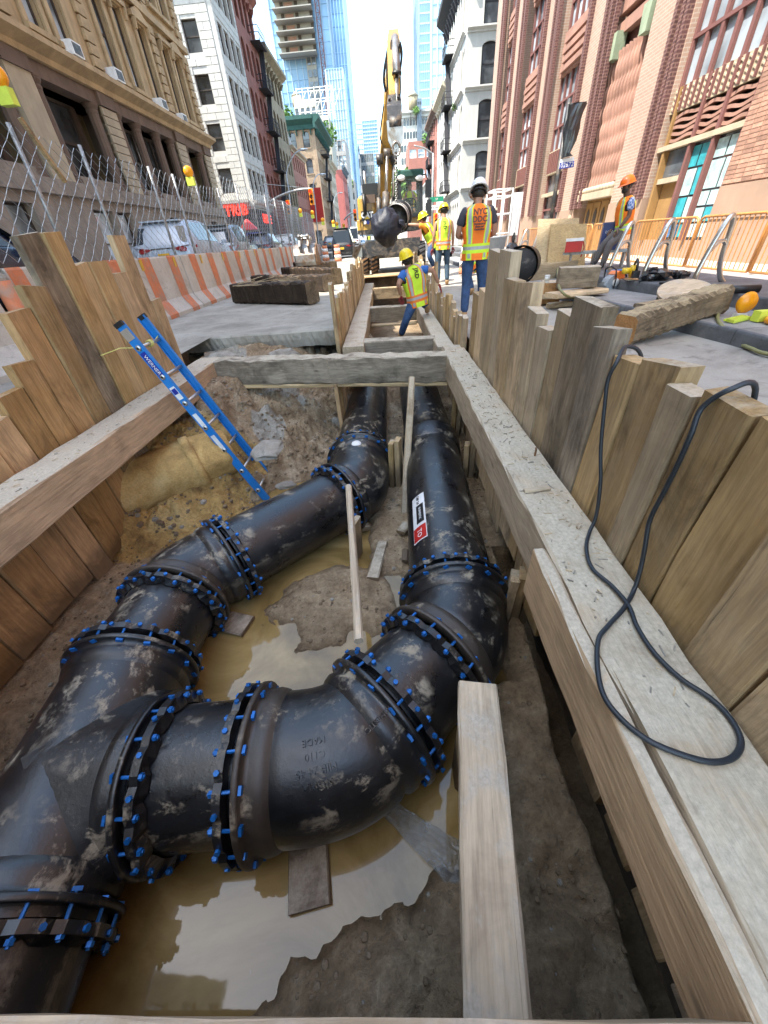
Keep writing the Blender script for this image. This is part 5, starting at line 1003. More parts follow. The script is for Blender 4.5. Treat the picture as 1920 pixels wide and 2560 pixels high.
zq = 0.225
for i, (y0, y1) in enumerate([(4.9, 7.30), (7.36, 8.95), (9.0, 11.2), (11.3, 13.4), (13.5, 15.6), (15.7, 17.9), (18, 20.2)]): barricade((6.0, y0, zq), (6.0, y1, zq), ['orange crowd barricade cut by the right edge', 'orange crowd barricade in front of the poster window', 'orange crowd barricade in front of the wooden door', 'orange crowd barricade behind the seated man', 'orange crowd barricade behind the plywood sheets', 'orange crowd barricade behind the grey bin', 'farthest orange crowd barricade'][i])
# ------------------------------------------------------------------ plywood, bench, coolers, bags, pole
t = thing('plywood_stack', 'two yellow plywood sheets leaning on the bench behind the sign pole', 'plywood', (4.2, 11, 0.3))
for i, (a, b, w_, hh) in enumerate(((3.72, 4.62, 0.03, 1.20), (3.95, 4.72, 0.03, 1.05))):
    mb = MB(); y = 11.2 - 0.25 * i; mb.v = [(a, y, 0.3), (b, y - 0.35, 0.3), (b - 0.05, y - 0.1, 0.3 + hh * 0.78), (a, y + 0.2, 0.3 + hh * 0.82)]; mb.v += [(x, yy + 0.03, z) for x, yy, z in mb.v]; mb.f = [(0, 1, 2, 3), (7, 6, 5, 4), (0, 4, 5, 1), (1, 5, 6, 2), (2, 6, 7, 3), (3, 7, 4, 0)]; mb.mi = [0] * 6; part('sheet', mb, 'plywood', t)
t = thing('bench', 'grey steel bench carrying the coolers', 'bench', (4.5, 10.3, 0.3)); part('seat', MB().bar((4.10, 10.45, 0.60), (5.30, 9.9, 0.60), 0.36, 0.05), 'galv', t)
for x, y in ((4.22, 10.3), (4.30, 10.5), (4.65, 10.1), (4.72, 10.28), (5.2, 9.85), (5.25, 10.0)): part('leg', MB().box((x - 0.02, y - 0.02, 0.29), (x + 0.02, y + 0.02, 0.58)), 'galv', t)
def cooler(p, sz, m1, m2, name, label, h2=0.05, txt=None):
    t = thing(name, label, 'cooler', tuple(p)); x, y, z = p; a, b, c = sz; q = Matrix.Translation(p) @ Matrix.Rotation(-0.35, 4, 'Z')
    part('body', MB().box((-a / 2, -b / 2, 0), (a / 2, b / 2, c), q), m1, t); part('lid', MB().box((-a / 2 - 0.01, -b / 2 - 0.01, c), (a / 2 + 0.01, b / 2 + 0.01, c + h2), q), m2, t)
    if txt: text('lettering', txt, 0.07, q @ frame(Vector((1, 0, 0)), Vector((0, 0, 1)), Vector((0, -1, 0)), Vector((0, -b / 2 - 0.003, c * 0.72))), 'white', t, 0.001)
    else: part('handle', MB().tube([q @ Vector(v) for v in ((a / 2 + 0.01, 0, c * 0.9), (a / 2 + 0.05, -0.03, c * 0.4), (a / 2 + 0.02, -0.05, -0.1))], 0.012, 6), 'red', t, True)
    return t
cooler(Vector((4.22, 10.25, 0.625)), (0.34, 0.24, 0.20), 'red', 'white', 'lunch_cooler', 'small red cooler with a white lid on the bench end')
cooler(Vector((4.86, 10.0, 0.625)), (0.36, 0.32, 0.45), 'cooler_blue', 'cooler_blue', 'water_cooler', 'dark blue water cooler on the bench beside the seated man', 0.04, "LOWE'S")
rd = random.Random(12); mb = MB()
for i in range(9): mb.ball(Vector((3.25 + rd.uniform(-.14, .14), 11.5 + rd.uniform(-.1, .1), 0.42 + rd.uniform(-0.05, 0.28))), 0.17 - 0.006 * i, 8, 6, (1, 1, 1.1), 0.2, rd)
mb.ball((3.2, 11.5, 0.95), 0.06, 7, 5, (0.7, 0.7, 1.8), 0.3, rd); part('rubbish_bag', mb, 'black_bag', None, False, label='tied black rubbish bag left of the sign pole', cat='bag')
t = thing('pipe_end', 'black plastic pipe mouth lying left of the rubbish bag', 'pipe', (2.7, 9.6, 0.5)); c = PY(1300, 665, 9.0); a, b = c, c + Vector((0.30, 0.62, 0.0)); part('tube', MB().tube([a, a + (b - a) * 0.12, a + (b - a) * 0.14, b], [0.345, 0.345, 0.31, 0.31], 28, False), 'black', t, True); part('inside', MB().tube([b, a + (b - a) * 0.02], [0.29, 0.30], 24, True), 'black_rubber', t, True)
t = thing('bus_stop_sign', 'leaning sign pole with a black bag over its head and a blue and white plate', 'sign', (4.06, 11.5, 0.25)); p0 = Vector((4.06, 11.5, 0.28)); p1 = PY(1397, 425, 11.5)
part('pole', MB().cyl(p0, p1 + (p1 - p0) * 0.6, 0.045, n=10), 'dark_steel', t, True); part('base', MB().cyl(p0 - Vector((0, 0, .02)), p0 + Vector((0, 0, 0.10)), 0.14, 0.07, n=14), 'galv', t, True)
a, b, c, d = PY(1397, 423, 11.45), PY(1434, 418, 11.45), PY(1436, 392, 11.45), PY(1401, 398, 11.45); mb = MB(); mb.v = [tuple(v) for v in (a, b, c, d)] + [tuple(v + Vector((0, 0.02, 0))) for v in (a, b, c, d)]; mb.f = [(0, 1, 2, 3), (7, 6, 5, 4), (0, 4, 5, 1), (1, 5, 6, 2), (2, 6, 7, 3), (3, 7, 4, 0)]; mb.mi = [0] * 6; part('plate', mb, 'white', t)
mb = MB(); e = Vector((0, -0.006, 0)); lo = 0.62; mb.add([a + e, b + e, b + (c - b) * lo + e, a + (d - a) * lo + e], [(0, 1, 2, 3)]); part('plate_band', mb, 'sign_blue', t)
ux = (b - a).normalized(); uz = Vector((0, 0, 1)); text('plate_lettering', '102672', 0.115, frame(ux, (uz - ux * uz.dot(ux)).normalized(), Vector((0, -1, 0)), a + (b - a) * 0.42 + (d - a) * 0.32 + Vector((0, -0.012, 0))), 'white', t, 0.001)
rd = random.Random(4); mb = MB(); top_ = [(1415, 262), (1467, 257)]; rows = [(1400, 397, 1432, 390), (1405, 385, 1424, 383), (1405, 360, 1440, 350), (1406, 330, 1446, 322), (1412, 295, 1455, 290), (1417, 265, 1467, 258), (1418, 262, 1466, 256)]
n = 20
for (xa, ya, xb_, yb) in rows:
    A_ = PY(xa, ya, 11.5); B_ = PY(xb_, yb, 11.5); c = (A_ + B_) / 2; r = (B_ - A_).length / 2
    for j in range(n): th = 2 * math.pi * j / n; k = 1 + 0.10 * math.sin(5 * th + ya) + rd.uniform(-.05, .05); mb.v.append(tuple(c + (B_ - A_).normalized() * math.cos(th) * r * k + Vector((0, 1, 0)) * math.sin(th) * 0.12 * k))
mb.f = [(i * n + j, i * n + (j + 1) % n, (i + 1) * n + (j + 1) % n, (i + 1) * n + j) for i in range(len(rows) - 1) for j in range(n)] + [tuple(range(n)), tuple((len(rows) - 1) * n + j for j in range(n))]; mb.mi = [0] * len(mb.f); part('bag', mb, 'black_bag', t, False)
t = thing('rubbish_bin', 'grey wheeled plastic bin behind the pale bike racks', 'bin', (3.6, 14.5, 0.3)); part('tub', MB().lathe([(0.0, 0), (0.24, 0), (0.31, 0.62), (0.34, 0.63), (0.34, 0.68), (0.0, 0.68)], Matrix.Translation((3.75, 15.5, 0.30)), 20), 'grey_plastic', t, True)
# traffic cones, drums far along the barriers and parked rig
def cone(x, y, s, label, g='orange and white traffic drums'):
    t = thing('traffic_drum', label, 'traffic drum', (x, y, 0), g)
    for i in range(5): part('band', MB().cyl((x, y, 0.05 + 0.2 * i * s), (x, y, 0.05 + 0.2 * (i + 1) * s), 0.27 - 0.015 * i, 0.265 - 0.015 * i, 12), 'orange_paint' if i % 2 == 0 else 'white', t, True)
cone(-4.9, 36, 1, 'orange and white drum at the end of the barrier line'); cone(-3.6, 33, 1, 'orange and white drum just left of the dark van'); cone(2.6, 14.4, 0.9, 'orange and white drum behind the man in the orange vest')
# ------------------------------------------------------------------ CARS
def car(label, cat, pos, yaw, paint, L=4.7, Wd=1.88, Hh=1.65, suv=True, plate=True, detail=True, group='vehicles in the left lane'):
    """local frame: +x forward, rear at x=0"""
    t = thing('parked_car' if detail else 'parked_car', label, cat, pos, group, yaw, world=False)
    S = [ # x, lower z, belt z, roof z, half width low, belt, roof
        (0.00, 0.34, 0.86, 0.90, 0.72, 0.78, 0.60), (0.06, 0.26, 0.98, 1.04, 0.86, 0.88, 0.66), (0.16, 0.22, 1.03, 1.16, 0.92, 0.93, 0.66), (0.45, 0.20, 1.05, Hh - 0.15, 0.94, 0.94, 0.66), (0.62, 0.20, 1.05, Hh - 0.06, 0.94, 0.94, 0.66), (1.3, 0.2, 1.04, Hh, 0.94, 0.94, 0.62), (2.1, 0.2, 1.02, Hh, 0.94, 0.94, 0.62),
        (2.7, 0.2, 1.0, Hh - 0.06, 0.94, 0.94, 0.60), (3.35, 0.2, 0.99, 1.16, 0.94, 0.93, 0.62), (3.6, 0.2, 0.97, 1.02, 0.94, 0.92, 0.7), (4.2, 0.22, 0.90, 0.93, 0.93, 0.88, 0.6), (4.6, 0.28, 0.76, 0.78, 0.84, 0.80, 0.5), (4.7, 0.38, 0.62, 0.63, 0.70, 0.66, 0.4)]
    sx, sw_ = L / 4.7, Wd / 1.88; n = 10
    def sec(s): x, zl, zb, zr, a, b, c = s; zm = (zl + zb) / 2; return [(x * sx, y * sw_, z) for y, z in ((-a * 0.8, zl), (-a, zl + 0.12), (-a * 1.0, zm), (-b, zb), (-c, zr - 0.03 if zr - zb > 0.2 else (zb + zr) / 2), (-c * 0.6, zr), (c * 0.6, zr), (c, zr - 0.03 if zr - zb > 0.2 else (zb + zr) / 2), (b, zb), (a, zm), (a, zl + 0.12), (a * 0.8, zl))]
    mb = MB(); rows = [sec(s) for s in S]; n = 12
    for r in rows: mb.v += r
    mb.f = [(i * n + j, (i + 1) * n + j, (i + 1) * n + (j + 1) % n, i * n + (j + 1) % n) for i in range(len(rows) - 1) for j in range(n)] + [tuple(range(n)), tuple((len(rows) - 1) * n + j for j in range(n))[::-1]]; mb.mi = [0] * len(mb.f)
    part('body', mb, paint, t, True)
    def lerp(a, b, u): return tuple(a[k] + (b[k] - a[k]) * u for k in range(3))
    def patch(name, P, mat, off=(0, 0, 0)): part(name, MB().add([(p[0] + off[0], p[1] + off[1], p[2] + off[2]) for p in P], [tuple(range(len(P)))]), mat, t)
    r2, r4 = rows[2], rows[4]
    r3 = rows[3]; patch('rear_window', [lerp(r2[4], r2[3], 0.3), lerp(r2[7], r2[8], 0.3), lerp(r3[7], r3[8], 0.05), lerp(r3[4], r3[3], 0.05)], 'car_glass', (-0.035, 0, 0.0)); patch('tail_trim', [(-0.01, 0.5, 0.955), (-0.01, -0.5, 0.955), (-0.01, -0.5, 0.925), (-0.01, 0.5, 0.925)], 'dark_steel')
    for s in (3, 8):
        q = 4 if s == 3 else 7; sg = -0.012 if s == 3 else 0.012
        for a_, b_ in ((4, 5), (5, 6), (6, 7)):
            A, B = rows[a_], rows[b_]; u0, u1 = 0.1, 0.9; patch('side_window', [lerp(A[s], A[q], u0) if 1 else 0, lerp(B[s], B[q], u0), lerp(B[s], B[q], u1), lerp(A[s], A[q], u1)], 'car_glass', (0.03, sg, 0))
    patch('windscreen', [lerp(rows[8][3], rows[8][4], 0.6), lerp(rows[8][8], rows[8][7], 0.6), lerp(rows[7][7], rows[7][8], 0.1), lerp(rows[7][4], rows[7][3], 0.1)], 'car_glass', (0.03, 0, 0.03))
    for s in (-1, 1):
        w = 0.86 * sw_; mb = MB(); mb.add([(0.045, s * 0.28, 0.93), (-0.015, s * 0.55, 0.97), (0.06, s * 0.84, 1.00), (0.30, s * 0.96 * sw_, 0.99), (0.36, s * 0.965 * sw_, 0.93), (0.10, s * 0.90, 0.86), (-0.02, s * 0.60, 0.84)], [(0, 1, 2, 3, 4, 5, 6)]); mb.v = [(v[0] - 0.035, v[1], v[2]) for v in mb.v]; part('tail_light', mb, 'car_red', t)
        mb = MB(); mb.box((1.2 * 0 + 3.15, s * 1.0 * sw_ - 0.1, 1.0), (3.3, s * 1.0 * sw_ + 0.1, 1.12)); part('wing_mirror', mb, paint, t)
        for xw_ in (0.85, 3.85):
            wh = part('wheel', MB().cyl((xw_ * sx, s * 0.76 * sw_, 0.34), (xw_ * sx, s * 0.95 * sw_, 0.34), 0.34, n=20), 'black_rubber', t, True); part('rim', MB().cyl((xw_ * sx, s * 0.945 * sw_, 0.34), (xw_ * sx, s * 0.965 * sw_, 0.34), 0.21, n=14), 'aluminium', wh, True)
    part('bumper', MB().box((-0.04, -0.80, 0.28), (0.05, 0.80, 0.46)), 'black_rubber', t)
    if plate: part('number_plate', MB().box((-0.05, -0.17, 0.66), (-0.03, 0.17, 0.82)), 'plate_gold', t)
    part('spoiler', MB().box((0.42, -0.6, Hh - 0.07), (0.72, 0.6, Hh - 0.03)), paint, t)
    return t
def yawp(d): return math.atan2(d[1], d[0])
gx = -0.0
t = car('silver car seen from behind through the fence, dark rear window and red lights', 'car', (-6.9, 13.9, 0.4), math.radians(94), 'car_silver', Wd=1.95, Hh=1.68)
text('plate_lettering', 'JFE 8170', 0.085, frame(Vector((0, -1, 0)), Vector((0, 0, 1)), Vector((-1, 0, 0)), Vector((-0.055, 0, 0.74))), 'sign_blue', t, 0.001)
car('dark navy car cut off by the left edge behind the fence', 'car', (-7.4, 5.0, 0.4), math.radians(93), 'car_navy', L=5.0, Wd=2.0, Hh=1.65)
car('silver van second in the left lane, behind the fence mesh', 'van', (-8.2, 22.0, 0.4), math.radians(92), 'car_grey', Hh=1.85)
car('dark grey car third in the left lane under the red awning', 'car', (-8.2, 29.0, 0.4), math.radians(92), 'car_navy', Hh=1.6)
car('small white car fourth in the left lane', 'car', (-8.2, 36.0, 0.4), math.radians(92), 'white', Hh=1.6)
car('pale car beyond the end of the barriers', 'car', (-7.4, 60.0, 0.4), math.radians(91), 'car_grey', Hh=1.6)
car('black van parked just left of the excavator wheel', 'van', (-3.9, 40.0, 0.0), math.radians(90), 'black', Hh=2.2, group='vehicles ahead of the excavator')
car('white truck far away left of the excavator', 'truck', (-5.6, 80.0, 0.4), math.radians(90), 'white', Hh=2.9, group='vehicles ahead of the excavator')
# ------------------------------------------------------------------ lamp posts, traffic lights
def arc_lamp(base, tip, apex, label, r=0.09, mat='galv'):
    t = thing('street_lamp', label, 'street lamp', tuple(base)); base, tip, apex = Vector(base), Vector(tip), Vector(apex)
    P = smooth([base, base + (apex - base) * 0.5, base + (apex - base) * 0.8, apex, (apex + tip) / 2 + Vector((0, 0, 0.4 * (apex - base).length / 8)), tip], 6)
    part('pole', MB().tube(P, [r * (1 - 0.5 * i / len(P)) for i in range(len(P))], 8), mat, t, True); part('head', MB().ball(tip, 0.34, 10, 6, (1.6, 0.7, 0.35)), 'aluminium', t, True)
b = PX(718, 575, -10.2); arc_lamp((-9.8, b.y, 0), PX(757, 374, -8.4 * 1.0), PX(717, 430, -10.2), 'tall curved street lamp in front of the low red building')
b = PX(785, 560, -10); arc_lamp((-10, PX(785, 530, -10).y, 0), PX(806, 436, -9.0), PX(783, 460, -10), 'curved street lamp in front of the brown corner building')
arc_lamp((-10, PX(838, 540, -10).y, 0), PX(851, 482, -9.5), PX(835, 500, -10), 'small far curved street lamp by the ivory facade')
# mast arm signal
def signal(p, s, label, parent=None, yaw=0):
    p = Vector(p); t = thing('traffic_light', label, 'traffic light', tuple(p)); part('housing', MB().box((-0.16 * s, -0.14 * s, -0.5 * s), (0.16 * s, 0.14 * s, 0.5 * s), Matrix.Translation(p)), 'amber', t)
    for i, m_ in enumerate(('lit_red', 'dark_steel', 'dark_steel')):
        q = p + Vector((0, -0.14 * s, (0.32 - 0.32 * i) * s)); part('lens', MB().cyl(q, q + Vector((0, -0.03 * s, 0)), 0.11 * s, n=12), m_, t, True); part('visor', MB().tube([q, q + Vector((0, -0.2 * s, 0))], 0.13 * s, 12, False), 'amber', t, True)
    return t
Yp_ = 33.0; t = thing('signal_mast', 'grey traffic signal mast with a long curved arm over the left lane', 'signal mast', (PY(660, 570, Yp_).x, Yp_, 0)); m0 = PY(662, 460, Yp_); m1 = PY(676, 600, Yp_)
part('pole', MB().cyl((m1.x, Yp_, 0.0), m0, 0.11, 0.085, 10), 'galv', t, True); part('head', MB().bar(PY(648, 463, Yp_), PY(664, 459, Yp_), 0.14, 0.1), 'galv', t)
part('arm', MB().tube(smooth([PY(672, 506, Yp_), PY(700, 490, Yp_), PY(740, 476, Yp_), PY(780, 472, Yp_)], 5), 0.07, 8), 'galv', t, True); part('stay_wire', MB().cyl(PY(663, 460, Yp_), PY(779, 471, Yp_), 0.018, n=5), 'galv', t)
signal(PY(779, 492, Yp_), 0.85, 'yellow traffic light showing red, hanging from the long arm'); signal(PY(722, 518, 33), 0.75, 'traffic light showing red, on a post left of the fence lamps')
mb = MB().cyl((PY(722, 518, 33).x, 33, 0), PY(722, 525, 33), 0.06, n=8); part('signal_post', mb, 'galv', None, label='thin post carrying the second red light', cat='post')
Y2 = 75; t = thing('signal_mast', 'distant traffic signal arm left of the excavator', 'signal mast', (PY(862, 590, Y2).x, Y2, 0)); part('pole', MB().cyl((PY(874, 590, Y2).x, Y2, 0), PY(872, 545, Y2), 0.12, n=8), 'galv', t, True); part('arm', MB().tube(smooth([PY(860, 550, Y2), PY(872, 537, Y2), PY(890, 529, Y2)], 5), 0.11, 8), 'galv', t, True); signal(PY(888, 538, Y2), 1.5, 'small distant yellow traffic light by the excavator')
t = thing('lamp_post', 'slim grey lamp post with a long arm before the right red brick facade', 'street lamp', (PY(1081, 600, 40).x, 40, 0)); part('pole', MB().cyl((PY(1079, 600, 40).x, 40, 0), PY(1083, 383, 40), 0.10, 0.07, 8), 'galv', t, True); part('arm', MB().tube(smooth([PY(1083, 385, 40), PY(1060, 370, 40), PY(1035, 364, 40)], 5), 0.05, 6), 'galv', t, True)
def plate(name, lab, cat, a, b, Y, w_, h_, mat, txt=None, tm='white', parent=None, **kw):
    p = PY(a, b, Y); t = thing(name, lab, cat, tuple(p)) if parent is None else parent; part('panel', MB().box((-w_ / 2, -0.02, -h_ / 2), (w_ / 2, 0.02, h_ / 2), Matrix.Translation(p)), mat, t)
    if txt: text('lettering', txt, h_ * 0.62, frame(Vector((1, 0, 0)), Vector((0, 0, 1)), Vector((0, -1, 0)), p + Vector((0, -0.026, 0))), tm, t, 0.002)
    return t
plate('street_sign', 'green street name sign on the lamp post', 'sign', 1092, 498, 39.8, 1.1, 0.32, 'sign_green', 'ST'); plate('one_way_sign', 'black and white one way arrow sign on the lamp post', 'sign', 1087, 519, 39.8, 0.8, 0.3, 'white', 'ONE WAY', 'black')
plate('banner', 'red vertical banner on the brown corner building', 'banner', 791, 513, 84, 2.2, 4.6, 'red'); signal(PY(1089, 553, 30), 0.8, 'yellow signal box behind the leaning worker')
# ================================================================== BUILDINGS
def facade(t, O, u, n, W_, rows, wall, pane='pane', frame_m='dark_window', depth=0.35, arch=False, sill=None, lintel=None, frame_w=0.07, skip=()):
    """rows: list of (z bottom, z top of storey, window z0, z1, list of (centre, width)); builds piers and spandrels round true openings"""
    O = Vector(O); u = Vector(u).normalized(); n = Vector(n).normalized(); up = Vector((0, 0, 1)); M_ = frame(u, up, n, O); mb = MB(); fr = {}
    sl, ln = MB(), MB()
    for (za, zb, w0, w1, cols) in rows:
        if not cols: mb.box((0, za, -depth), (W_, zb, 0), M_); continue
        mb.box((0, za, -depth), (W_, w0, 0), M_); mb.box((0, w1, -depth), (W_, zb, 0), M_); x = 0
        for (c, w_) in cols:
            mb.box((x, w0, -depth), (c - w_ / 2, w1, 0), M_); x = c + w_ / 2
            if arch:
                k = 8; h = min(w_ / 2, arch if isinstance(arch, float) else w_ / 2)
                for s in (-1, 1):
                    P = [(c + s * w_ / 2, w1)] + [(c + s * w_ / 2 * math.cos(a), w1 - h + h * math.sin(a)) for a in [math.pi / 2 * i / k for i in range(k + 1)]]
                    if s > 0: P = P[::-1]
                    mb.prism(P, -depth, -0.003, M_)
            key = (round(w_, 3), round(w1 - w0, 3))
            if key not in fr:
                a, b = w_ / 2, w1 - w0; f = MB(); fw = frame_w
                for q in (((-a, 0), (-a + fw, b)), ((a - fw, 0), (a, b)), ((-a + fw, 0), (a - fw, fw)), ((-a + fw, b - fw), (a - fw, b)), ((-a + fw, b * 0.5 - fw * 0.4), (a - fw, b * 0.5 + fw * 0.4))): f.box((q[0][0], q[0][1], -0.03), (q[1][0], q[1][1], 0.03))
                g = MB().box((-a, 0, -0.045), (a, b, -0.032)); fr[key] = (mesh('window', f, frame_m), mesh('pane', g, pane))
            wm = Matrix(M_) @ Matrix.Translation((c, w0, -depth * 0.6)); o = inst('window', fr[key][0], wm, t)
            p = bpy.data.objects.new('pane', fr[key][1]); COL.objects.link(p); p.parent = o
            if sill: sl.box((c - w_ / 2 - 0.12, w0 - 0.16, 0.002), (c + w_ / 2 + 0.12, w0, 0.14), M_)
            if lintel: ln.box((c - w_ / 2 - 0.16, w1, 0.002), (c + w_ / 2 + 0.16, w1 + 0.28, 0.10), M_)
        mb.box((x, w0, -depth), (W_, w1, 0), M_)
    part('wall', mb, wall, t)
    if sill: part('sills', sl, sill, t, kind='stuff')
    if lintel: part('lintels', ln, lintel, t, kind='stuff')
    return M_
def cornice(t, M_, W_, z, h, d, mat, brackets=0, name='cornice', ext=0.0):
    mb = MB(); P = [(0.0, z), (d * 0.25, z + 0.01), (d * 0.3, z + h * 0.35), (d * 0.8, z + h * 0.6), (d, z + h * 0.7), (d, z + h), (0.0, z + h)]
    vs = []
    for x in (-ext, W_ + ext): vs += [M_ @ Vector((x, zz, dd + 0.003)) for dd, zz in P]
    k = len(P); mb.add(vs, [(i, i + 1, k + i + 1, k + i) for i in range(k - 1)] + [tuple(range(k))[::-1], tuple(range(k, 2 * k))]); mb.f = [f[::-1] for f in mb.f]; part(name, mb, mat, t)
    if brackets:
        bm = mesh('bracket', MB().prism([(0.01, 0), (d * 0.22, 0), (d * 0.6, h * 0.5), (0.01, h * 0.5)], -0.09, 0.09, frame(Vector((0, 0, 1)), Vector((0, 1, 0)), Vector((-1, 0, 0)), Vector((0, 0, 0)))), mat)
        for i in range(brackets): inst('bracket', bm, M_ @ Matrix.Translation((W_ * (i + 0.5) / brackets, z - h * 0.45, 0)), t)
def rowsf(z0, nst, h, w0, w1, cols): return [(z0 + h * i, z0 + h * (i + 1), z0 + h * i + w0, z0 + h * i + w1, cols) for i in range(nst)]
def colsf(W_, n, w_, m=0.0): return [(m + (W_ - 2 * m) * (i + 0.5) / n, w_) for i in range(n)]
UY = (0, 1, 0); NL = (1, 0, 0); NR = (-1, 0, 0)
def roofbox(t, a, b, mat='grey_stone', name='core'): part(name, MB().box(a, b), mat, t)
# ------------------------------------------------------------------ tan corner block with brown columns, left
XL = -13.0
t = thing('tan_building', 'tan stone block on the left with a raised base, brown columns and tall windows', 'building', (XL, 20, 0)); TAN = t
Y0, Y1 = 1.02, 38.4; Mt = frame(Vector(UY), Vector((0, 0, 1)), Vector(NL), Vector((XL, 0, 0)))
def tb(mb, y0, z0, d0, y1, z1, d1): return mb.box((y0, z0, d0), (y1, z1, d1), Mt)
part('core', MB().box((-34, Y0, 0), (XL - 1.7, Y1, 17)), 'tan_stone', t)
part('core', MB().box((XL - 1.7, Y0, 7.0), (XL - 0.62, Y1, 17)), 'tan_stone', t)
part('end_wall', MB().box((-34, Y1 - 0.4, 0), (XL - 0.3, Y1 - 0.02, 17)), 'tan_stone', t)
# basement storey with openings
base_open = [(0, 3), (5.2, 1.8), (8.2, 1.8), (11.2, 1.8), (15.0, 1.3), (17.0, 1.3), (21.9, 1.5), (23.6, 1.4), (29.2, 1.5), (31.4, 1.5), (35.6, 1.2)]
rows = [(0, 3.55, 0.55, 3.05, base_open[1:])]
facade(t, (XL, 0, 0), UY, NL, Y1, rows, 'base_stone', 'pane_pale', 'dark_window', 0.6)
mb = MB(); tb(mb, Y0, 3.55, -1.9, Y1, 3.9, 0.10); tb(mb, Y0, 3.40, 0.003, Y1, 3.548, 0.16); tb(mb, Y0, 3.9, -1.7, Y1, 4.2, -0.12); part('string_course', mb, 'base_stone', t)
# loggia: piers, fluted columns, dark recess
piers = [(3.2, 4.9), (11.6, 13.2), (19.5, 20.8), (25.0, 26.2), (32.7, 34.0), (37.2, 38.4)]
for i, (a, b) in enumerate(piers):
    mb = MB()
    if i in (0, 1, 2): tb(mb, a, 3.9, -0.7, b, 7.0, 0.02); part('pier', mb, 'cream_trim', t)
    else:
        tb(mb, a, 3.9, -0.7, b, 7.0, -0.06); part('pier', mb, 'cream_trim', t); k = 10; q = mesh('stone_block', MB().box((0, 0, -0.55), (b - a, 3.1 / k - 0.035, 0.03)), 'cream_trim')
        for j in range(k): inst('stone_block', q, Mt @ Matrix.Translation((a, 3.9 + 3.1 * j / k, 0)), t)
colm = MB(); n = 20; prof = [(0.33, 0.0), (0.33, 0.16), (0.27, 0.2), (0.29, 0.26), (0.25, 0.32), (0.245, 1.2), (0.225, 2.75), (0.25, 2.8), (0.25, 2.86), (0.23, 2.9), (0.31, 3.02), (0.33, 3.1)]
for r, z in prof:
    for j in range(n): k = 0.94 if (j % 2 and 0.3 < z < 2.8) else 1; a = 2 * math.pi * j / n; colm.v.append((r * k * math.cos(a), r * k * math.sin(a), z))
colm.f = [(i * n + j, i * n + (j + 1) % n, (i + 1) * n + (j + 1) % n, (i + 1) * n + j) for i in range(len(prof) - 1) for j in range(n)]; colm.mi = [0] * len(colm.f); CM = mesh('column', colm, 'brown_stone')
bays = [(4.9, 11.6), (13.2, 19.5), (20.8, 25.0), (26.2, 32.7), (34.0, 37.2)]
wf = None
for a, b in bays:
    nc = 3 if b - a > 4.5 else 2; nc = 4 if b - a > 6.4 else nc
    cs = [a + 0.36] + [a + (b - a) * i / (nc - 1 + 0.0) for i in range(1, nc - 1)] + [b - 0.36]
    for c in cs: inst('column', CM, Matrix.Translation((XL - 0.28, c, 3.9)), t)
    for c0, c1 in zip(cs, cs[1:]):
        w_ = c1 - c0 - 0.5; m_ = (c0 + c1) / 2; f = MB()
        for q in (((-w_ / 2, 0), (-w_ / 2 + .1, 2.7)), ((w_ / 2 - .1, 0), (w_ / 2, 2.7)), ((-w_ / 2 + .1, 0), (w_ / 2 - .1, .12)), ((-w_ / 2 + .1, 2.58), (w_ / 2 - .1, 2.7)), ((-w_ / 2 + .1, 1.25), (w_ / 2 - .1, 1.35)), ((-0.05, .12), (0.05, 1.25)), ((-0.05, 1.35), (0.05, 2.58))): f.box((q[0][0], q[0][1], -0.05), (q[1][0], q[1][1], 0.05))
        o = inst('window', mesh('window', f, 'dark_window'), Mt @ Matrix.Translation((m_, 4.25, -1.15)), t); p = bpy.data.objects.new('pane', mesh('pane', MB().box((-w_ / 2, 0, -0.08), (w_ / 2, 2.7, -0.06)), 'pane')); COL.objects.link(p); p.parent = o
    mb = MB(); tb(mb, a, 4.2, -1.7, b, 7.0, -1.25); part('recess_wall', mb, 'brown_stone', t)
mb = MB(); tb(mb, Y0, 7.0, -1.7, Y1, 7.45, -0.03); part('entablature', mb, 'brown_stone', t)
for a, b in piers: mb = MB(); tb(mb, a - 0.05, 7.0, -0.025, b + 0.05, 7.45, 0.10); part('pier_cap', mb, 'brown_stone', t)
cornice(t, frame(Vector(UY), Vector((0, 0, 1)), Vector(NL), Vector((XL, Y0, 0))), Y1 - Y0, 7.45, 0.55, 0.62, 'tan_stone', 0, 'cornice', 0.3)
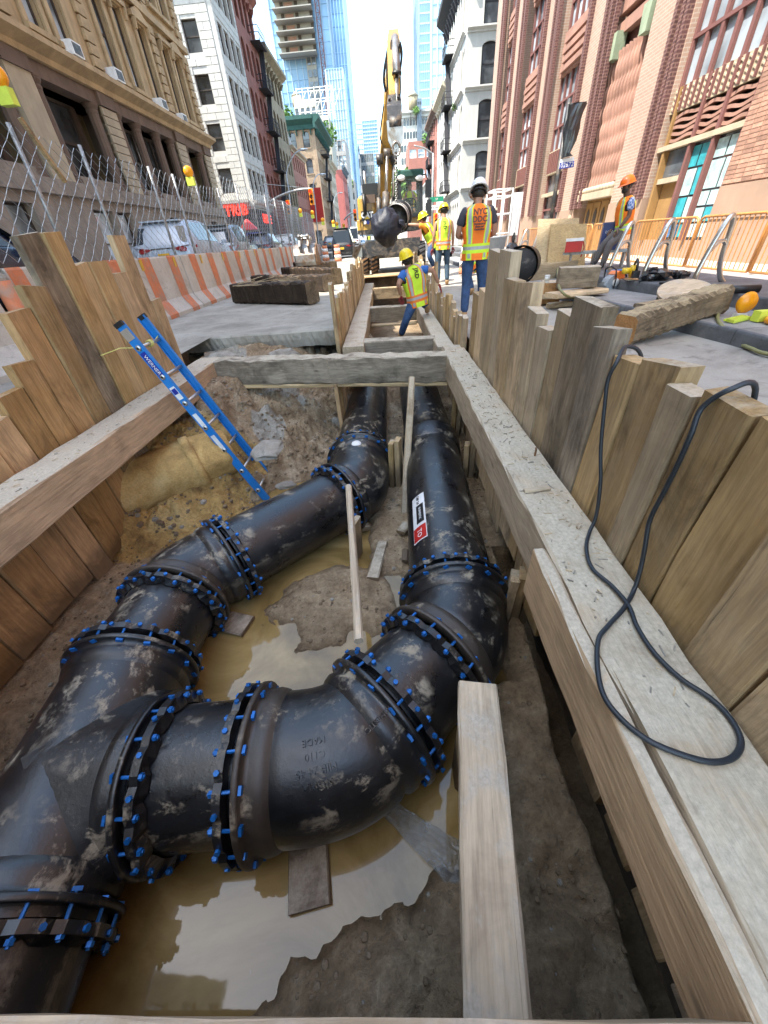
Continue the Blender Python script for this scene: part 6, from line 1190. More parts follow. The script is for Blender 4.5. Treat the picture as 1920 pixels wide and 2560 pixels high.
# upper storeys
wins = [1.2, 3.0, 6.0, 8.0, 10.6, 12.6, 15.2, 17.2, 19.2, 22.4, 24.1, 27.8, 29.7, 32.0, 34.8, 36.4]; cols = [(c, 0.92) for c in wins]
rows = [(8.0, 12.3, 8.5, 11.4, cols), (12.3, 17.0, 12.9, 15.6, cols)]
facade(t, (XL - 0.02, 0, 0), UY, NL, Y1, rows, 'tan_stone', 'pane_pale', 'dark_window', 0.30, frame_w=0.09)
sm_, hm, pm = MB(), MB(), MB()
for za, zt_, w0, w1, _ in rows:
    for k_, c in enumerate(wins):
        for s in (-1, 1): sm_.box((c + s * 0.60 - 0.12, w0 - 0.02, 0.002), (c + s * 0.60 + 0.12, w1 + 0.1, 0.10), Mt)
        hm.box((c - 0.85, w1 + 0.12, 0.002), (c + 0.85, w1 + 0.30, 0.24), Mt); hm.box((c - 0.72, w1 - 0.25 + 0.30, 0.002), (c + 0.72, w1 + 0.119, 0.12), Mt); sm_.box((c - 0.75, w0 - 0.2, 0.003), (c + 0.75, w0 - 0.022, 0.2), Mt)
        if k_ % 2: hm.prism([(c - 0.85, w1 + 0.302), (c + 0.85, w1 + 0.302), (c, w1 + 0.68)], 0.003, 0.22, Mt)
        for s in (-1, 1): pm.prism([(0.0, 0.0), (0.12, 0.0), (0.2, 0.42), (0.0, 0.42)], -0.06, 0.06, Mt @ frame(Vector((0, 0, 1)), Vector((0, 1, 0)), Vector((-1, 0, 0)), Vector((c + s * 0.70, w1 - 0.32, 0.1))))
part('window_surrounds', sm_, 'tan_stone', t, kind='stuff'); part('window_hoods', hm, 'tan_stone', t, kind='stuff'); part('hood_brackets', pm, 'tan_stone', t, kind='stuff')
mb = MB(); tb(mb, Y0, 12.0, 0.003, Y1, 12.3, 0.26); tb(mb, Y0, 16.3, 0.003, Y1, 16.6, 0.26); tb(mb, Y0, 8.02, 0.003, Y1, 8.3, 0.12); part('string_course', mb, 'tan_stone', t)
qm = [mesh('quoin', MB().box((-0.34 + 0.06 * k, 0, 0.004), (0.34 - 0.06 * k, 0.33, 0.14)), 'tan_stone') for k in (0, 1)]
for c in (4.5, 14.1, 20.6, 26.0, 33.3, 37.95):
    for j in range(20): inst('quoin', qm[j % 2], Mt @ Matrix.Translation((c, 8.36 + 0.39 * j + (0.35 if j > 8 else 0), 0)), t)
for i, (a, b) in enumerate(((180, 125), (288, 190), (402, 262), (454, 298))):
    p = PX(a, b, XL + 0.25); t2 = thing('air_conditioner', ['white window air conditioner nearest, top left', 'white window air conditioner second from the left', 'white window air conditioner third from the left', 'white window air conditioner nearest the white building'][i], 'air conditioner', tuple(p), 'air conditioners in the tan facade'); part('case', MB().box((-0.3, -0.33, -0.21), (0.24, 0.33, 0.21), Matrix.Translation(p)), 'white', t2); part('grille', MB().box((0.24, -0.27, -0.16), (0.25, 0.27, 0.16), Matrix.Translation(p)), 'dark_steel', t2)
# unseen tall block, added left of the view and sized to shade the near trench
t = thing('shade_building', 'unseen tall stone block added beyond the left edge to shade the near trench', 'building', (XL, -25, 0)); facade(t, (XL + 0.3, -36, 0), UY, NL, 37, [(3.8 * i, 3.8 * (i + 1), 3.8 * i + 1.2, 3.8 * i + 3.2, colsf(37, 11, 1.5)) for i in range(9)], 'ivory', 'pane_pale'); roofbox(t, (-34, -36, 0), (XL - 0.06, 1.0, 34.2), 'ivory')
# ------------------------------------------------------------------ white building
def corner_block(name, label, Yc, Yend, zt, Wc, wall, nf, ncam, nst, w_=1.1, h=None, z0=0.0, wz=(0.9, 2.9), gnd=4.6, X=XL, **kw):
    """block whose camera-facing wall starts at Yc and whose street wall runs to Yend"""
    left = X < 0; t = thing(name, label, 'building', (X, Yc, 0)); h = h or (zt - gnd) / nst
    colS = colsf(Yend - Yc, nf, w_, 0.4); colC = colsf(Wc, ncam, w_ * 1.0, 0.5)
    r1 = [(0, gnd, 0.6, gnd - 0.9, colS)] + rowsf(gnd, nst, h, wz[0], wz[1], colS); r2 = [(0, gnd, 0.6, gnd - 0.9, colC)] + rowsf(gnd, nst, h, wz[0], wz[1], colC)
    if left:
        M1 = facade(t, (X, Yc, 0), UY, NL, Yend - Yc, r1, wall, **kw); M2 = facade(t, (X - Wc, Yc, 0), (1, 0, 0), (0, -1, 0), Wc - 0.36, r2, wall, **kw)
        roofbox(t, (X - Wc, Yc + 0.36, 0), (X - 0.37, Yend, zt), 'grey_stone')
    else:
        M1 = facade(t, (X, Yc, 0), UY, NR, Yend - Yc, r1, wall, **kw); M2 = facade(t, (X + 0.36, Yc, 0), (1, 0, 0), (0, -1, 0), Wc, r2, wall, **kw)
        roofbox(t, (X + 0.37, Yc + 0.36, 0), (X + Wc, Yend, zt), 'grey_stone')
    return t, M1, M2
t, M1, M2 = corner_block('white_building', 'white stone corner building with courses of blocks, red shop sign at its foot', 47.6, 54.6, 20.2, 14, 'white_stone', 4, 4, 5, 1.25, gnd=5.2, h=2.98, wz=(0.55, 2.35), frame_m='dark_window')
cornice(t, M1, 7.0, 20.1, 1.5, 1.3, 'white_trim', 6, ext=1.2); cornice(t, M2, 14, 20.1, 1.5, 1.3, 'white_trim', 8, ext=0.0)
def courses(t, M_, W_, z0, z1, dz, cols, rows_, mat, th=0.05, bl=1.3):
    mb = MB(); z = z0; k = 0
    while z < z1 - 0.05:
        x = -0.0 if k % 2 else -bl / 2
        while x < W_:
            a, b = max(0, x) + 0.02, min(W_, x + bl) - 0.02; segs = [(a, b)]
            for (w0, w1) in rows_:
                if z + dz > w0 - 0.02 and z < w1 + 0.02:
                    ns = []
                    for (p, q) in segs:
                        for (c, w_) in cols + [(1e9, 1)]:
                            l, r = c - w_ / 2 - 0.03, c + w_ / 2 + 0.03
                            if r <= p: continue
                            if l >= q: ns.append((p, q)); p = q; break
                            if l > p: ns.append((p, l))
                            p = max(p, r)
                            if p >= q: break
                    segs = ns
            for p, q in segs:
                if q - p > 0.12: mb.box((p, z + 0.02, 0.003), (q, min(z + dz, z1) - 0.02, th), M_)
            x += bl
        z += dz; k += 1
    part('stone_blocks', mb, mat, t, kind='stuff')
rw = [(5.2 + 2.98 * i + 0.55, 5.2 + 2.98 * i + 2.35) for i in range(5)]
courses(t, M1, 7.0, 5.2, 20.0, 0.46, colsf(7.0, 4, 1.25, 0.4), rw, 'white_stone'); courses(t, M2, 13.6, 5.2, 20.0, 0.46, colsf(14, 4, 1.25, 0.5), rw, 'white_stone')
cornice(t, M1, 7.0, 4.6, 0.5, 0.5, 'grey_stone', 0, 'ledge', 0.3); cornice(t, M2, 13.7, 4.6, 0.5, 0.5, 'grey_stone', 0, 'ledge', 0.0)
part('shopfront', MB().box((-26, 47.3, 0.1), (-12.9, 47.55, 4.4)), 'dark_paint', t); part('shopfront', MB().box((-12.96, 47.6, 0.1), (-12.8, 54.4, 4.4)), 'dark_paint', t)
def sign_txt(s, size, p, dirv, nrm, mat, t, depth=0.03, bold=0.01): 
    u = Vector(dirv).normalized(); n_ = Vector(nrm).normalized(); text('sign_letters', s, size, frame(u, n_.cross(u), n_, Vector(p)), mat, t, depth, bold)
sign_txt('TRIB', 1.15, (PY(590, 526, 47.2).x, 47.2, PY(590, 527, 47.2).z), (1, 0, 0), (0, -1, 0), 'lit_red', t, 0.05, 0.03); sign_txt('HOUSE', 1.0, (XL + 0.25, 51.0, 3.7), UY, NL, 'lit_red', t, 0.05, 0.03)
t = thing('awning', 'red umbrella top and blue stall under the shop sign', 'awning', (-13, 44, 2)); p = PY(620, 565, 43); part('canopy', MB().cyl(p - Vector((0, 0, .3)), p + Vector((0, 0, 0.5)), 0.9, 0.1, 10), 'red', t); part('stall', MB().box((-1.0, -0.5, -1.6), (1.0, 0.5, -0.5), Matrix.Translation(p)), 'sign_blue', t)
# red stone building with fire escapes
def fire_escape(t, M_, x0, x1, zs, d=1.0, mat='dark_paint'):
    mb = MB()
    for i, z in enumerate(zs):
        mb.box((x0, z - 0.06, 0.02), (x1, z, d), M_)
        for zz in (z + 0.5, z + 0.95): mb.box((x0, zz, d - 0.04), (x1, zz + 0.05, d), M_); mb.box((x0, zz, 0.02), (x0 + 0.04, zz + 0.05, d - 0.05), M_)
        n = int((x1 - x0) / 0.35)
        for k in range(n + 1): xx = x0 + (x1 - x0 - 0.04) * k / n; mb.box((xx, z, d - 0.035), (xx + 0.03, z + 0.95, d - 0.005), M_)
        if i + 1 < len(zs):
            a, b = M_ @ Vector((x0 + 0.4 + (0.6 if i % 2 else 0), z, d * 0.5)), M_ @ Vector((x1 - 0.5, zs[i + 1], d * 0.5)); mb.bar(a, b, 0.5, 0.05); mb.bar(a + Vector((0, 0, .8)), b + Vector((0, 0, .8)), 0.04, 0.04)
    part('fire_escape', mb, mat, t)
def row_house(name, label, Ya, Yb, zt, wall, nst, nc, gnd=4.6, X=XL, w_=1.0, wz=(0.8, 2.6), side=None, fe=None, corn=None, arch=False, pane='pane', **kw):
    left = X < 0; t = thing(name, label, 'building', (X, Ya, 0)); h = (zt - gnd) / nst; cs = colsf(Yb - Ya, nc, w_, 0.3); rws = [(0, gnd, 0.6, gnd - 0.8, cs)] + rowsf(gnd, nst, h, wz[0], min(wz[1], h - 0.4), cs)
    M1 = facade(t, (X, Ya, 0), UY, NL if left else NR, Yb - Ya, rws, wall, pane, arch=arch, **kw)
    s = -1 if left else 1; roofbox(t, (min(X + s * 0.37, X + s * 14), Ya, 0), (max(X + s * 0.37, X + s * 14), Yb, zt), side or wall, 'side_wall')
    if fe: fire_escape(t, M1, fe[0], fe[1], [gnd + h * i + 0.3 for i in range(0, nst)])
    if corn: cornice(t, M1, Yb - Ya, zt - corn[1] * 0.4, corn[1], corn[2], corn[0], corn[3] if len(corn) > 3 else 0, ext=0.2)
    return t, M1
t, M_ = row_house('red_building', 'dark red stone building with arched windows and iron fire escapes', 54.8, 62.4, 21.5, 'red_stone', 5, 4, 5.0, arch=True, fe=(4.6, 7.6), corn=('red_stone', 1.0, 0.7, 6), w_=1.1, wz=(0.7, 2.9))
part('gable', MB().prism([(0.5, 22.3), (3.2, 22.3), (1.85, 24.4)], -0.4, 0.1, M_), 'red_stone', t); part('finial', MB().cyl(M_ @ Vector((1.85, 24.3, -0.1)), M_ @ Vector((1.85, 26, -0.1)), 0.15, 0.02, 8), 'red_stone', t)
t, M_ = row_house('ornate_building', 'narrow tan building with carved arches and a sloping green roof end', 62.6, 72.8, 18.6, 'ornate_stone', 4, 5, 5.2, arch=True, corn=('ornate_stone', 1.0, 0.9, 8), w_=1.2, wz=(0.7, 2.9), side='brownstone2')
t, M_ = row_house('low_red_building', 'low pinkish red building with small windows and a stepped parapet', 73.0, 84.4, 12.4, 'low_red', 3, 6, 3.6, w_=0.9, wz=(0.8, 2.4), corn=('cream_trim', 0.6, 0.5), side='grey_stone')
part('gable', MB().prism([(0, 12.4), (3.0, 12.4), (3.0, 13.4), (0, 14.6)], -0.6, -0.2, M_), 'grey_stone', t)
t, M1, M2 = corner_block('brown_corner_building', 'brown corner building under a dark green bracketed cornice', 102.5, 123.6, 20.0, 17, 'brownstone2', 9, 6, 4, 1.35, gnd=4.6, wz=(0.7, 3.0), arch=0.5, sill='brownstone2', lintel='brownstone2', frame_m='dark_window')
cornice(t, M1, 21.1, 19.4, 1.8, 1.3, 'green_cornice', 16, ext=1.2); cornice(t, M2, 17, 19.4, 1.8, 1.3, 'green_cornice', 12, ext=0); fire_escape(t, M1, 6, 11, [5.2, 9, 12.8, 16.6], 1.3)
t, M_ = row_house('ivory_building', 'narrow ivory stone front beyond the brown corner building', 124, 136, 17.0, 'ivory', 5, 4, 4.6, arch=True, w_=1.5, wz=(0.6, 2.2), corn=('ivory', 1.0, 0.8, 8))
t = thing('barn_red_building', 'plain dull red building with few windows and a dark cornice', 'building', (XL, 140, 0)); facade(t, (XL, 160, 0), UY, NL, 18, rowsf(2, 5, 3.6, 1.0, 2.2, colsf(18, 4, 1.8)), 'barn_red'); facade(t, (XL - 9, 160, 0), (1, 0, 0), (0, -1, 0), 8.6, rowsf(2, 5, 3.6, 1.2, 2.0, [(3.0, 0.8)]), 'barn_red'); roofbox(t, (XL - 9, 160.4, 0), (XL - 0.4, 178, 20), 'barn_red'); cornice(t, frame(Vector(UY), Vector((0, 0, 1)), Vector(NL), Vector((XL, 160, 0))), 18, 19.8, 1.2, 0.9, 'slate', 10)
def slab_block(name, label, Y, xa, xb_, za, zb, wall, nst, nc, depth=20, w_=2.0, wf=0.6, pane='pane', px=True, side=True, **kw):
    """free block placed by the picture edges of its near face at distance Y"""
    a = PY(*xa, Y); b = PY(*xb_, Y); X0, X1 = a.x, b.x; t = thing(name, label, 'building', (X0, Y, 0)); W_ = X1 - X0; h = (zb - za) / nst
    facade(t, (X0, Y, 0), (1, 0, 0), (0, -1, 0), W_, [(0, za, 0.5, za - 0.5, [])] * (za > 0.1) + rowsf(za, nst, h, h * 0.22, h * (0.22 + wf), colsf(W_, nc, min(w_, W_ / nc * 0.8))), wall, pane, **kw)
    roofbox(t, (X0, Y + 0.37, 0), (X1, Y + depth, zb), wall); return t, X0, X1
t, a, b = slab_block('grey_modern_building', 'pale grey modern block with big square windows above the red building', 190, (822, 350), (862, 350), 8, PY(840, 350, 190).z, 'grey_stone', 6, 4, 20, 3.4, 0.7, 'pane_pale'); 
slab_block('cream_tower_block', 'cream rooftop block with terraces behind the brown corner building', 165, (716, 300), (822, 300), 6, PY(770, 292, 165).z, 'cream_far', 7, 7, 14, 1.8, 0.5)
slab_block('cream_tower_block', 'cream set back penthouse block above the brown corner building', 172, (736, 270), (790, 270), 6, PY(760, 252, 172).z, 'cream_far', 8, 4, 10, 1.5, 0.4)
slab_block('cream_tower_block', 'cream stair tower with a small water tank, highest on the left roofs', 176, (735, 250), (753, 250), 6, PY(745, 238, 176).z, 'cream_far', 9, 1, 8, 1.2, 0.3)
def water_tank(p, r, h, label, mat='ornate_stone'):
    t = thing('water_tank', label, 'water tank', tuple(p)); p = Vector(p); part('barrel', MB().cyl(p, p + Vector((0, 0, h)), r, r * 0.95, 14), mat, t, True); part('roof', MB().cyl(p + Vector((0, 0, h)), p + Vector((0, 0, h * 1.45)), r * 1.08, 0.05, 14), 'ivory', t, True)
    for i in range(4): a = math.pi / 4 + i * math.pi / 2; q = p + Vector((math.cos(a) * r * 0.8, math.sin(a) * r * 0.8, 0)); part('leg', MB().cyl(q - Vector((0, 0, h)), q, r * 0.07, n=6), 'dark_steel', t)
water_tank(PY(739, 251, 176) + Vector((0, 2, -1)), 1.5, 2.4, 'small pale water tank on the cream stair tower'); water_tank(PY(1033, 277, 215), 2.0, 4.0, 'brown wooden water tank on the ornate white block right of the excavator boom')
# rooftop scaffold
t = thing('roof_scaffold', 'white steel frame on the roof below the left glass tower', 'scaffold', tuple(PY(800, 280, 165))); mb = MB(); A_ = PY(748, 282, 168); B_ = PY(836, 292, 168)
for z in (0, 2.6, 5.0): mb.bar(A_ + Vector((0, 0, z)), (B_.x, 168, A_.z + z), 0.16, 0.16); mb.bar(A_ + Vector((0, 3, z)), (B_.x, 171, A_.z + z), 0.16, 0.16)
for i in range(7): x = A_.x + (B_.x - A_.x) * i / 6; mb.bar((x, 168, A_.z - 2), (x, 168, A_.z + 5.2), 0.16, 0.16); mb.bar((x, 168, A_.z), (x + 2.5, 171, A_.z + 5), 0.1, 0.1)
part('frame', mb, 'white', t)
slab_block('slate_roof_building', 'grey stone hall with a dark slate top floor, straight down the street', 330, (868, 400), (900, 400), 4, PY(880, 388, 330).z, 'grey_stone', 5, 5, 40, 4.0, 0.55)
slab_block('slate_roof_building', 'dark slate upper floor with a row of small windows', 336, (866, 380), (898, 380), 20, PY(880, 366, 336).z, 'slate', 9, 9, 10, 2.0, 0.3, 'pane_pale')
slab_block('grey_stone_building', 'long pale grey building side beyond the slate topped hall', 345, (900, 400), (934, 400), 4, PY(910, 384, 345).z, 'grey_stone', 8, 8, 30, 2.0, 0.7)
slab_block('narrow_grey_building', 'narrow grey block with roof plants left of the excavator body', 240, (862, 430), (882, 430), 4, PY(870, 448, 240).z, 'grey_stone', 5, 3, 20, 2.4, 0.6)
# ------------------------------------------------------------------ glass towers
def tower(name, label, Y, P0, P1, ztop, glassm, depth, nfl, nm, fin='tower_conc', zbase=0, fl_t=0.35, mull=0.25, sidex=None, X=None):
    X0, X1 = X if X else (PY(*P0, Y).x, PY(*P1, Y).x); t = thing(name, label, 'skyscraper', (X0, Y, 0)); part('glazing', MB().box((X0, Y, zbase), (X1, Y + depth, ztop)), glassm, t)
    mb = MB(); h = (ztop - zbase) / nfl
    for i in range(nfl + 1): z = zbase + h * i; mb.box((X0 - 0.15, Y - 0.2, z), (X1 + 0.15, Y - 0.01, z + fl_t)); mb.box((X0 - 0.2, Y, z), (X0 - 0.01, Y + depth, z + fl_t)); mb.box((X1 + 0.01, Y, z), (X1 + 0.2, Y + depth, z + fl_t))
    part('floor_bands', mb, fin, t, kind='stuff'); mb = MB()
    for i in range(nm + 1): x = X0 + (X1 - X0) * i / nm; mb.box((x - mull / 2, Y - 0.42, zbase), (x + mull / 2, Y - 0.22, ztop))
    k = max(2, int(nm * depth / (X1 - X0)))
    for i in range(k + 1):
        for x in (X0 - 0.4, X1 + 0.22): yy = Y + depth * i / k; mb.box((x, yy - mull / 2, zbase), (x + 0.18, yy + mull / 2, ztop))
    part('mullions', mb, 'tower_pale', t, kind='stuff'); return t, X0, X1
YT = 250
t, X0, X1 = tower('glass_tower', 'tall blue glass tower under construction, open concrete floors in its upper part', YT, (700, 200), (836, 200), 150, 'tower_glass', 36, 44, 9, 'tower_glass')
zo = PY(760, 148, YT).z; mb = MB(); x0, x1 = X0 + 3.0, X0 + (X1 - X0) * 0.74
part('unglazed_core', MB().box((x0, YT - 3.2, zo), (x1, YT - 0.5, 150)), 'tower_conc', t)
z = zo; me_s = mesh('floor_slab', MB().box((x0 - 0.4, -5.2, 0), (x1 + 0.4, 0, 0.3)), 'tower_conc'); me_c = mesh('opening', MB().box((0, -0.2, 0), (1.3, 0, 2.2)), 'dark_window'); me_k = mesh('opening', MB().box((0, -0.2, 0), (3.4, 0, 1.9)), 'terracotta')
while z < 140:
    inst('floor_slab', me_s, Matrix.Translation((0, YT - 0.5 - 2.0, z)), t)
    for k in range(3): inst('opening', me_c, Matrix.Translation((x0 + 2.2 + 6.0 * k, YT - 3.3, z + 0.6)), t)
    inst('opening', me_k, Matrix.Translation((x0 + 4.0, YT - 3.3, z + 0.7)), t); z += 3.0
part('hoist_bay', MB().box((x1 - 5.2, YT - 1.2, 20), (x1 - 0.8, YT - 0.5, zo)), 'tower_conc', t); z = 22
me_o = mesh('opening', MB().box((0, -0.2, 0), (1.5, 0, 2.2)), 'pane')
while z < zo:
    for k in range(2): inst('opening', me_o, Matrix.Translation((x1 - 4.7 + 2.1 * k, YT - 1.3, z)), t)
    z += 3.6
hx = X0 + (X1 - X0) * 0.84; t2 = thing('construction_hoist', 'red lattice hoist mast climbing the glass tower', 'hoist', (hx, YT - 2, 0)); mb = MB()
for dx in (-0.8, 0.8):
    for dy in (-0.8, 0.8): mb.bar((hx + dx, YT - 3 + dy, 20), (hx + dx, YT - 3 + dy, 140), 0.22, 0.22)
for i in range(70): z = 20 + 1.72 * i; s = 1 if i % 2 else -1; mb.bar((hx - 0.8 * s, YT - 3.8, z), (hx + 0.8 * s, YT - 3.8, z + 1.72), 0.16, 0.16); mb.bar((hx - 0.8, YT - 3.8, z), (hx + 0.8, YT - 3.8, z), 0.14, 0.14)
part('mast', mb, 'window_red', t2)
tower('glass_tower', 'set back blue wing of the unfinished glass tower', 262, (832, 150), (868, 150), 150, 'tower_glass', 30, 40, 5, 'tower_glass')
tower('glass_tower', 'lower pale glass block at the right foot of the unfinished tower', 243, (822, 250), (862, 250), PY(840, 172, 243).z, 'tower_pale', 26, 20, 6, 'tower_glass', 0, 0.2, 0.1)
tower('glass_tower', 'tall pale glass tower on the right behind the white arched building, patterned blue side', 260, (1050, 150), (1078, 150), 170, 'tower_glass', 40, 60, 6, 'tower_pale', 0, 0.5)
tower('glass_tower', 'white banded front of the right glass tower', 258, (1078, 150), (1150, 150), 170, 'tower_pale', 40, 42, 5, 'tower_glass', 0, 0.5)
tower('glass_tower', 'pale blue slab tower far down the street, left of the boom', 480, (870, 310), (906, 310), PY(885, 312, 480).z, 'tower_pale', 30, 26, 8, 'tower_glass', 0, 0.4)
tower('glass_tower', 'slimmer banded tower with a roof frame, far down the street', 470, (905, 300), (942, 300), PY(922, 302, 470).z, 'tower_glass', 30, 36, 6, 'tower_pale', 0, 0.8)
# ------------------------------------------------------------------ RIGHT: brick art deco building
XR = 8.5; t = thing('brick_building', 'large pink and red brick building on the right with wavy panels and stone base', 'building', (XR, 20, 0)); DECO = t
Mr = frame(Vector(UY), Vector((0, 0, 1)), Vector(NR), Vector((XR, 0, 0)))
# note: local x = world y, local y = up, local z = towards the street (-x)
def rb(mb, y0, z0, d0, y1, z1, d1): return mb.box((y0, z0, d0), (y1, z1, d1), Mr)
YE = 41.0; part('core', MB().box((XR + 0.9, -8, 0), (XR + 26, YE, 34)), 'brick_warm', t); mb = MB(); mb.box((XR + 0.005, YE - 0.6, 0), (XR + 0.9, YE, 34)); part('end_wall', mb, 'brick_warm', t)
ZG = 1.66
def pier(y0, y1, z0=0, d=0.0, mat='brick_warm', base=True, strips=True):
    mb = MB(); rb(mb, y0, ZG if base else z0, -0.9, y1, 34, d); part('pier', mb, mat, t)
    if base: mb = MB(); rb(mb, y0, 0, -0.9, y1, ZG - 0.004, d + 0.04); part('stone_base', mb, 'pink_granite', t)
pier(-8, 12.35, mat='brick_red'); mb = MB(); rb(mb, -8, 1.0, 0.05, 12.35, 1.06, 0.07); part('base_ledge', mb, 'pink_granite', t)
mb = MB(); rb(mb, 10.3, ZG + 0.02, 0.002, 12.34, 4.55, 0.006); part('mortar', mb, 'cream_trim', t); bm_ = [mesh('brick', MB().box((0, 0, 0.007), (L__, 0.072, 0.02)), 'brick_clay') for L__ in (0.286, 0.14)]; j = 0; z = ZG + 0.03
while z < 4.5:
    y = 12.34 - (0.15 if j % 2 else 0.295)
    if j % 2 == 1: inst('brick', bm_[1], Mr @ Matrix.Translation((12.195, z, 0)), t); y -= 0.298 - 0.15 + 0.004
    while y > 10.3: inst('brick', bm_[0], Mr @ Matrix.Translation((y, z, R_.uniform(-0.002, 0.003))), t); y -= 0.299
    z += 0.0845; j += 1
pier(15.85, 18.1); pier(21.3, 23.3); pier(27.0, 29.4); pier(33.2, 35.0); pier(38.6, YE)
def strips(y, n, w_=0.13, gap=0.11, mat='brick_dark', z0=ZG):
    for i in range(n): mb = MB(); rb(mb, y + i * (w_ + gap), z0, 0.003, y + i * (w_ + gap) + w_, 34, 0.16 - 0.04 * (i % 2)); part('brick_rib', mb, mat, t)
strips(15.9, 3, 0.14, 0.14); strips(17.25, 0); strips(21.0, 4, 0.10, 0.10); strips(20.6, 1, 0.12); strips(27.0, 3, 0.16, 0.12); strips(28.9, 2, 0.14, 0.1); strips(32.9, 3, 0.16, 0.12); strips(35.0, 2, 0.16, 0.12); strips(26.9, 1); strips(23.0, 2, 0.12, 0.1); strips(38.2, 3, 0.16, 0.14)
# bay A: poster window, door, louvres, chevron panel, tall red windows
def bayfill(y0, y1, z0, z1, mat, d=-0.35, name='infill', dd=0.3): mb = MB(); rb(mb, y0, z0, d - dd, y1, z1, d); return part(name, mb, mat, t)
bayfill(12.35, 15.85, 0, 0.55, 'pink_granite', -0.2); bayfill(12.35, 15.85, 0.55, 34, 'dark_window', -0.5, 'recess', 0.1)
for y in (12.37, 13.36, 14.30, 15.5): mb = MB(); rb(mb, y, 0.55, -0.3, y + 0.10, 4.05, -0.06); part('mullion', mb, 'oak' if y > 15 else 'window_red', t)
mb = MB(); rb(mb, 12.35, 2.725, -0.3, 15.85, 2.84, -0.03); part('transom', mb, 'cream_trim', t); rd = random.Random(8)
for (a, b) in ((12.5, 13.36), (13.49, 14.30), (14.43, 15.5)):
    for k in range(5):   # wavy louvre blades
        z = 2.90 + 0.125 * k; mb = MB(); n = 8; vs = []
        for i in range(n + 1):
            u = i / n; w_ = 0.03 * math.sin(u * math.pi * 2 + k)
            for dz, dd_ in ((0, -0.3), (0, -0.12), (0.07, -0.12), (0.07, -0.3)): vs.append(Mr @ Vector((a + (b - a) * u, z + dz + w_, dd_)))
        mb.add(vs, [(i * 4 + j, i * 4 + (j + 1) % 4, i * 4 + 4 + (j + 1) % 4, i * 4 + 4 + j) for i in range(n) for j in range(4)]); part('louvre', mb, 'terracotta', t)
bayfill(12.35, 15.85, 3.54, 4.06, 'cream_trim', -0.10, 'spandrel'); 
for k in range(14):
    y = 12.42 + k * 0.245; mb = MB(); rb(mb, y, 3.56, -0.098, y + 0.04, 4.05, -0.04); part('spandrel_rib', mb, 'window_red', t)
    for j in range(4): a, b = Mr @ Vector((y + 0.06, 3.58 + 0.115 * j, -0.09)), Mr @ Vector((y + 0.21, 3.66 + 0.115 * j, -0.09)); mb = MB().bar(a, b, 0.03, 0.03); part('chevron', mb, 'cream_trim', t)
# door and posters
mb = MB(); rb(mb, 14.42, 0.12, -0.42, 15.48, 1.95, -0.3); part('door', mb, 'oak', t); mb = MB(); rb(mb, 14.42, 1.955, -0.42, 15.5, 2.08, -0.1); part('door_head', mb, 'cream_trim', t); mb = MB(); rb(mb, 14.42, 2.1, -0.42, 15.48, 2.7, -0.22); part('transom_pane', mb, 'pane', t)
mb = MB(); rb(mb, 12.46, 0.55, -0.26, 14.3, 2.72, -0.20); part('window_glass', mb, 'pane', t)
mt_ = ['poster_teal', 'poster_white', 'poster_blue', 'poster_white']
for (ya, yb) in ((12.52, 13.34), (13.51, 14.28)):
    z = 0.62
    while z < 2.5:
        h = rd.choice((0.35, 0.5, 0.62)); h = min(h, 2.70 - z); c = rd.uniform(0.38, 0.62); ym = ya + (yb - ya) * c
        for (p, q) in ((ya, ym - 0.03), (ym + 0.03, yb)): mb = MB(); rb(mb, p, z, -0.198, q, z + h - 0.05, -0.185); part('poster', mb, rd.choice(mt_), t)
        z += h
def redwin(y0, y1, z0, z1, nm, ntr, d=-0.20, pane_='pane_pale'):
    mb = MB(); rb(mb, y0, z0, d - 0.12, y1, z1, d - 0.06); part('window_glass', mb, pane_, t)
    for i in range(nm + 1): y = y0 + (y1 - y0) * i / nm; mb = MB(); rb(mb, y - 0.06, z0, d - 0.05, y + 0.06, z1, d + 0.04); part('mullion', mb, 'window_red', t)
    mb = MB()
    for k in range(1, ntr): z = z0 + (z1 - z0) * k / ntr; rb(mb, y0, z - 0.04, d - 0.04, y1, z + 0.04, d + 0.05)
    part('glazing_bars', mb, 'window_red', t)
redwin(12.4, 15.8, 4.06, 12.5, 6, 9)
for (z0, z1) in ((12.5, 14.0), (20.5, 22)): bayfill(12.35, 15.85, z0, z1, 'terracotta', -0.15, 'spandrel')
redwin(12.4, 15.8, 14, 20.5, 6, 6); redwin(12.4, 15.8, 22, 30, 6, 6)
# bay B: bronze doors below the wavy terracotta screen
YB0, YB1 = 18.1, 21.0; bayfill(YB0, YB1, 0, 34, 'window_red', -0.45, 'recess', 0.1)
mb = MB(); rb(mb, YB0, 0.1, -0.44, YB1, 1.9, -0.38); part('door_surround', mb, 'oak', t)
for k in range(4): y = YB0 + 0.15 + 0.68 * k; mb = MB(); rb(mb, y, 0.15, -0.378, y + 0.6, 1.8, -0.33); part('door_leaf', mb, 'oak', t); mb = MB(); mb.prism([(y + 0.18, 0.9), (y + 0.42, 0.9), (y + 0.42, 1.45), (y + 0.30, 1.62), (y + 0.18, 1.45)], -0.328, -0.31, Mr); part('door_light', mb, 'dark_window', t)
mb = MB(); rb(mb, YB0, 1.9, -0.7, YB1, 2.12, 0.10); part('canopy', mb, 'cream_trim', t)
for k in range(12): c = Mr @ Vector((YB0 + 0.12 + 0.242 * k, 2.2, 0.02)); part('canopy_rosette', MB().ball(c, 0.11, 8, 5), 'cream_trim', t, True)
ns = 12
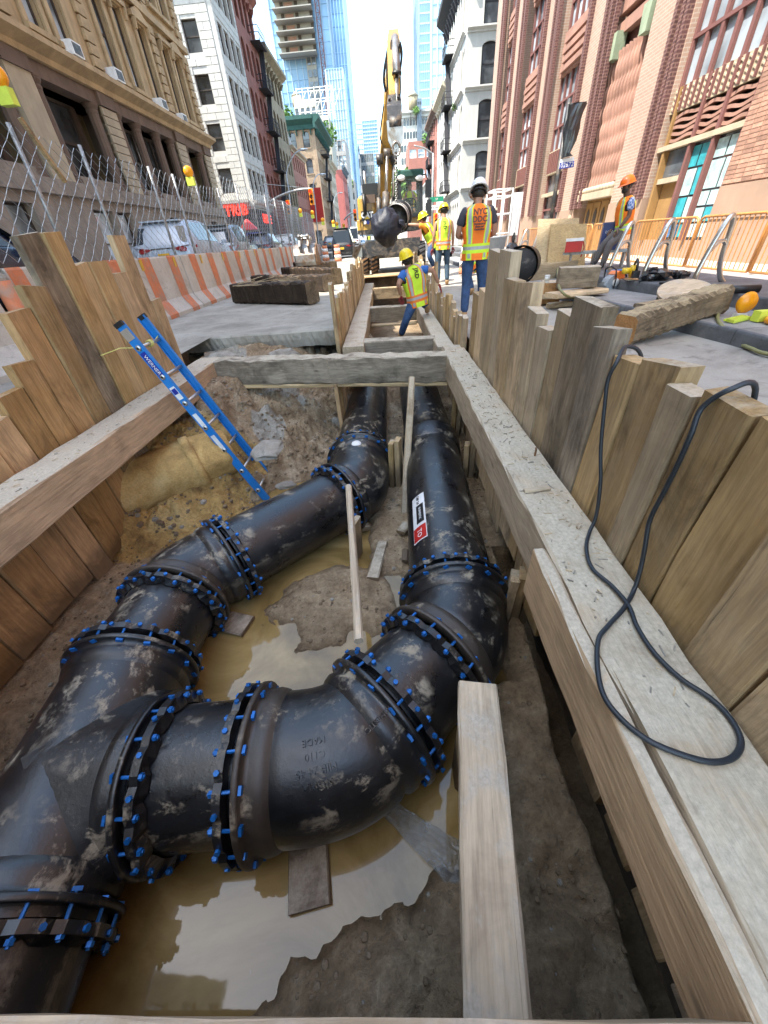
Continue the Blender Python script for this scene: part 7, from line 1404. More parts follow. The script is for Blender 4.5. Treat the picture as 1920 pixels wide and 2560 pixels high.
for k in range(ns):   # scalloped vertical flutes
    y = YB0 + (YB1 - YB0) * (k + 0.5) / ns; P = []; z = 2.30
    vs = []; w_ = (YB1 - YB0) / ns * 0.27; rows_ = 60
    for i in range(rows_ + 1):
        z = 2.30 + 3.7 * i / rows_; ph_ = (z * 1.9) % 1.0; d = -0.24 + 0.05 * abs(math.sin(ph_ * math.pi)); y = YB0 + (YB1 - YB0) * (k + 0.5) / ns + s * 0.8; s = 0.05 * math.sin(z * 3.2)
        for dy, dd_ in ((-w_, -0.15), (-w_ * 0.7, 0.02), (0, 0.06), (w_ * 0.7, 0.02), (w_, -0.15)): vs.append(Mr @ Vector((y + dy, z, d + dd_)))
    mb = MB().add(vs, [(i * 5 + j, i * 5 + j + 1, i * 5 + 6 + j, i * 5 + 5 + j) for i in range(rows_) for j in range(4)]); part('flute', mb, 'terracotta', t, True)
for y, z in ((18.5, 6.15), (20.6, 6.1)): mb = MB(); mb.prism([(y - 0.2, z - 0.3), (y + 0.2, z - 0.3), (y + 0.25, z + 0.35), (y - 0.25, z + 0.35)], -0.3, 0.06, Mr); part('lantern', mb, 'green_bronze', t)
for k in range(6): mb = MB(); rb(mb, YB0 + 0.1, 6.4 + 0.5 * k, -0.44, YB1 - 0.1, 6.7 + 0.5 * k, -0.15 + 0.04 * k); part('carved_panel', mb, 'terracotta', t)
redwin(YB0 + 0.3, YB1 - 0.3, 9.6, 22, 3, 9); 
# bays C, D, E: tall windows with carved spandrels
def bay(y0, y1, nm, zg=1.66):
    bayfill(y0, y1, 0, 34, 'brick_warm', -0.8, 'recess', 0.1); redwin(y0, y1, 0.4, 3.3, 2, 2, -0.45, 'pane'); mb = MB(); rb(mb, y0, 2.4, -0.5, y1, 2.55, -0.2); part('transom', mb, 'cream_trim', t)
    bayfill(y0, y1, 3.3, 4.2, 'cream_trim', -0.3, 'spandrel')
    for k in range(int((y1 - y0) / 0.25)): mb = MB(); rb(mb, y0 + 0.25 * k + 0.05, 3.35, -0.298, y0 + 0.25 * k + 0.13, 4.15, -0.24); part('spandrel_rib', mb, 'window_red', t)
    z = 4.2
    while z < 33:
        redwin(y0, y1, z, z + 2.6, nm, 3, -0.4, 'pane_pale'); bayfill(y0, y1, z + 2.6, z + 4.0, 'terracotta', -0.25, 'spandrel')
        for k in range(4): mb = MB(); rb(mb, y0 + 0.25 + 0.1 * (k % 2), z + 2.7 + 0.3 * k, -0.248, y1 - 0.25 - 0.1 * (k % 2), z + 2.88 + 0.3 * k, -0.14); part('carved_panel', mb, 'terracotta', t)
        z += 4.0
bay(23.5, 26.8, 5); bay(29.6, 32.8, 4); bay(35.3, 38.1, 4)
for y0 in (24.9, 31.0, 36.5): pass
mb = MB(); rb(mb, 22.0, 0.85, 0.045, 22.45, 1.35, 0.07); part('plaque', mb, 'brown_stone', t); mb = MB().cyl(Mr @ Vector((21.6, 1.35, 0.04)), Mr @ Vector((21.6, 1.35, 0.08)), 0.14, n=16); part('dial', mb, 'cream_trim', t)
# scaffolding wrapped in white sheet by the far bays
t = thing('scaffold_cart', 'white pipe scaffold draped with a white sheet in front of the brick building', 'scaffold', (4.5, 22, 0.3)); mb = MB(); P = [PY(1236, 475, 21), PY(1283, 475, 21)]
for x in (P[0].x, (P[0].x + P[1].x) / 2, P[1].x):
    for y in (21, 22.4): mb.cyl((x, y, 0.3), (x, y, P[0].z), 0.035, n=6)
for z in (1.0, 1.7, 2.3, P[0].z):
    for y in (21, 22.4): mb.cyl((P[0].x, y, z), (P[1].x, y, z), 0.03, n=6)
    for x in (P[0].x, P[1].x): mb.cyl((x, 21, z), (x, 22.4, z), 0.03, n=6)
part('frame', mb, 'white', t, True); vs = []; n = 14
for i in range(n + 1):
    for z in (0.9, 1.5, 2.1, P[0].z - 0.15): vs.append((P[0].x + 0.8 + (P[1].x - P[0].x) * 0.5 * i / n, 20.95 - 0.12 * abs(math.sin(i * 1.3 + z)), z))
part('sheet', MB().add(vs, [(i * 4 + j, i * 4 + 4 + j, i * 4 + 5 + j, i * 4 + 1 + j) for i in range(n) for j in range(3)]), 'white', t, True)
# ------------------------------------------------------------------ white arched building and beyond, right
t = thing('arched_building', 'cream white iron front building with tall arched windows facing the camera', 'building', (XR, 52.9, 0)); cs = [(2.2, 1.5), (6.2, 1.5)]
hh = (19.5 - 4.9) / 4; r2 = [(0, 4.9, 0.4, 4.0, cs)] + [(4.9 + hh * i, 4.9 + hh * (i + 1), 5.15 + hh * i, 5.15 + hh * i + 2.7, cs) for i in range(4)] + [(19.5, 20.2, 19.6, 20, [])]
M2 = facade(t, (XR - 0.2, 52.9, 0), (1, 0, 0), (0, -1, 0), 10, r2, 'white_stone', 'pane', 'dark_paint', arch=0.35, sill='white_trim', frame_w=0.12)
csS = colsf(13.6, 9, 0.95, 0.3); r1 = [(0, 4.9, 0.4, 4.0, csS)] + [(4.9 + hh * i, 4.9 + hh * (i + 1), 5.2 + hh * i, 5.2 + hh * i + 2.7, csS) for i in range(4)] + [(19.5, 20.2, 19.6, 20, [])]
M1 = facade(t, (XR - 0.2, 53.26, 0), UY, NR, 13.5, r1, 'white_trim', 'pane', 'dark_paint', arch=True, frame_w=0.07); roofbox(t, (XR + 0.2, 53.3, 0), (XR + 12, 66.7, 19.8), 'grey_stone')
colm2 = mesh('column', MB().cyl((0, 0, 0), (0, 0, 2.7), 0.11, n=8), 'white_trim')
for i in range(4):
    for (c, w_), (c2, _) in zip(csS, csS[1:]): inst('column', colm2, Matrix.Translation(M1 @ Vector(((c + c2) / 2, 5.2 + hh * i, 0.12))), t)
    cornice(t, M1, 13.5, 4.75 + hh * i, 0.35, 0.35, 'white_trim', 0, 'ledge'); cornice(t, M2, 10, 4.75 + hh * i, 0.35, 0.35, 'white_trim', 0, 'ledge')
cornice(t, M1, 13.5, 19.4, 1.6, 1.2, 'dark_paint', 12, ext=1.1); cornice(t, M2, 10, 19.4, 1.6, 1.2, 'dark_paint', 0); fire_escape(t, M1, 6.5, 9.5, [5.4 + hh * i for i in range(4)], 1.1)
row_house('right_small_building', 'narrow white building past the arched one', 67, 78, 15.5, 'white_trim', 4, 5, 4.6, X=XR, w_=1.2, corn=('ivory', 1.0, 0.8, 6), arch=True)
row_house('right_small_building', 'narrow red brick building with fire escape right of the lamp post', 78.2, 92, 15.8, 'far_brick', 4, 5, 4.6, X=XR, w_=1.1, fe=(4, 9), corn=('brown_stone', 1.0, 0.8, 6))
row_house('right_small_building', 'low white building at the far end of the right side', 92.2, 108, 9.0, 'white_trim', 2, 5, 4.0, X=XR, w_=1.2, corn=('white_trim', 0.6, 0.5))
t, a, b = slab_block('red_corner_building', 'square red brick house with white sash windows behind the cab', 125, (1022, 400), (1085, 400), 4.6, PY(1050, 352, 125).z, 'far_brick', 4, 3, 16, 1.7, 0.42, 'pane_pale', frame_m='white', frame_w=0.16)
t, a, b = slab_block('ornate_white_block', 'big ornate white stone block with rows of arched windows right of the boom', 215, (1000, 300), (1108, 300), 6, PY(1050, 285, 215).z, 'white_trim', 9, 14, 30, 1.7, 0.55, arch=True); cornice(t, frame(Vector((1, 0, 0)), Vector((0, 0, 1)), Vector((0, -1, 0)), Vector((a, 215, 0))), b - a, PY(1050, 292, 215).z, 1.8, 1.4, 'white_trim', 20)
slab_block('dark_roof_box', 'dark rooftop plant room beside the wooden water tank', 212, (1043, 270), (1054, 270), 40, PY(1050, 246, 212).z, 'slate', 2, 2, 6, 0.8, 0.4)
# roof plants and small street trees
def foliage(name, label, p, r, n=260, cat='plant', seed=1):
    rd = random.Random(seed); mb = MB(); p = Vector(p)
    for i in range(n):
        d = Vector((rd.gauss(0, 1), rd.gauss(0, 1), rd.gauss(0, 0.7))); d = d.normalized() * r * rd.random() ** 0.5; c = p + d; s = r * 0.13 * rd.uniform(0.6, 1.5); a = Vector((rd.uniform(-1, 1), rd.uniform(-1, 1), rd.uniform(-1, 1))).normalized() * s; b = a.cross(Vector((rd.uniform(-1, 1), rd.uniform(-1, 1), 1))).normalized() * s
        mb.add([c - a, c + b, c + a, c - b], [(0, 1, 2, 3)])
    t = thing(name, label, cat, tuple(p - Vector((0, 0, r)))); part('leaves', mb, 'leaf', t); part('stem', MB().cyl(p - Vector((0, 0, r * 1.3)), p, r * 0.06, n=6), 'brown_stone', t)
foliage('roof_plant', 'bright green shrubs on the roof above the ornate tan building', PY(712, 292, 165), 3.0, seed=1); foliage('roof_plant', 'green tree on the terrace above the brown corner building', PY(816, 340, 160), 3.4, seed=2); foliage('roof_plant', 'green bush on the narrow grey block', PY(871, 462, 238), 2.6, seed=3)
foliage('roof_plant', 'shrub beside the wooden water tank', PY(1040, 277, 212), 1.5, seed=4); foliage('roof_plant', 'shrub on the roof above the red corner building', PY(1070, 350, 125), 1.6, seed=5); foliage('street_tree', 'green tree seen through the excavator cab', PY(1004, 465, 130), 4.0, 400, 'tree', 6); foliage('roof_plant', 'plants hanging on the fire escape of the arched building', PY(1140, 265, 58), 0.45, seed=7)
# ================================================================== EXCAVATOR
t = thing('excavator', 'yellow wheeled excavator facing the camera over the far end of the trench', 'excavator', (0.25, 19, 0)); EX = t
def xb(a, b, mat, name, M_=None): return part(name, MB().box(a, b, M_), mat, t)
bev = []
def rbox(a, b, mat, name, r=0.08):
    """box with rounded vertical and top edges"""
    x0, y0, z0 = a; x1, y1, z1 = b; P = []
    for cx_, cy_, a0 in ((x1 - r, y1 - r, 0), (x0 + r, y1 - r, 90), (x0 + r, y0 + r, 180), (x1 - r, y0 + r, 270)):
        for k in range(4): an = math.radians(a0 + 30 * k); P.append((cx_ + r * math.cos(an), cy_ + r * math.sin(an)))
    mb = MB().prism(P, z0, z1 - r * 0.6); n = len(P); cx_, cy_ = (x0 + x1) / 2, (y0 + y1) / 2
    Q = [(cx_ + (x - cx_) * (1 - r * 0.5 / (x1 - x0) * 2), cy_ + (y - cy_) * (1 - r * 0.5 / (y1 - y0) * 2)) for x, y in P]
    mb.add([(x, y, z1 - r * 0.6) for x, y in P] + [(x, y, z1) for x, y in Q], [(i, (i + 1) % n, n + (i + 1) % n, n + i) for i in range(n)] + [tuple(range(n, 2 * n))]); return part(name, mb, mat, t)
# chassis, wheels, blade
xb((-0.80, 17.4, 0.75), (1.30, 21.5, 1.12), 'dark_steel', 'chassis'); xb((-0.5, 17.2, 0.55), (1.0, 17.6, 0.95), 'dark_steel', 'axle')
for x in (-0.86, -0.5, 1.02, 1.36):
    for y in (17.7, 21.0):
        wh = part('wheel', MB().lathe([(0.28, -0.14), (0.44, -0.14), (0.49, -0.09), (0.49, 0.09), (0.44, 0.14), (0.28, 0.14)], frame(Vector((0, 1, 0)), Vector((0, 0, 1)), Vector((1, 0, 0)), Vector((x, y, 0.49))), 28), 'black_rubber', t, True); part('rim', MB().cyl((x - 0.1, y, 0.49), (x + 0.1, y, 0.49), 0.28, n=16), 'dark_steel', wh, True)
        tr = MB()
        for k in range(22): a = 2 * math.pi * k / 22; tr.box((-0.13, -0.03, 0.485), (0.13, 0.03, 0.515), Matrix.Translation((x, y, 0.49)) @ Matrix.Rotation(a, 4, 'X') @ Matrix.Rotation(0.4, 4, 'Z'))
        part('tread', tr, 'rust' if x < 0 else 'black_rubber', wh)
Yb = 16.9; q = [(905, 612), (925, 604), (940, 602), (945, 599), (1008, 597), (1020, 604), (1040, 613), (1046, 622), (1043, 640), (1018, 645), (1000, 640), (945, 638), (920, 645), (906, 642)]
P3 = [PY(a, b, Yb) for a, b in q]; mb = MB(); n = len(P3); mb.v = [tuple(p) for p in P3] + [tuple(p + Vector((0, 0.12, 0))) for p in P3]; mb.f = [tuple(range(n))[::-1], tuple(range(n, 2 * n))] + [(i, (i + 1) % n, n + (i + 1) % n, n + i) for i in range(n)]; mb.f = [f[::-1] for f in mb.f]; mb.mi = [0] * len(mb.f); part('blade', mb, 'dark_steel', t)
q = [(884, 618), (906, 612), (907, 642), (890, 650), (880, 640)]; P3 = [PY(a, b, Yb - (0.5 if a < 890 else 0.0)) for a, b in q]; mb = MB(); mb.v = [tuple(p) for p in P3] + [tuple(p + Vector((0.05, 0.08, 0))) for p in P3]; n = 5; mb.f = [tuple(range(n)), tuple(range(n, 2 * n))[::-1]] + [(i, (i + 1) % n, n + (i + 1) % n, n + i) for i in range(n)]; mb.mi = [0] * 7; part('blade_wing', mb, 'silver_steel', t)
c = PY(972, 622, Yb - 0.005); part('blade_hole', MB().cyl(c, c + Vector((0, -0.01, 0)), 0.07, n=14), 'black', t); xb((-0.6, 17.0, 0.75), (-0.35, 17.5, 1.0), 'dark_steel', 'blade_arm'); xb((0.85, 17.0, 0.75), (1.1, 17.5, 1.0), 'dark_steel', 'blade_arm')
# upper frame: yellow engine house left, boom in the middle, cab right
z1 = PY(930, 572, 18).z; z2 = PY(920, 488, 18).z
def X_(a, Y=18.0, b=500): return PY(a, b, Y).x
rbox((X_(895, 18, 590), 18.0, z1 - 0.02), (X_(1050, 18, 590), 21.5, z1 + 0.30), 'cat_yellow', 'frame_skirt', 0.05)
xb((X_(896, 18, 600), 17.95, z1 - 0.14), (X_(1050, 18, 600), 21, z1 - 0.03), 'dark_steel', 'skirt_lip')
rbox((X_(896, 18, 540), 17.9, z1 + 0.31), (X_(941, 18, 540), 21.4, z2), 'cat_yellow', 'engine_cover', 0.16)
xb((X_(905, 18, 480), 18.4, z2), (X_(945, 18, 480), 21, z2 + 0.36), 'black', 'hood'); part('exhaust', MB().cyl((X_(912, 18, 480), 18.7, z2), (X_(912, 18, 480), 18.7, z2 + 0.75), 0.05, n=10), 'steel', t, True)
p = PY(926, 496, 17.88); xb((p.x - 0.17, 17.88, p.z - 0.13), (p.x + 0.17, 17.905, p.z + 0.11), 'brown_stone', 'hatch_window')
p = PY(911, 507, 17.8); part('work_lamp', MB().cyl(p + Vector((0, 0, 0.25)), p - Vector((0, 0, 0.35)), 0.08, 0.07, n=10), 'black', t, True); part('lamp_cable', MB().tube(smooth([p - Vector((0, 0, .35)), p + Vector((-0.12, 0.02, -0.7)), p + Vector((-0.18, 0.04, -1.0)), PY(900, 552, 17.85)], 5), 0.015, 5), 'black', t)
p = PY(918, 540, 17.89); xb((p.x - 0.22, 17.87, p.z - 0.15), (p.x + 0.22, 17.893, p.z + 0.15), 'black', 'badge'); text('badge_lettering', 'CAT', 0.23, frame(Vector((1, 0, 0)), Vector((0, 0, 1)), Vector((0, -1, 0)), p + Vector((0, -0.034, 0.02))), 'white', t, 0.004, 0.012)
mb = MB(); q = p + Vector((0.0, -0.045, -0.09)); mb.prism([(-0.10, 0.0), (0.10, 0.0), (0.0, 0.08)], 0, 0.004, frame(Vector((1, 0, 0)), Vector((0, 0, 1)), Vector((0, -1, 0)), q)); part('badge_triangle', mb, 'drill_yellow', t)
for a in (912, 920): p = PY(a, 556, 17.87); part('round_decal', MB().cyl(p, p - Vector((0, 0.01, 0)), 0.06, n=12), 'white' if a == 912 else 'sign_blue', t)
0 and text('skirt_lettering', '', 0.16, frame(Vector((1, 0, 0)), Vector((0, 0, 1)), Vector((0, -1, 0)), PY(918, 580, 17.97)), 'dark_paint', t, 0.003)
for a, m_ in ((905, 'white'), (915, 'white'), (922, 'lime'), (930, 'white')): p = PY(a, 595, 17.9); part('step_gear', MB().box((-0.08, -0.05, -0.06), (0.08, 0.05, 0.06), Matrix.Translation(p)), m_, t)
# cab
Yc = 17.7; cx0, cx1 = X_(999, Yc, 500), X_(1053, Yc, 500); cz0 = z1 + 0.3; cz1 = PY(1026, 441, Yc).z; yb_ = 19.3
for (x, y) in ((cx0, Yc), (cx1, Yc), (cx0, yb_), (cx1, yb_)): part('cab_pillar', MB().bar((x, y, cz0), (x * 0.98 + 0.02 * (cx0 + cx1) / 2, y + 0.05, cz1), 0.09, 0.12), 'black', t)
rbox((cx0 - 0.08, Yc - 0.12, cz1), (cx1 + 0.08, yb_ + 0.1, cz1 + 0.18), 'green_cornice', 'cab_roof', 0.07); xb((cx0, Yc + 0.05, cz0 - 0.05), (cx1, yb_, cz0 + 0.06), 'black', 'cab_floor')
xb((cx0 + 0.05, yb_ - 0.02, cz0), (cx1 - 0.05, yb_ + 0.02, cz0 + 0.7), 'black', 'cab_rear'); xb((cx0 - 0.02, Yc + 0.1, cz0), (cx0 + 0.02, yb_, cz0 + 0.45), 'dark_steel', 'cab_side')
for a in (1003, 1049): p = PY(a, 445, Yc - 0.2); part('cab_lamp', MB().ball(p, 0.12, 10, 6, (1.2, 0.6, 0.7)), 'white', t, True)
mg, nt_, b_ = new_mat('cab_glass'); b_.inputs['Base Color'].default_value = (0.16, 0.20, 0.19, 1); b_.inputs['Roughness'].default_value = 0.03; b_.inputs['Alpha'].default_value = 0.12; MAT['cab_glass'] = mg
xb((cx0 + 0.05, Yc - 0.01, cz0 + 0.05), (cx1 - 0.05, Yc, cz1 - 0.03), 'cab_glass', 'cab_windscreen'); xb((cx0 + 0.3, 18.6, cz0 + 0.1), (cx1 - 0.3, 18.75, cz0 + 1.25), 'black', 'seat_back'); xb((cx0 + 0.28, 18.1, cz0 + 0.35), (cx1 - 0.28, 18.6, cz0 + 0.48), 'black', 'seat')
mb = MB(); cc = Vector(((cx0 + cx1) / 2, 18.0, PY(1017, 505, 18.0).z)); mb.tube([cc + Vector((0.22 * math.cos(a), 0.05 * math.sin(a), 0.10 * math.sin(a))) for a in [2 * math.pi * k / 16 for k in range(17)]], 0.02, 6); mb.cyl(cc, cc + Vector((0, -0.1, -0.55)), 0.03, n=6); part('steering_wheel', mb, 'black', t, True)
p = PY(1071, 472, 17.5); part('mirror', MB().box((-0.11, -0.05, -0.24), (0.11, 0.05, 0.24), Matrix.Translation(p)), 'black', t); part('mirror_arm', MB().tube([p + Vector((0, 0, .2)), p + Vector((-0.1, 0, 0.4)), Vector((cx1, Yc, p.z + 0.4))], 0.02, 6), 'black', t); p = PY(1073, 520, 17.3); part('mirror', MB().box((-0.08, -0.05, -0.24), (0.08, 0.05, 0.24), Matrix.Translation(p)), 'black', t)
# boom: wide box rising, apex, stick hanging towards the camera
b0 = PY(958, 560, 18.9); b1 = PY(966, 385, 18.3); b2 = PY(974, 250, 17.3); b3 = PY(981, 112, 15.9)
def boxbeam(name, P, ws, hs, mat, nrm=None):
    mb = MB(); P = [Vector(p) for p in P]
    for i, p in enumerate(P):
        d = (P[min(i + 1, len(P) - 1)] - P[max(i - 1, 0)]).normalized(); s = Vector((1, 0, 0)); u = d.cross(s).normalized()
        for a, b in ((-1, -1), (1, -1), (1, 1), (-1, 1)): mb.v.append(tuple(p + s * a * ws[i] / 2 + u * b * hs[i] / 2))
    k = len(P); mb.f = [(i * 4 + j, i * 4 + 4 + j, i * 4 + 4 + (j + 1) % 4, i * 4 + (j + 1) % 4) for i in range(k - 1) for j in range(4)] + [(0, 1, 2, 3), tuple((k - 1) * 4 + j for j in (3, 2, 1, 0))]; mb.mi = [0] * len(mb.f); return part(name, mb, mat, t)
boxbeam('boom', [b0, b1, b2, b3], [0.42, 0.46, 0.34, 0.20], [0.5, 0.62, 0.5, 0.3], 'cat_yellow')
s0 = PY(984, 92, 15.5); s1 = PY(984, 130, 15.2); s2 = PY(986, 240, 14.6); s3 = PY(986, 310, 14.4); boxbeam('stick', [s0, s1, s2, s3], [0.26, 0.34, 0.30, 0.24], [0.3, 0.5, 0.36, 0.26], 'cat_yellow')
boxbeam('linkage', [PY(986, 250, 14.5), PY(986, 285, 14.2), PY(987, 315, 14.1)], [0.34, 0.40, 0.36], [0.25, 0.4, 0.3], 'dark_steel'); part('pin', MB().cyl(PY(973, 310, 14.0), PY(1003, 307, 14.0), 0.15, n=14), 'dark_steel', t, True); part('pin', MB().cyl(PY(973, 265, 14.3), PY(1000, 263, 14.3), 0.10, n=12), 'dark_steel', t, True)
mb = MB(); mb.prism([(-0.22, 0.22), (0.22, 0.22), (0.20, -0.15), (0.05, -0.4), (-0.05, -0.4), (-0.20, -0.15)], -0.12, 0.12, frame(Vector((1, 0, 0)), Vector((0, 0, 1)), Vector((0, -1, 0)), PY(988, 332, 14.0))); part('quick_hitch', mb, 'silver_steel', t)
def cylr(a, b, r, r2, k=0.5): 
    a, b = Vector(a), Vector(b); m_ = a + (b - a) * k; part('hydraulic_cylinder', MB().cyl(a, m_, r, n=12), 'dark_steel', t, True); part('piston_rod', MB().cyl(m_, b, r2, n=10), 'steel', t, True)
part('hydraulic_cylinder', MB().cyl(PY(987, 95, 15.0), PY(992, 190, 14.5), 0.10, n=14), 'silver_steel', t, True); part('piston_rod', MB().cyl(PY(992, 188, 14.5), PY(991, 262, 14.2), 0.05, n=10), 'steel', t, True); part('collar', MB().cyl(PY(992, 180, 14.5), PY(992, 188, 14.5), 0.13, n=14), 'black', t, True)
cylr(PY(947, 560, 17.6), PY(949, 398, 17.8), 0.09, 0.055, 0.42); cylr(PY(981, 560, 17.6), PY(984, 398, 17.8), 0.09, 0.055, 0.42); cylr(PY(963, 550, 17.2), PY(968, 392, 17.6), 0.13, 0.06, 0.45)
for a0, a1 in (((949, 398), 17.8), ((984, 398), 17.8), ((968, 384), 17.7)): p = PY(*a0, a1); part('pin_boss', MB().cyl(p - Vector((0.12, 0, 0)), p + Vector((0.12, 0, 0)), 0.14, n=12), 'dark_steel', t, True)
rd = random.Random(31)
def hose_(P, Y, r=0.025): part('hydraulic_hose', MB().tube(smooth([PY(a, b, Y + i * 0.03) for i, (a, b) in enumerate(P)], 5), r, 6), 'black', t, True)
hose_([(972, 110), (966, 145), (961, 175), (960, 205), (965, 230)], 15.6, 0.04); hose_([(975, 105), (968, 140), (968, 170), (972, 200), (976, 245)], 15.4); hose_([(998, 108), (1003, 140), (1001, 175), (998, 195)], 14.9); hose_([(1000, 104), (1005, 130), (1003, 160), (999, 185)], 14.8); hose_([(978, 100), (977, 160), (980, 220), (982, 260)], 14.9); hose_([(996, 112), (998, 150), (1000, 180), (1001, 225), (998, 255)], 14.7); hose_([(974, 245), (972, 265), (975, 285)], 14.2, 0.035); hose_([(996, 240), (1001, 262), (999, 285)], 14.2, 0.035)
hose_([(955, 360), (950, 340), (953, 310), (960, 260)], 17.2); xb((s1.x - 0.22, 15.3, s1.z - 0.6), (s1.x - 0.16, 15.5, s1.z - 0.1), 'black', 'hose_clamp')
# chain and slung pipe
t = thing('lifting_chain', 'steel chain with a hook hanging from the excavator stick down to the slung pipe', 'chain', tuple(PY(992, 375, 13.9))); A_ = PY(990, 362, 13.9); B_ = PY(991, 560, 13.7); mb = MB(); L_ = (A_ - B_).length; nl = 34; d = (B_ - A_).normalized()
for i in range(nl):
    c = A_ + d * L_ * (i + 0.5) / nl; r1, r2 = L_ / nl * 0.62, 0.035; s = Vector((1, 0, 0)) if i % 2 else Vector((0, 1, 0)); mb.tube([c + d * math.sin(a) * r1 + s * math.cos(a) * r2 for a in [2 * math.pi * k / 8 for k in range(9)]], 0.012, 5)
part('links', mb, 'silver_steel', t, True); mb = MB(); c = PY(991, 372, 13.85); mb.tube([c + Vector((0.10 * math.cos(a), 0, 0.14 * math.sin(a))) for a in [2 * math.pi * k / 12 for k in range(13)]], 0.03, 7); part('shackle', mb, 'silver_steel', t, True)
mb = MB()
for a in ((970, 575), (1012, 580)): mb.cyl(B_ + Vector((0, 0, 0.02)), PY(*a, 13.6), 0.018, n=6)
part('sling', mb, 'silver_steel', t)
Yp = 13.2; c0 = PY(990, 548, Yp); ax_ = Vector((0.14, 0.97, 0.10)).normalized(); t = thing('slung_pipe', 'pale pipe hanging from the excavator, its end tied in a dark bag', 'pipe', tuple(c0)); e = c0 + ax_ * 1.5
part('barrel', MB().tube([c0, e], [0.33, 0.33], 28, False), 'grey_stone', t, True); part('rim', MB().tube([c0 + ax_ * 0.6, c0 + ax_ * 0.74], 0.39, 28), 'black', t, True); part('strap', MB().tube([c0 + ax_ * 0.3, c0 + ax_ * 0.34], 0.345, 24), 'dark_steel', t, True)
rd = random.Random(17); mb = MB(); n = 64; rings = 26; cb = PY(974, 566, Yp - 0.25)
for i in range(rings + 1):
    a = math.pi * i / rings
    for j in range(n):
        b = 2 * math.pi * j / n; fold = 1 + 0.06 * math.sin(3 * b + 4 * a) + 0.035 * math.sin(8 * b + 3.5 * math.sin(2 * a)) + 0.03 * abs(math.sin(13 * b - 5 * a)) - 0.03
        r = math.sin(a) ** 0.7 if 0 < a < math.pi else 0
        fold *= 1 + 0.22 * float(fbm(np.array([math.cos(b) * 1.5 + 5]), np.array([math.sin(b) * 1.5 + a * 1.6]), 1.4, 4, 51)[0]) + 0.05 * abs(float(fbm(np.array([b * 2.2]), np.array([a * 5]), 1.1, 2, 5)[0])); mb.v.append((cb.x - 0.14 + 0.40 * r * math.cos(b) * fold + 0.05, cb.y + 0.35 - 0.62 * math.cos(a) * -1 * 0.8 - 0.3, cb.z + 0.02 + (0.44 if math.sin(b) > 0 else 0.42) * r * math.sin(b) * fold - 0.05 * r * r))
mb.f = [(i * n + j, i * n + (j + 1) % n, (i + 1) * n + (j + 1) % n, (i + 1) * n + j) for i in range(rings) for j in range(n)]; mb.mi = [0] * len(mb.f); part('bag', mb, 'bag_navy', t, True)
p = PY(1000, 560, Yp - 0.4); part('bag_knot', MB().ball(p, 0.12, 8, 6, (1.3, 1, 0.8), 0.3, rd), 'bag_navy', t)

# ================================================================== PEOPLE
def skin_obj(name, V_, E_, mat, parent, sub=2, root=0, smooth_=True):
    """V_: list of (point, radius); one continuous skinned surface"""
    me = bpy.data.meshes.new(name); off = org(parent); me.from_pydata([tuple(Vector(p) - off) for p, r in V_], E_, []); me.materials.append(MAT[mat])
    o = bpy.data.objects.new(name, me); COL.objects.link(o); o.parent = parent; md = o.modifiers.new('skin', 'SKIN'); md.use_smooth_shade = True; md.branch_smoothing = 0.6
    sv = me.skin_vertices[0].data if me.skin_vertices else None
    if sv is None:
        bm = bmesh.new(); bm.from_mesh(me); bm.verts.layers.skin.verify(); bm.to_mesh(me); bm.free(); sv = me.skin_vertices[0].data
    for i, (p, r) in enumerate(V_): sv[i].radius = (r, r) if not isinstance(r, tuple) else r; sv[i].use_root = False
    for r in (root if isinstance(root, (list, tuple)) else [root]): sv[r].use_root = True
    s = o.modifiers.new('sub', 'SUBSURF'); s.levels = sub; s.render_levels = sub; return o
import bmesh
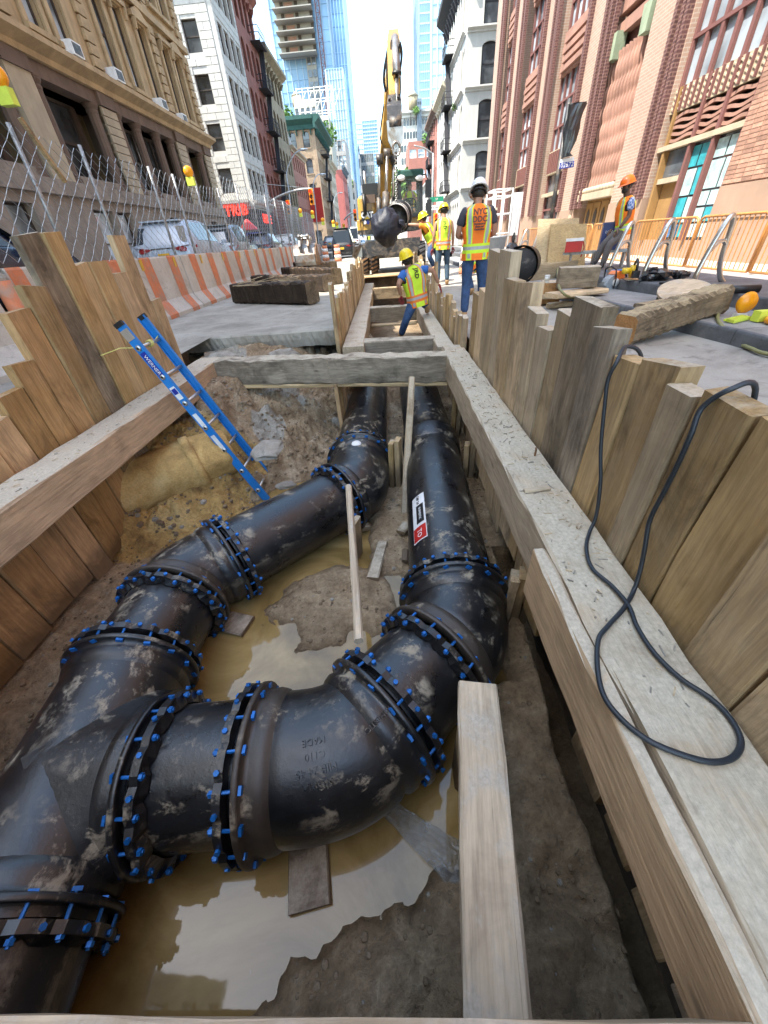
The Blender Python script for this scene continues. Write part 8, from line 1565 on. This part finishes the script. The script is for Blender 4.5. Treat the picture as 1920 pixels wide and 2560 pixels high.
def person(label, J, fwd, mats, group='workers', vest=None, helmet='helmet_yellow', txt=None, sc=1.0, sleeves=0.5, face=True, beard=False, gloves=None):
    """J: joints in world coordinates; fwd: the way the chest faces"""
    J = {k: Vector(v) for k, v in J.items()}; t = thing('person', label, 'person', (J['pelvis'].x, J['pelvis'].y, min(J['foot_l'].z, J['foot_r'].z)), group)
    fwd = Vector(fwd).normalized(); pel, ch, nk, hd = J['pelvis'], J['chest'], J['neck'], J['head']; up = (ch - pel).normalized(); rt = fwd.cross(up).normalized(); hf = Vector(J['look']).normalized() if 'look' in J else fwd; hu = (hd - nk).normalized(); hr = hf.cross(hu).normalized(); hf = hu.cross(hr).normalized()
    V_ = []; E_ = []; ix_ = {}
    def v(k, p, r, to=None): V_.append((Vector(p), r * sc if not isinstance(r, tuple) else (r[0] * sc, r[1] * sc))); ix_[k] = len(V_) - 1; (E_.append((ix_[to], ix_[k])) if to is not None else None)
    v('pel', pel, 0.125); v('waist', pel.lerp(ch, 0.4), 0.115, 'pel'); v('ch', ch, 0.14, 'waist'); v('nb', ch.lerp(nk, 0.75), 0.075, 'ch'); v('nk', nk, 0.054, 'nb'); v('jaw', nk.lerp(hd, 0.55) + hf * 0.015, 0.066, 'nk'); v('hd', hd, 0.090, 'jaw'); v('cr', hd + hu * 0.07 * sc - hf * 0.01, 0.065, 'hd')
    for s, k in ((-1, 'l'), (1, 'r')):
        sh, el, wr = J['sh_' + k], J['el_' + k], J['hand_' + k]; v('sh' + k, sh, 0.062, 'ch'); v('ua' + k, sh.lerp(el, 0.5), 0.05, 'sh' + k); v('el' + k, el, 0.041, 'ua' + k); v('fa' + k, el.lerp(wr, 0.4), 0.040, 'el' + k); v('wr' + k, el.lerp(wr, 0.90), 0.027, 'fa' + k)
        hp, kn, an, ft = J['hip_' + k], J['knee_' + k], J['ank_' + k], J['foot_' + k]; v('hp' + k, hp, 0.092, 'pel'); v('th' + k, hp.lerp(kn, 0.5), 0.078, 'hp' + k); v('kn' + k, kn, 0.056, 'th' + k); v('ca' + k, kn.lerp(an, 0.35), 0.058, 'kn' + k); v('an' + k, an, 0.038, 'ca' + k); v('ft' + k, ft + Vector((0, 0, 0.03)), 0.035, 'an' + k)
    body = skin_obj('body', V_, E_, mats['skin'], t, 2)
    for s, k in ((-1, 'l'), (1, 'r')):   # hands: palm with four fingers and a thumb
        el, wr = J['el_' + k], J['hand_' + k]; d = (wr - el).normalized(); sd_ = d.cross(Vector((0, 0, 1))); sd_ = sd_.normalized() if sd_.length > 0.1 else rt.copy(); nn = sd_.cross(d); w0 = el.lerp(wr, 0.92)
        Hv = [(w0, 0.026), (w0 + d * 0.05, (0.036, 0.022)), (w0 + d * 0.09, (0.038, 0.02))]; He = [(0, 1), (1, 2)]; roots = [0]
        for f in range(4):
            o_ = sd_ * (f - 1.5) * 0.021; b_ = len(Hv); ln = (0.068, 0.078, 0.072, 0.056)[f]; Hv += [(w0 + d * 0.085 + o_, 0.0105), (w0 + d * (0.09 + ln * 0.5) + o_ - nn * 0.008, 0.0098), (w0 + d * (0.09 + ln * 0.9) + o_ - nn * 0.03, 0.008)]; He += [(b_, b_ + 1), (b_ + 1, b_ + 2)]; roots.append(b_)
        b_ = len(Hv); Hv += [(w0 + d * 0.03 + sd_ * s * 0.02, 0.013), (w0 + d * 0.07 + sd_ * s * 0.05 - nn * 0.01, 0.0115), (w0 + d * 0.10 + sd_ * s * 0.05 - nn * 0.03, 0.009)]; He += [(b_, b_ + 1), (b_ + 1, b_ + 2)]; roots.append(b_)
        skin_obj('hand', [(p, tuple(x * sc for x in r) if isinstance(r, tuple) else r * sc) for p, r in Hv], He, gloves or mats['skin'], t, 1, roots)
    # trousers, shirt, boots
    T_ = [(pel + up * 0.10, 0.135), (pel, 0.150)]; TE = [(0, 1)]
    for k in 'lr':
        hp, kn, an = J['hip_' + k], J['knee_' + k], J['ank_' + k]; b_ = len(T_); T_ += [(hp, 0.108), (hp.lerp(kn, 0.5), 0.093), (kn, 0.072), (kn.lerp(an, 0.4), 0.074), (kn.lerp(an, 0.97), 0.062)]; TE += [(1, b_)] + [(b_ + i, b_ + i + 1) for i in range(4)]
    skin_obj('trousers', [(p, r * sc) for p, r in T_], TE, mats['legs'], t, 2, 1)
    S_ = [(pel + up * 0.02, 0.142), (pel.lerp(ch, 0.5), 0.142), (ch, 0.160), (ch.lerp(nk, 0.6), 0.098)]; SE = [(0, 1), (1, 2), (2, 3)]
    for k in 'lr':
        sh, el = J['sh_' + k], J['el_' + k]; b_ = len(S_); S_ += [(sh, 0.078), (sh.lerp(el, 0.45), 0.070), (sh.lerp(el, 0.55 + sleeves * 0.2), 0.068)]; SE += [(2, b_), (b_, b_ + 1), (b_ + 1, b_ + 2)]
    if sleeves > 0: skin_obj('shirt', [(p, r * sc) for p, r in S_], SE, mats['shirt'], t, 2, 2)
    for k in 'lr':
        an, ft = J['ank_' + k], J['foot_' + k]; skin_obj('boot', [(an + Vector((0, 0, 0.06)), 0.058 * sc), (an - Vector((0, 0, 0.02)), 0.056 * sc), (ft.lerp(an, 0.45) + Vector((0, 0, -0.01)), 0.05 * sc), (ft + Vector((0, 0, 0.035)), 0.045 * sc)], [(0, 1), (1, 2), (2, 3)], mats.get('boot', 'boot'), t, 2)
    # hair, face
    Mh = frame(hr, hf, hu, hd); hb = MB().ball((0, -0.014, 0.012), 0.094 * sc, 14, 9, (0.95, 1.0, 1.0)); hb.v = [tuple(Mh @ Vector(q)) for q in hb.v]; hb.f = [f for f in hb.f if (Mh.inverted() @ Vector(hb.v[f[0]])).y < 0.035 or (Mh.inverted() @ Vector(hb.v[f[0]])).z > 0.04]; hb.mi = [0] * len(hb.f); part('hair', hb, 'hair', t, True)
    for s in (-1, 1): part('ear', MB().ball(Mh @ Vector((s * 0.095 * sc, 0.0, -0.02)), 0.026 * sc, 8, 5, (0.5, 0.8, 1.2)), mats['skin'], t, True); part('eye', MB().ball(Mh @ Vector((s * 0.034, 0.088 * sc, 0.0)), 0.013, 8, 5), 'hair', t, True)
    nb = MB(); nb.add([Mh @ Vector(p) for p in ((-0.016, 0.085, -0.035), (0.016, 0.085, -0.035), (0.008, 0.085, 0.01), (-0.008, 0.085, 0.01), (0, 0.118, -0.03))], [(0, 1, 4), (1, 2, 4), (2, 3, 4), (3, 0, 4)]); part('nose', nb, mats['skin'], t); part('mouth', MB().box((-0.024, 0.080, -0.066), (0.024, 0.089, -0.056), Mh), 'glove_red', t)
    if beard: bb = MB().ball((0, 0.03, -0.06), 0.072, 12, 7, (1.0, 0.95, 0.75)); bb.v = [tuple(Mh @ Vector(q)) for q in bb.v]; part('beard', bb, 'hair', t, True)
    if helmet:
        hm = MB(); hm.lathe([(0.128, 0.0), (0.124, 0.03), (0.112, 0.07), (0.085, 0.108), (0.045, 0.130), (0.0, 0.137)], Mh @ Matrix.Translation((0, -0.008, 0.035)) @ Matrix.Scale(sc, 4) @ Matrix.Diagonal((0.92, 1.1, 1, 1)), 24); hm.lathe([(0.120, 0.0), (0.150, -0.008), (0.150, -0.001), (0.122, 0.012)], Mh @ Matrix.Translation((0, 0.004, 0.035)) @ Matrix.Diagonal((0.9, 1.14, 1, 1)), 24)
        part('hard_hat', hm, helmet, t, True); bd = MB().tube([Mh @ Vector((0.098 * math.cos(a), -0.012 + 0.112 * math.sin(a), -0.005)) for a in [math.pi + math.pi * k / 10 for k in range(11)]], 0.014, 6); part('hat_band', bd, 'black', t, True)
    if vest:
        base, edge, sil = vest; mb = MB(); NR_, NC = 40, 72; W0 = [(0, .185), (.15, .19), (.35, .185), (.6, .205), (.8, .215), (.9, .195), (1.0, .10)]; D0 = [(0, .150), (.35, .145), (.6, .155), (.8, .150), (.92, .115), (1.0, .075)]
        def L_(T, x):
            for (a, b), (c, d) in zip(T, T[1:]):
                if x <= c: return b + (d - b) * (x - a) / (c - a)
            return T[-1][1]
        spine = [pel - up * 0.13, pel + up * 0.05, pel.lerp(ch, 0.55), ch, ch.lerp(nk, 0.9)]; sp = smooth(spine, 10); NS = len(sp) - 1
        for i in range(NR_ + 1):
            v_ = i / NR_; f = v_ * NS; k = min(int(f), NS - 1); p = sp[k].lerp(sp[k + 1], f - k); u_ = (sp[min(k + 1, NS)] - sp[k]).normalized(); r_ = (J['sh_r'] - J['sh_l']).normalized(); r_ = (r_ - u_ * r_.dot(u_)).normalized(); f_ = u_.cross(r_)
            for j in range(NC):
                a = 2 * math.pi * j / NC; w_, d_ = L_(W0, v_) * sc, L_(D0, v_) * sc; wob = 1 + 0.03 * math.sin(a * 3 + v_ * 7) + 0.02 * math.sin(a * 7 - v_ * 11); sg = lambda x_: math.copysign(abs(x_) ** 0.8, x_); mb.v.append(tuple(p + r_ * sg(math.cos(a)) * w_ * wob + f_ * sg(math.sin(a)) * d_ * wob))
        for i in range(NR_):
            v_ = (i + 0.5) / NR_
            for j in range(NC):
                a = 2 * math.pi * (j + 0.5) / NC; x = abs(math.copysign(abs(math.cos(a)) ** 0.8, math.cos(a))) * L_(W0, v_)
                if 0.66 < v_ < 0.93 and x > 0.182: continue
                if v_ > 0.93 and x > 0.16: continue
                if math.sin(a) > 0 and x < 0.02 and False: continue
                mi_ = 0; vb = abs(v_ - 0.20)
                if vb < 0.035: mi_ = 2
                elif vb < 0.075: mi_ = 1
                elif 0.46 < abs(math.cos(a)) < 0.62 and v_ > 0.05: mi_ = 2
                elif 0.36 < abs(math.cos(a)) < 0.74: mi_ = 1
                mb.f.append((i * NC + j, i * NC + (j + 1) % NC, (i + 1) * NC + (j + 1) % NC, (i + 1) * NC + j)); mb.mi.append(mi_)
        part('vest', mb, [base, edge, sil], t, True)
        if txt:
            u_ = up; r_ = (J['sh_r'] - J['sh_l']).normalized(); r_ = (r_ - u_ * r_.dot(u_)).normalized(); bk_ = -(u_.cross(r_)); c = ch + u_ * 0.03
            # reading direction seen from behind
            for k, (s, z, dz, col_, rot_) in enumerate(txt):
                ex, ey = (r_, u_) if not rot_ else (-u_, r_)
                text('vest_lettering', s, z * sc, frame(ex, ey, ex.cross(ey), c + u_ * dz + bk_ * 0.182 * sc), col_, t, 0.002, 0.003)
    return t
def stand(x, y, z, h, yaw, lean=(0, 0), **over):
    """upright figure; local x right, y ahead"""
    k = h / 1.75; R2 = Matrix.Rotation(yaw, 3, 'Z'); B = Vector((x, y, z)); J = dict(pelvis=(0, 0, .95), chest=(0, .0, 1.28), neck=(0, 0.01, 1.50), head=(0, 0.03, 1.63), sh_l=(-.19, 0, 1.41), sh_r=(.19, 0, 1.41), el_l=(-.25, -.02, 1.13), el_r=(.25, -.02, 1.13), hand_l=(-.27, .06, .84), hand_r=(.27, .06, .84), hip_l=(-.10, 0, .90), hip_r=(.10, 0, .90), knee_l=(-.12, .02, .49), knee_r=(.12, .02, .49), ank_l=(-.13, -.03, .09), ank_r=(.13, -.03, .09), foot_l=(-.15, .14, .01), foot_r=(.15, .14, .01))
    J.update(over); return {a: (B + R2 @ (Vector(b) * k)) if a != 'look' else (R2 @ Vector(b)) for a, b in J.items()}
SK = dict(skin='skin', legs='jeans', shirt='shirt_dark', boot='boot')
J = stand(1.30, 6.62, 0, 1.72, 0.0, neck=(0, 0.04, 1.47), head=(0.01, 0.10, 1.58), look=(0, 1, -0.55), el_l=(-.27, .02, 1.12), el_r=(.27, .02, 1.12), hand_l=(-.14, .26, 1.10), hand_r=(.13, .27, 1.08), knee_l=(-.10, .03, .49), ank_l=(-.12, -.04, .09), foot_l=(-.15, .12, .01), knee_r=(.15, .05, .49), ank_r=(.19, .06, .09), foot_r=(.22, .22, .01))
person('worker in an orange vest and white helmet standing by the tall right planks', J, (0, 1, 0), SK, vest=('hi_orange', 'hi_yellow', 'tape'), helmet='white', txt=[('NYC', 0.09, 0.06, 'window_red', 0), ('DDC', 0.09, -0.02, 'window_red', 0), ('Department of', 0.025, -0.07, 'window_red', 0), ('Design and', 0.025, -0.10, 'window_red', 0), ('Construction', 0.025, -0.13, 'window_red', 0)])
J = stand(1.50, 12.0, 0, 1.74, 0.05, head=(0.0, 0.06, 1.62), look=(-0.4, 1, -0.25))
person('bare armed worker in a lime vest and yellow helmet left of the orange vest', J, (0, 1, 0), dict(skin='skin', legs='jeans_grey', shirt='hi_yellow', boot='boot'), vest=('hi_yellow', 'saw_orange', 'tape'), sleeves=0, gloves='glove_red', txt=[('JRD', 0.11, 0.02, 'black', 1)])
# leaning worker reaching for the bagged pipe
Yl = 13.0; P = lambda a, b, Y=Yl: PY(a, b, Y)
J = dict(pelvis=P(1082, 606), chest=P(1068, 575), neck=P(1061, 557), head=P(1058, 547), look=(-0.8, 0.5, -0.35), sh_l=P(1059, 566, 12.85), sh_r=P(1070, 565, 13.2), el_l=P(1040, 562, 12.8), hand_l=P(1018, 561, 12.9), el_r=P(1052, 566, 13.3), hand_r=P(1030, 560, 13.3), hip_l=P(1080, 611, 12.9), hip_r=P(1086, 611, 13.1), knee_l=P(1072, 640, 12.8), knee_r=P(1093, 638, 13.1), ank_l=P(1087, 668, 12.9), ank_r=P(1094, 668, 13.2), foot_l=P(1082, 672, 12.8), foot_r=P(1088, 672, 13.2))
person('worker in an orange shirt and lime vest leaning over to hold the bagged pipe', J, (-0.8, 0.5, -0.3), dict(skin='skin', legs='jeans', shirt='shirt_orange', boot='boot'), vest=('hi_yellow', 'saw_orange', 'tape'), sc=1.0, sleeves=0.6, gloves='black')
# man stepping in the trench
Yk = 7.6
J = dict(pelvis=P(1042, 745, Yk), chest=P(1033, 692, 7.6), neck=P(1021, 664, 7.6), head=P(1017, 650, 7.6), look=(-0.25, 1, -0.5), sh_l=P(1008, 682, 7.5), sh_r=P(1053, 672, 7.6), el_l=P(996, 712, 7.4), hand_l=P(1003, 742, 7.5), el_r=P(1082, 676, 7.6), hand_r=P(1098, 712, 7.6), hip_l=P(1032, 757, 7.55), hip_r=P(1050, 752, 7.6), knee_l=P(1016, 798, 7.5), knee_r=P(1050, 765, 8.0), ank_l=P(1002, 838, 7.7), ank_r=P(1056, 772, 7.9), foot_l=P(996, 846, 7.8), foot_r=P(1058, 783, 7.85))
J['knee_r'] = P(1052, 748, 8.0); J['ank_r'] = Vector((0.72, 7.95, 0.02)); J['foot_r'] = Vector((0.74, 8.12, -0.07))
person('worker in a yellow helmet stepping out of the trench, one hand on a plank', J, (-0.1, 1, -0.15), dict(skin='skin', legs='jeans', shirt='shirt_blue', boot='boot'), vest=('hi_yellow', 'saw_orange', 'tape'), sleeves=0.4, gloves='glove_red', txt=[('JRD', 0.10, 0.02, 'black', 1)])
# man sitting against a bike rack
J = dict(pelvis=(4.95, 9.70, 1.00), chest=(4.90, 9.72, 1.33), neck=(4.86, 9.72, 1.53), head=(4.82, 9.72, 1.67), look=(-1, -0.1, -0.08), sh_l=(4.89, 9.54, 1.46), sh_r=(4.90, 9.90, 1.46), el_l=(4.90, 9.50, 1.19), hand_l=(4.76, 9.52, 0.98), el_r=(4.93, 9.97, 1.20), hand_r=(4.78, 9.86, 0.98), hip_l=(4.94, 9.61, 0.95), hip_r=(4.94, 9.79, 0.95), knee_l=(4.66, 9.52, 0.74), knee_r=(4.64, 9.72, 0.76), ank_l=(4.60, 9.50, 0.38), ank_r=(4.52, 9.74, 0.38), foot_l=(4.42, 9.46, 0.31), foot_r=(4.36, 9.72, 0.31))
person('bearded man in an orange helmet and vest leaning against a bike rack, facing left', J, (-1, 0, 0), dict(skin='skin_dark', legs='trousers_grey', shirt='check_shirt', boot='black'), vest=('hi_orange', 'hi_yellow', 'tape'), helmet='helmet_orange', beard=True, sleeves=0.8)
# operator
cxm = (cx0 + cx1) / 2; zf = PY(1019, 463, 18.36).z - 0.78
J = dict(pelvis=(cxm, 18.45, zf + 0.10), chest=(cxm, 18.42, zf + 0.43), neck=(cxm, 18.40, zf + 0.64), head=(cxm, 18.36, zf + 0.78), look=(0, -1, -0.1), sh_l=(cxm + .19, 18.4, zf + .56), sh_r=(cxm - .19, 18.4, zf + .56), el_l=(cxm + .27, 18.25, zf + .30), hand_l=(cxm + .18, 18.05, zf + .42), el_r=(cxm - .27, 18.25, zf + .30), hand_r=(cxm - .18, 18.05, zf + .42), hip_l=(cxm + .1, 18.4, zf + 0.06), hip_r=(cxm - .1, 18.4, zf + .06), knee_l=(cxm + .14, 17.95, zf + .05), knee_r=(cxm - .14, 17.95, zf + .05), ank_l=(cxm + .14, 17.9, cz0 + .16), ank_r=(cxm - .14, 17.9, cz0 + .16), foot_l=(cxm + .14, 17.8, cz0 + .08), foot_r=(cxm - .14, 17.8, cz0 + .08))
person('excavator operator in a lime vest sitting behind the cab window', J, (0, -1, 0), dict(skin='skin', legs='jeans_grey', shirt='hi_yellow', boot='boot'), vest=('hi_yellow', 'saw_orange', 'tape'), helmet=None, sleeves=0.5)

J = stand(2.0, 9.6, 0, 1.7, 0.3, pelvis=(0, -0.05, .62), chest=(0, .14, .90), neck=(0, 0.22, 1.10), head=(0, 0.28, 1.22), look=(0, 1, -0.5), sh_l=(-.19, 0.16, 1.02), sh_r=(.19, 0.16, 1.02), el_l=(-.25, 0.2, 0.76), el_r=(.25, 0.2, 0.76), hand_l=(-.2, .4, .62), hand_r=(.2, .4, .62), hip_l=(-.1, -.03, .58), hip_r=(.1, -.03, .58), knee_l=(-.15, .3, .46), knee_r=(.15, .3, .46), ank_l=(-.14, 0, .09), ank_r=(.14, 0, .09))
person('worker in a red helmet and orange vest crouching behind the tallest right plank', J, (0, 1, 0), dict(skin='skin', legs='jeans', shirt='shirt_orange', boot='boot'), vest=('hi_orange', 'hi_yellow', 'tape'), helmet='red')
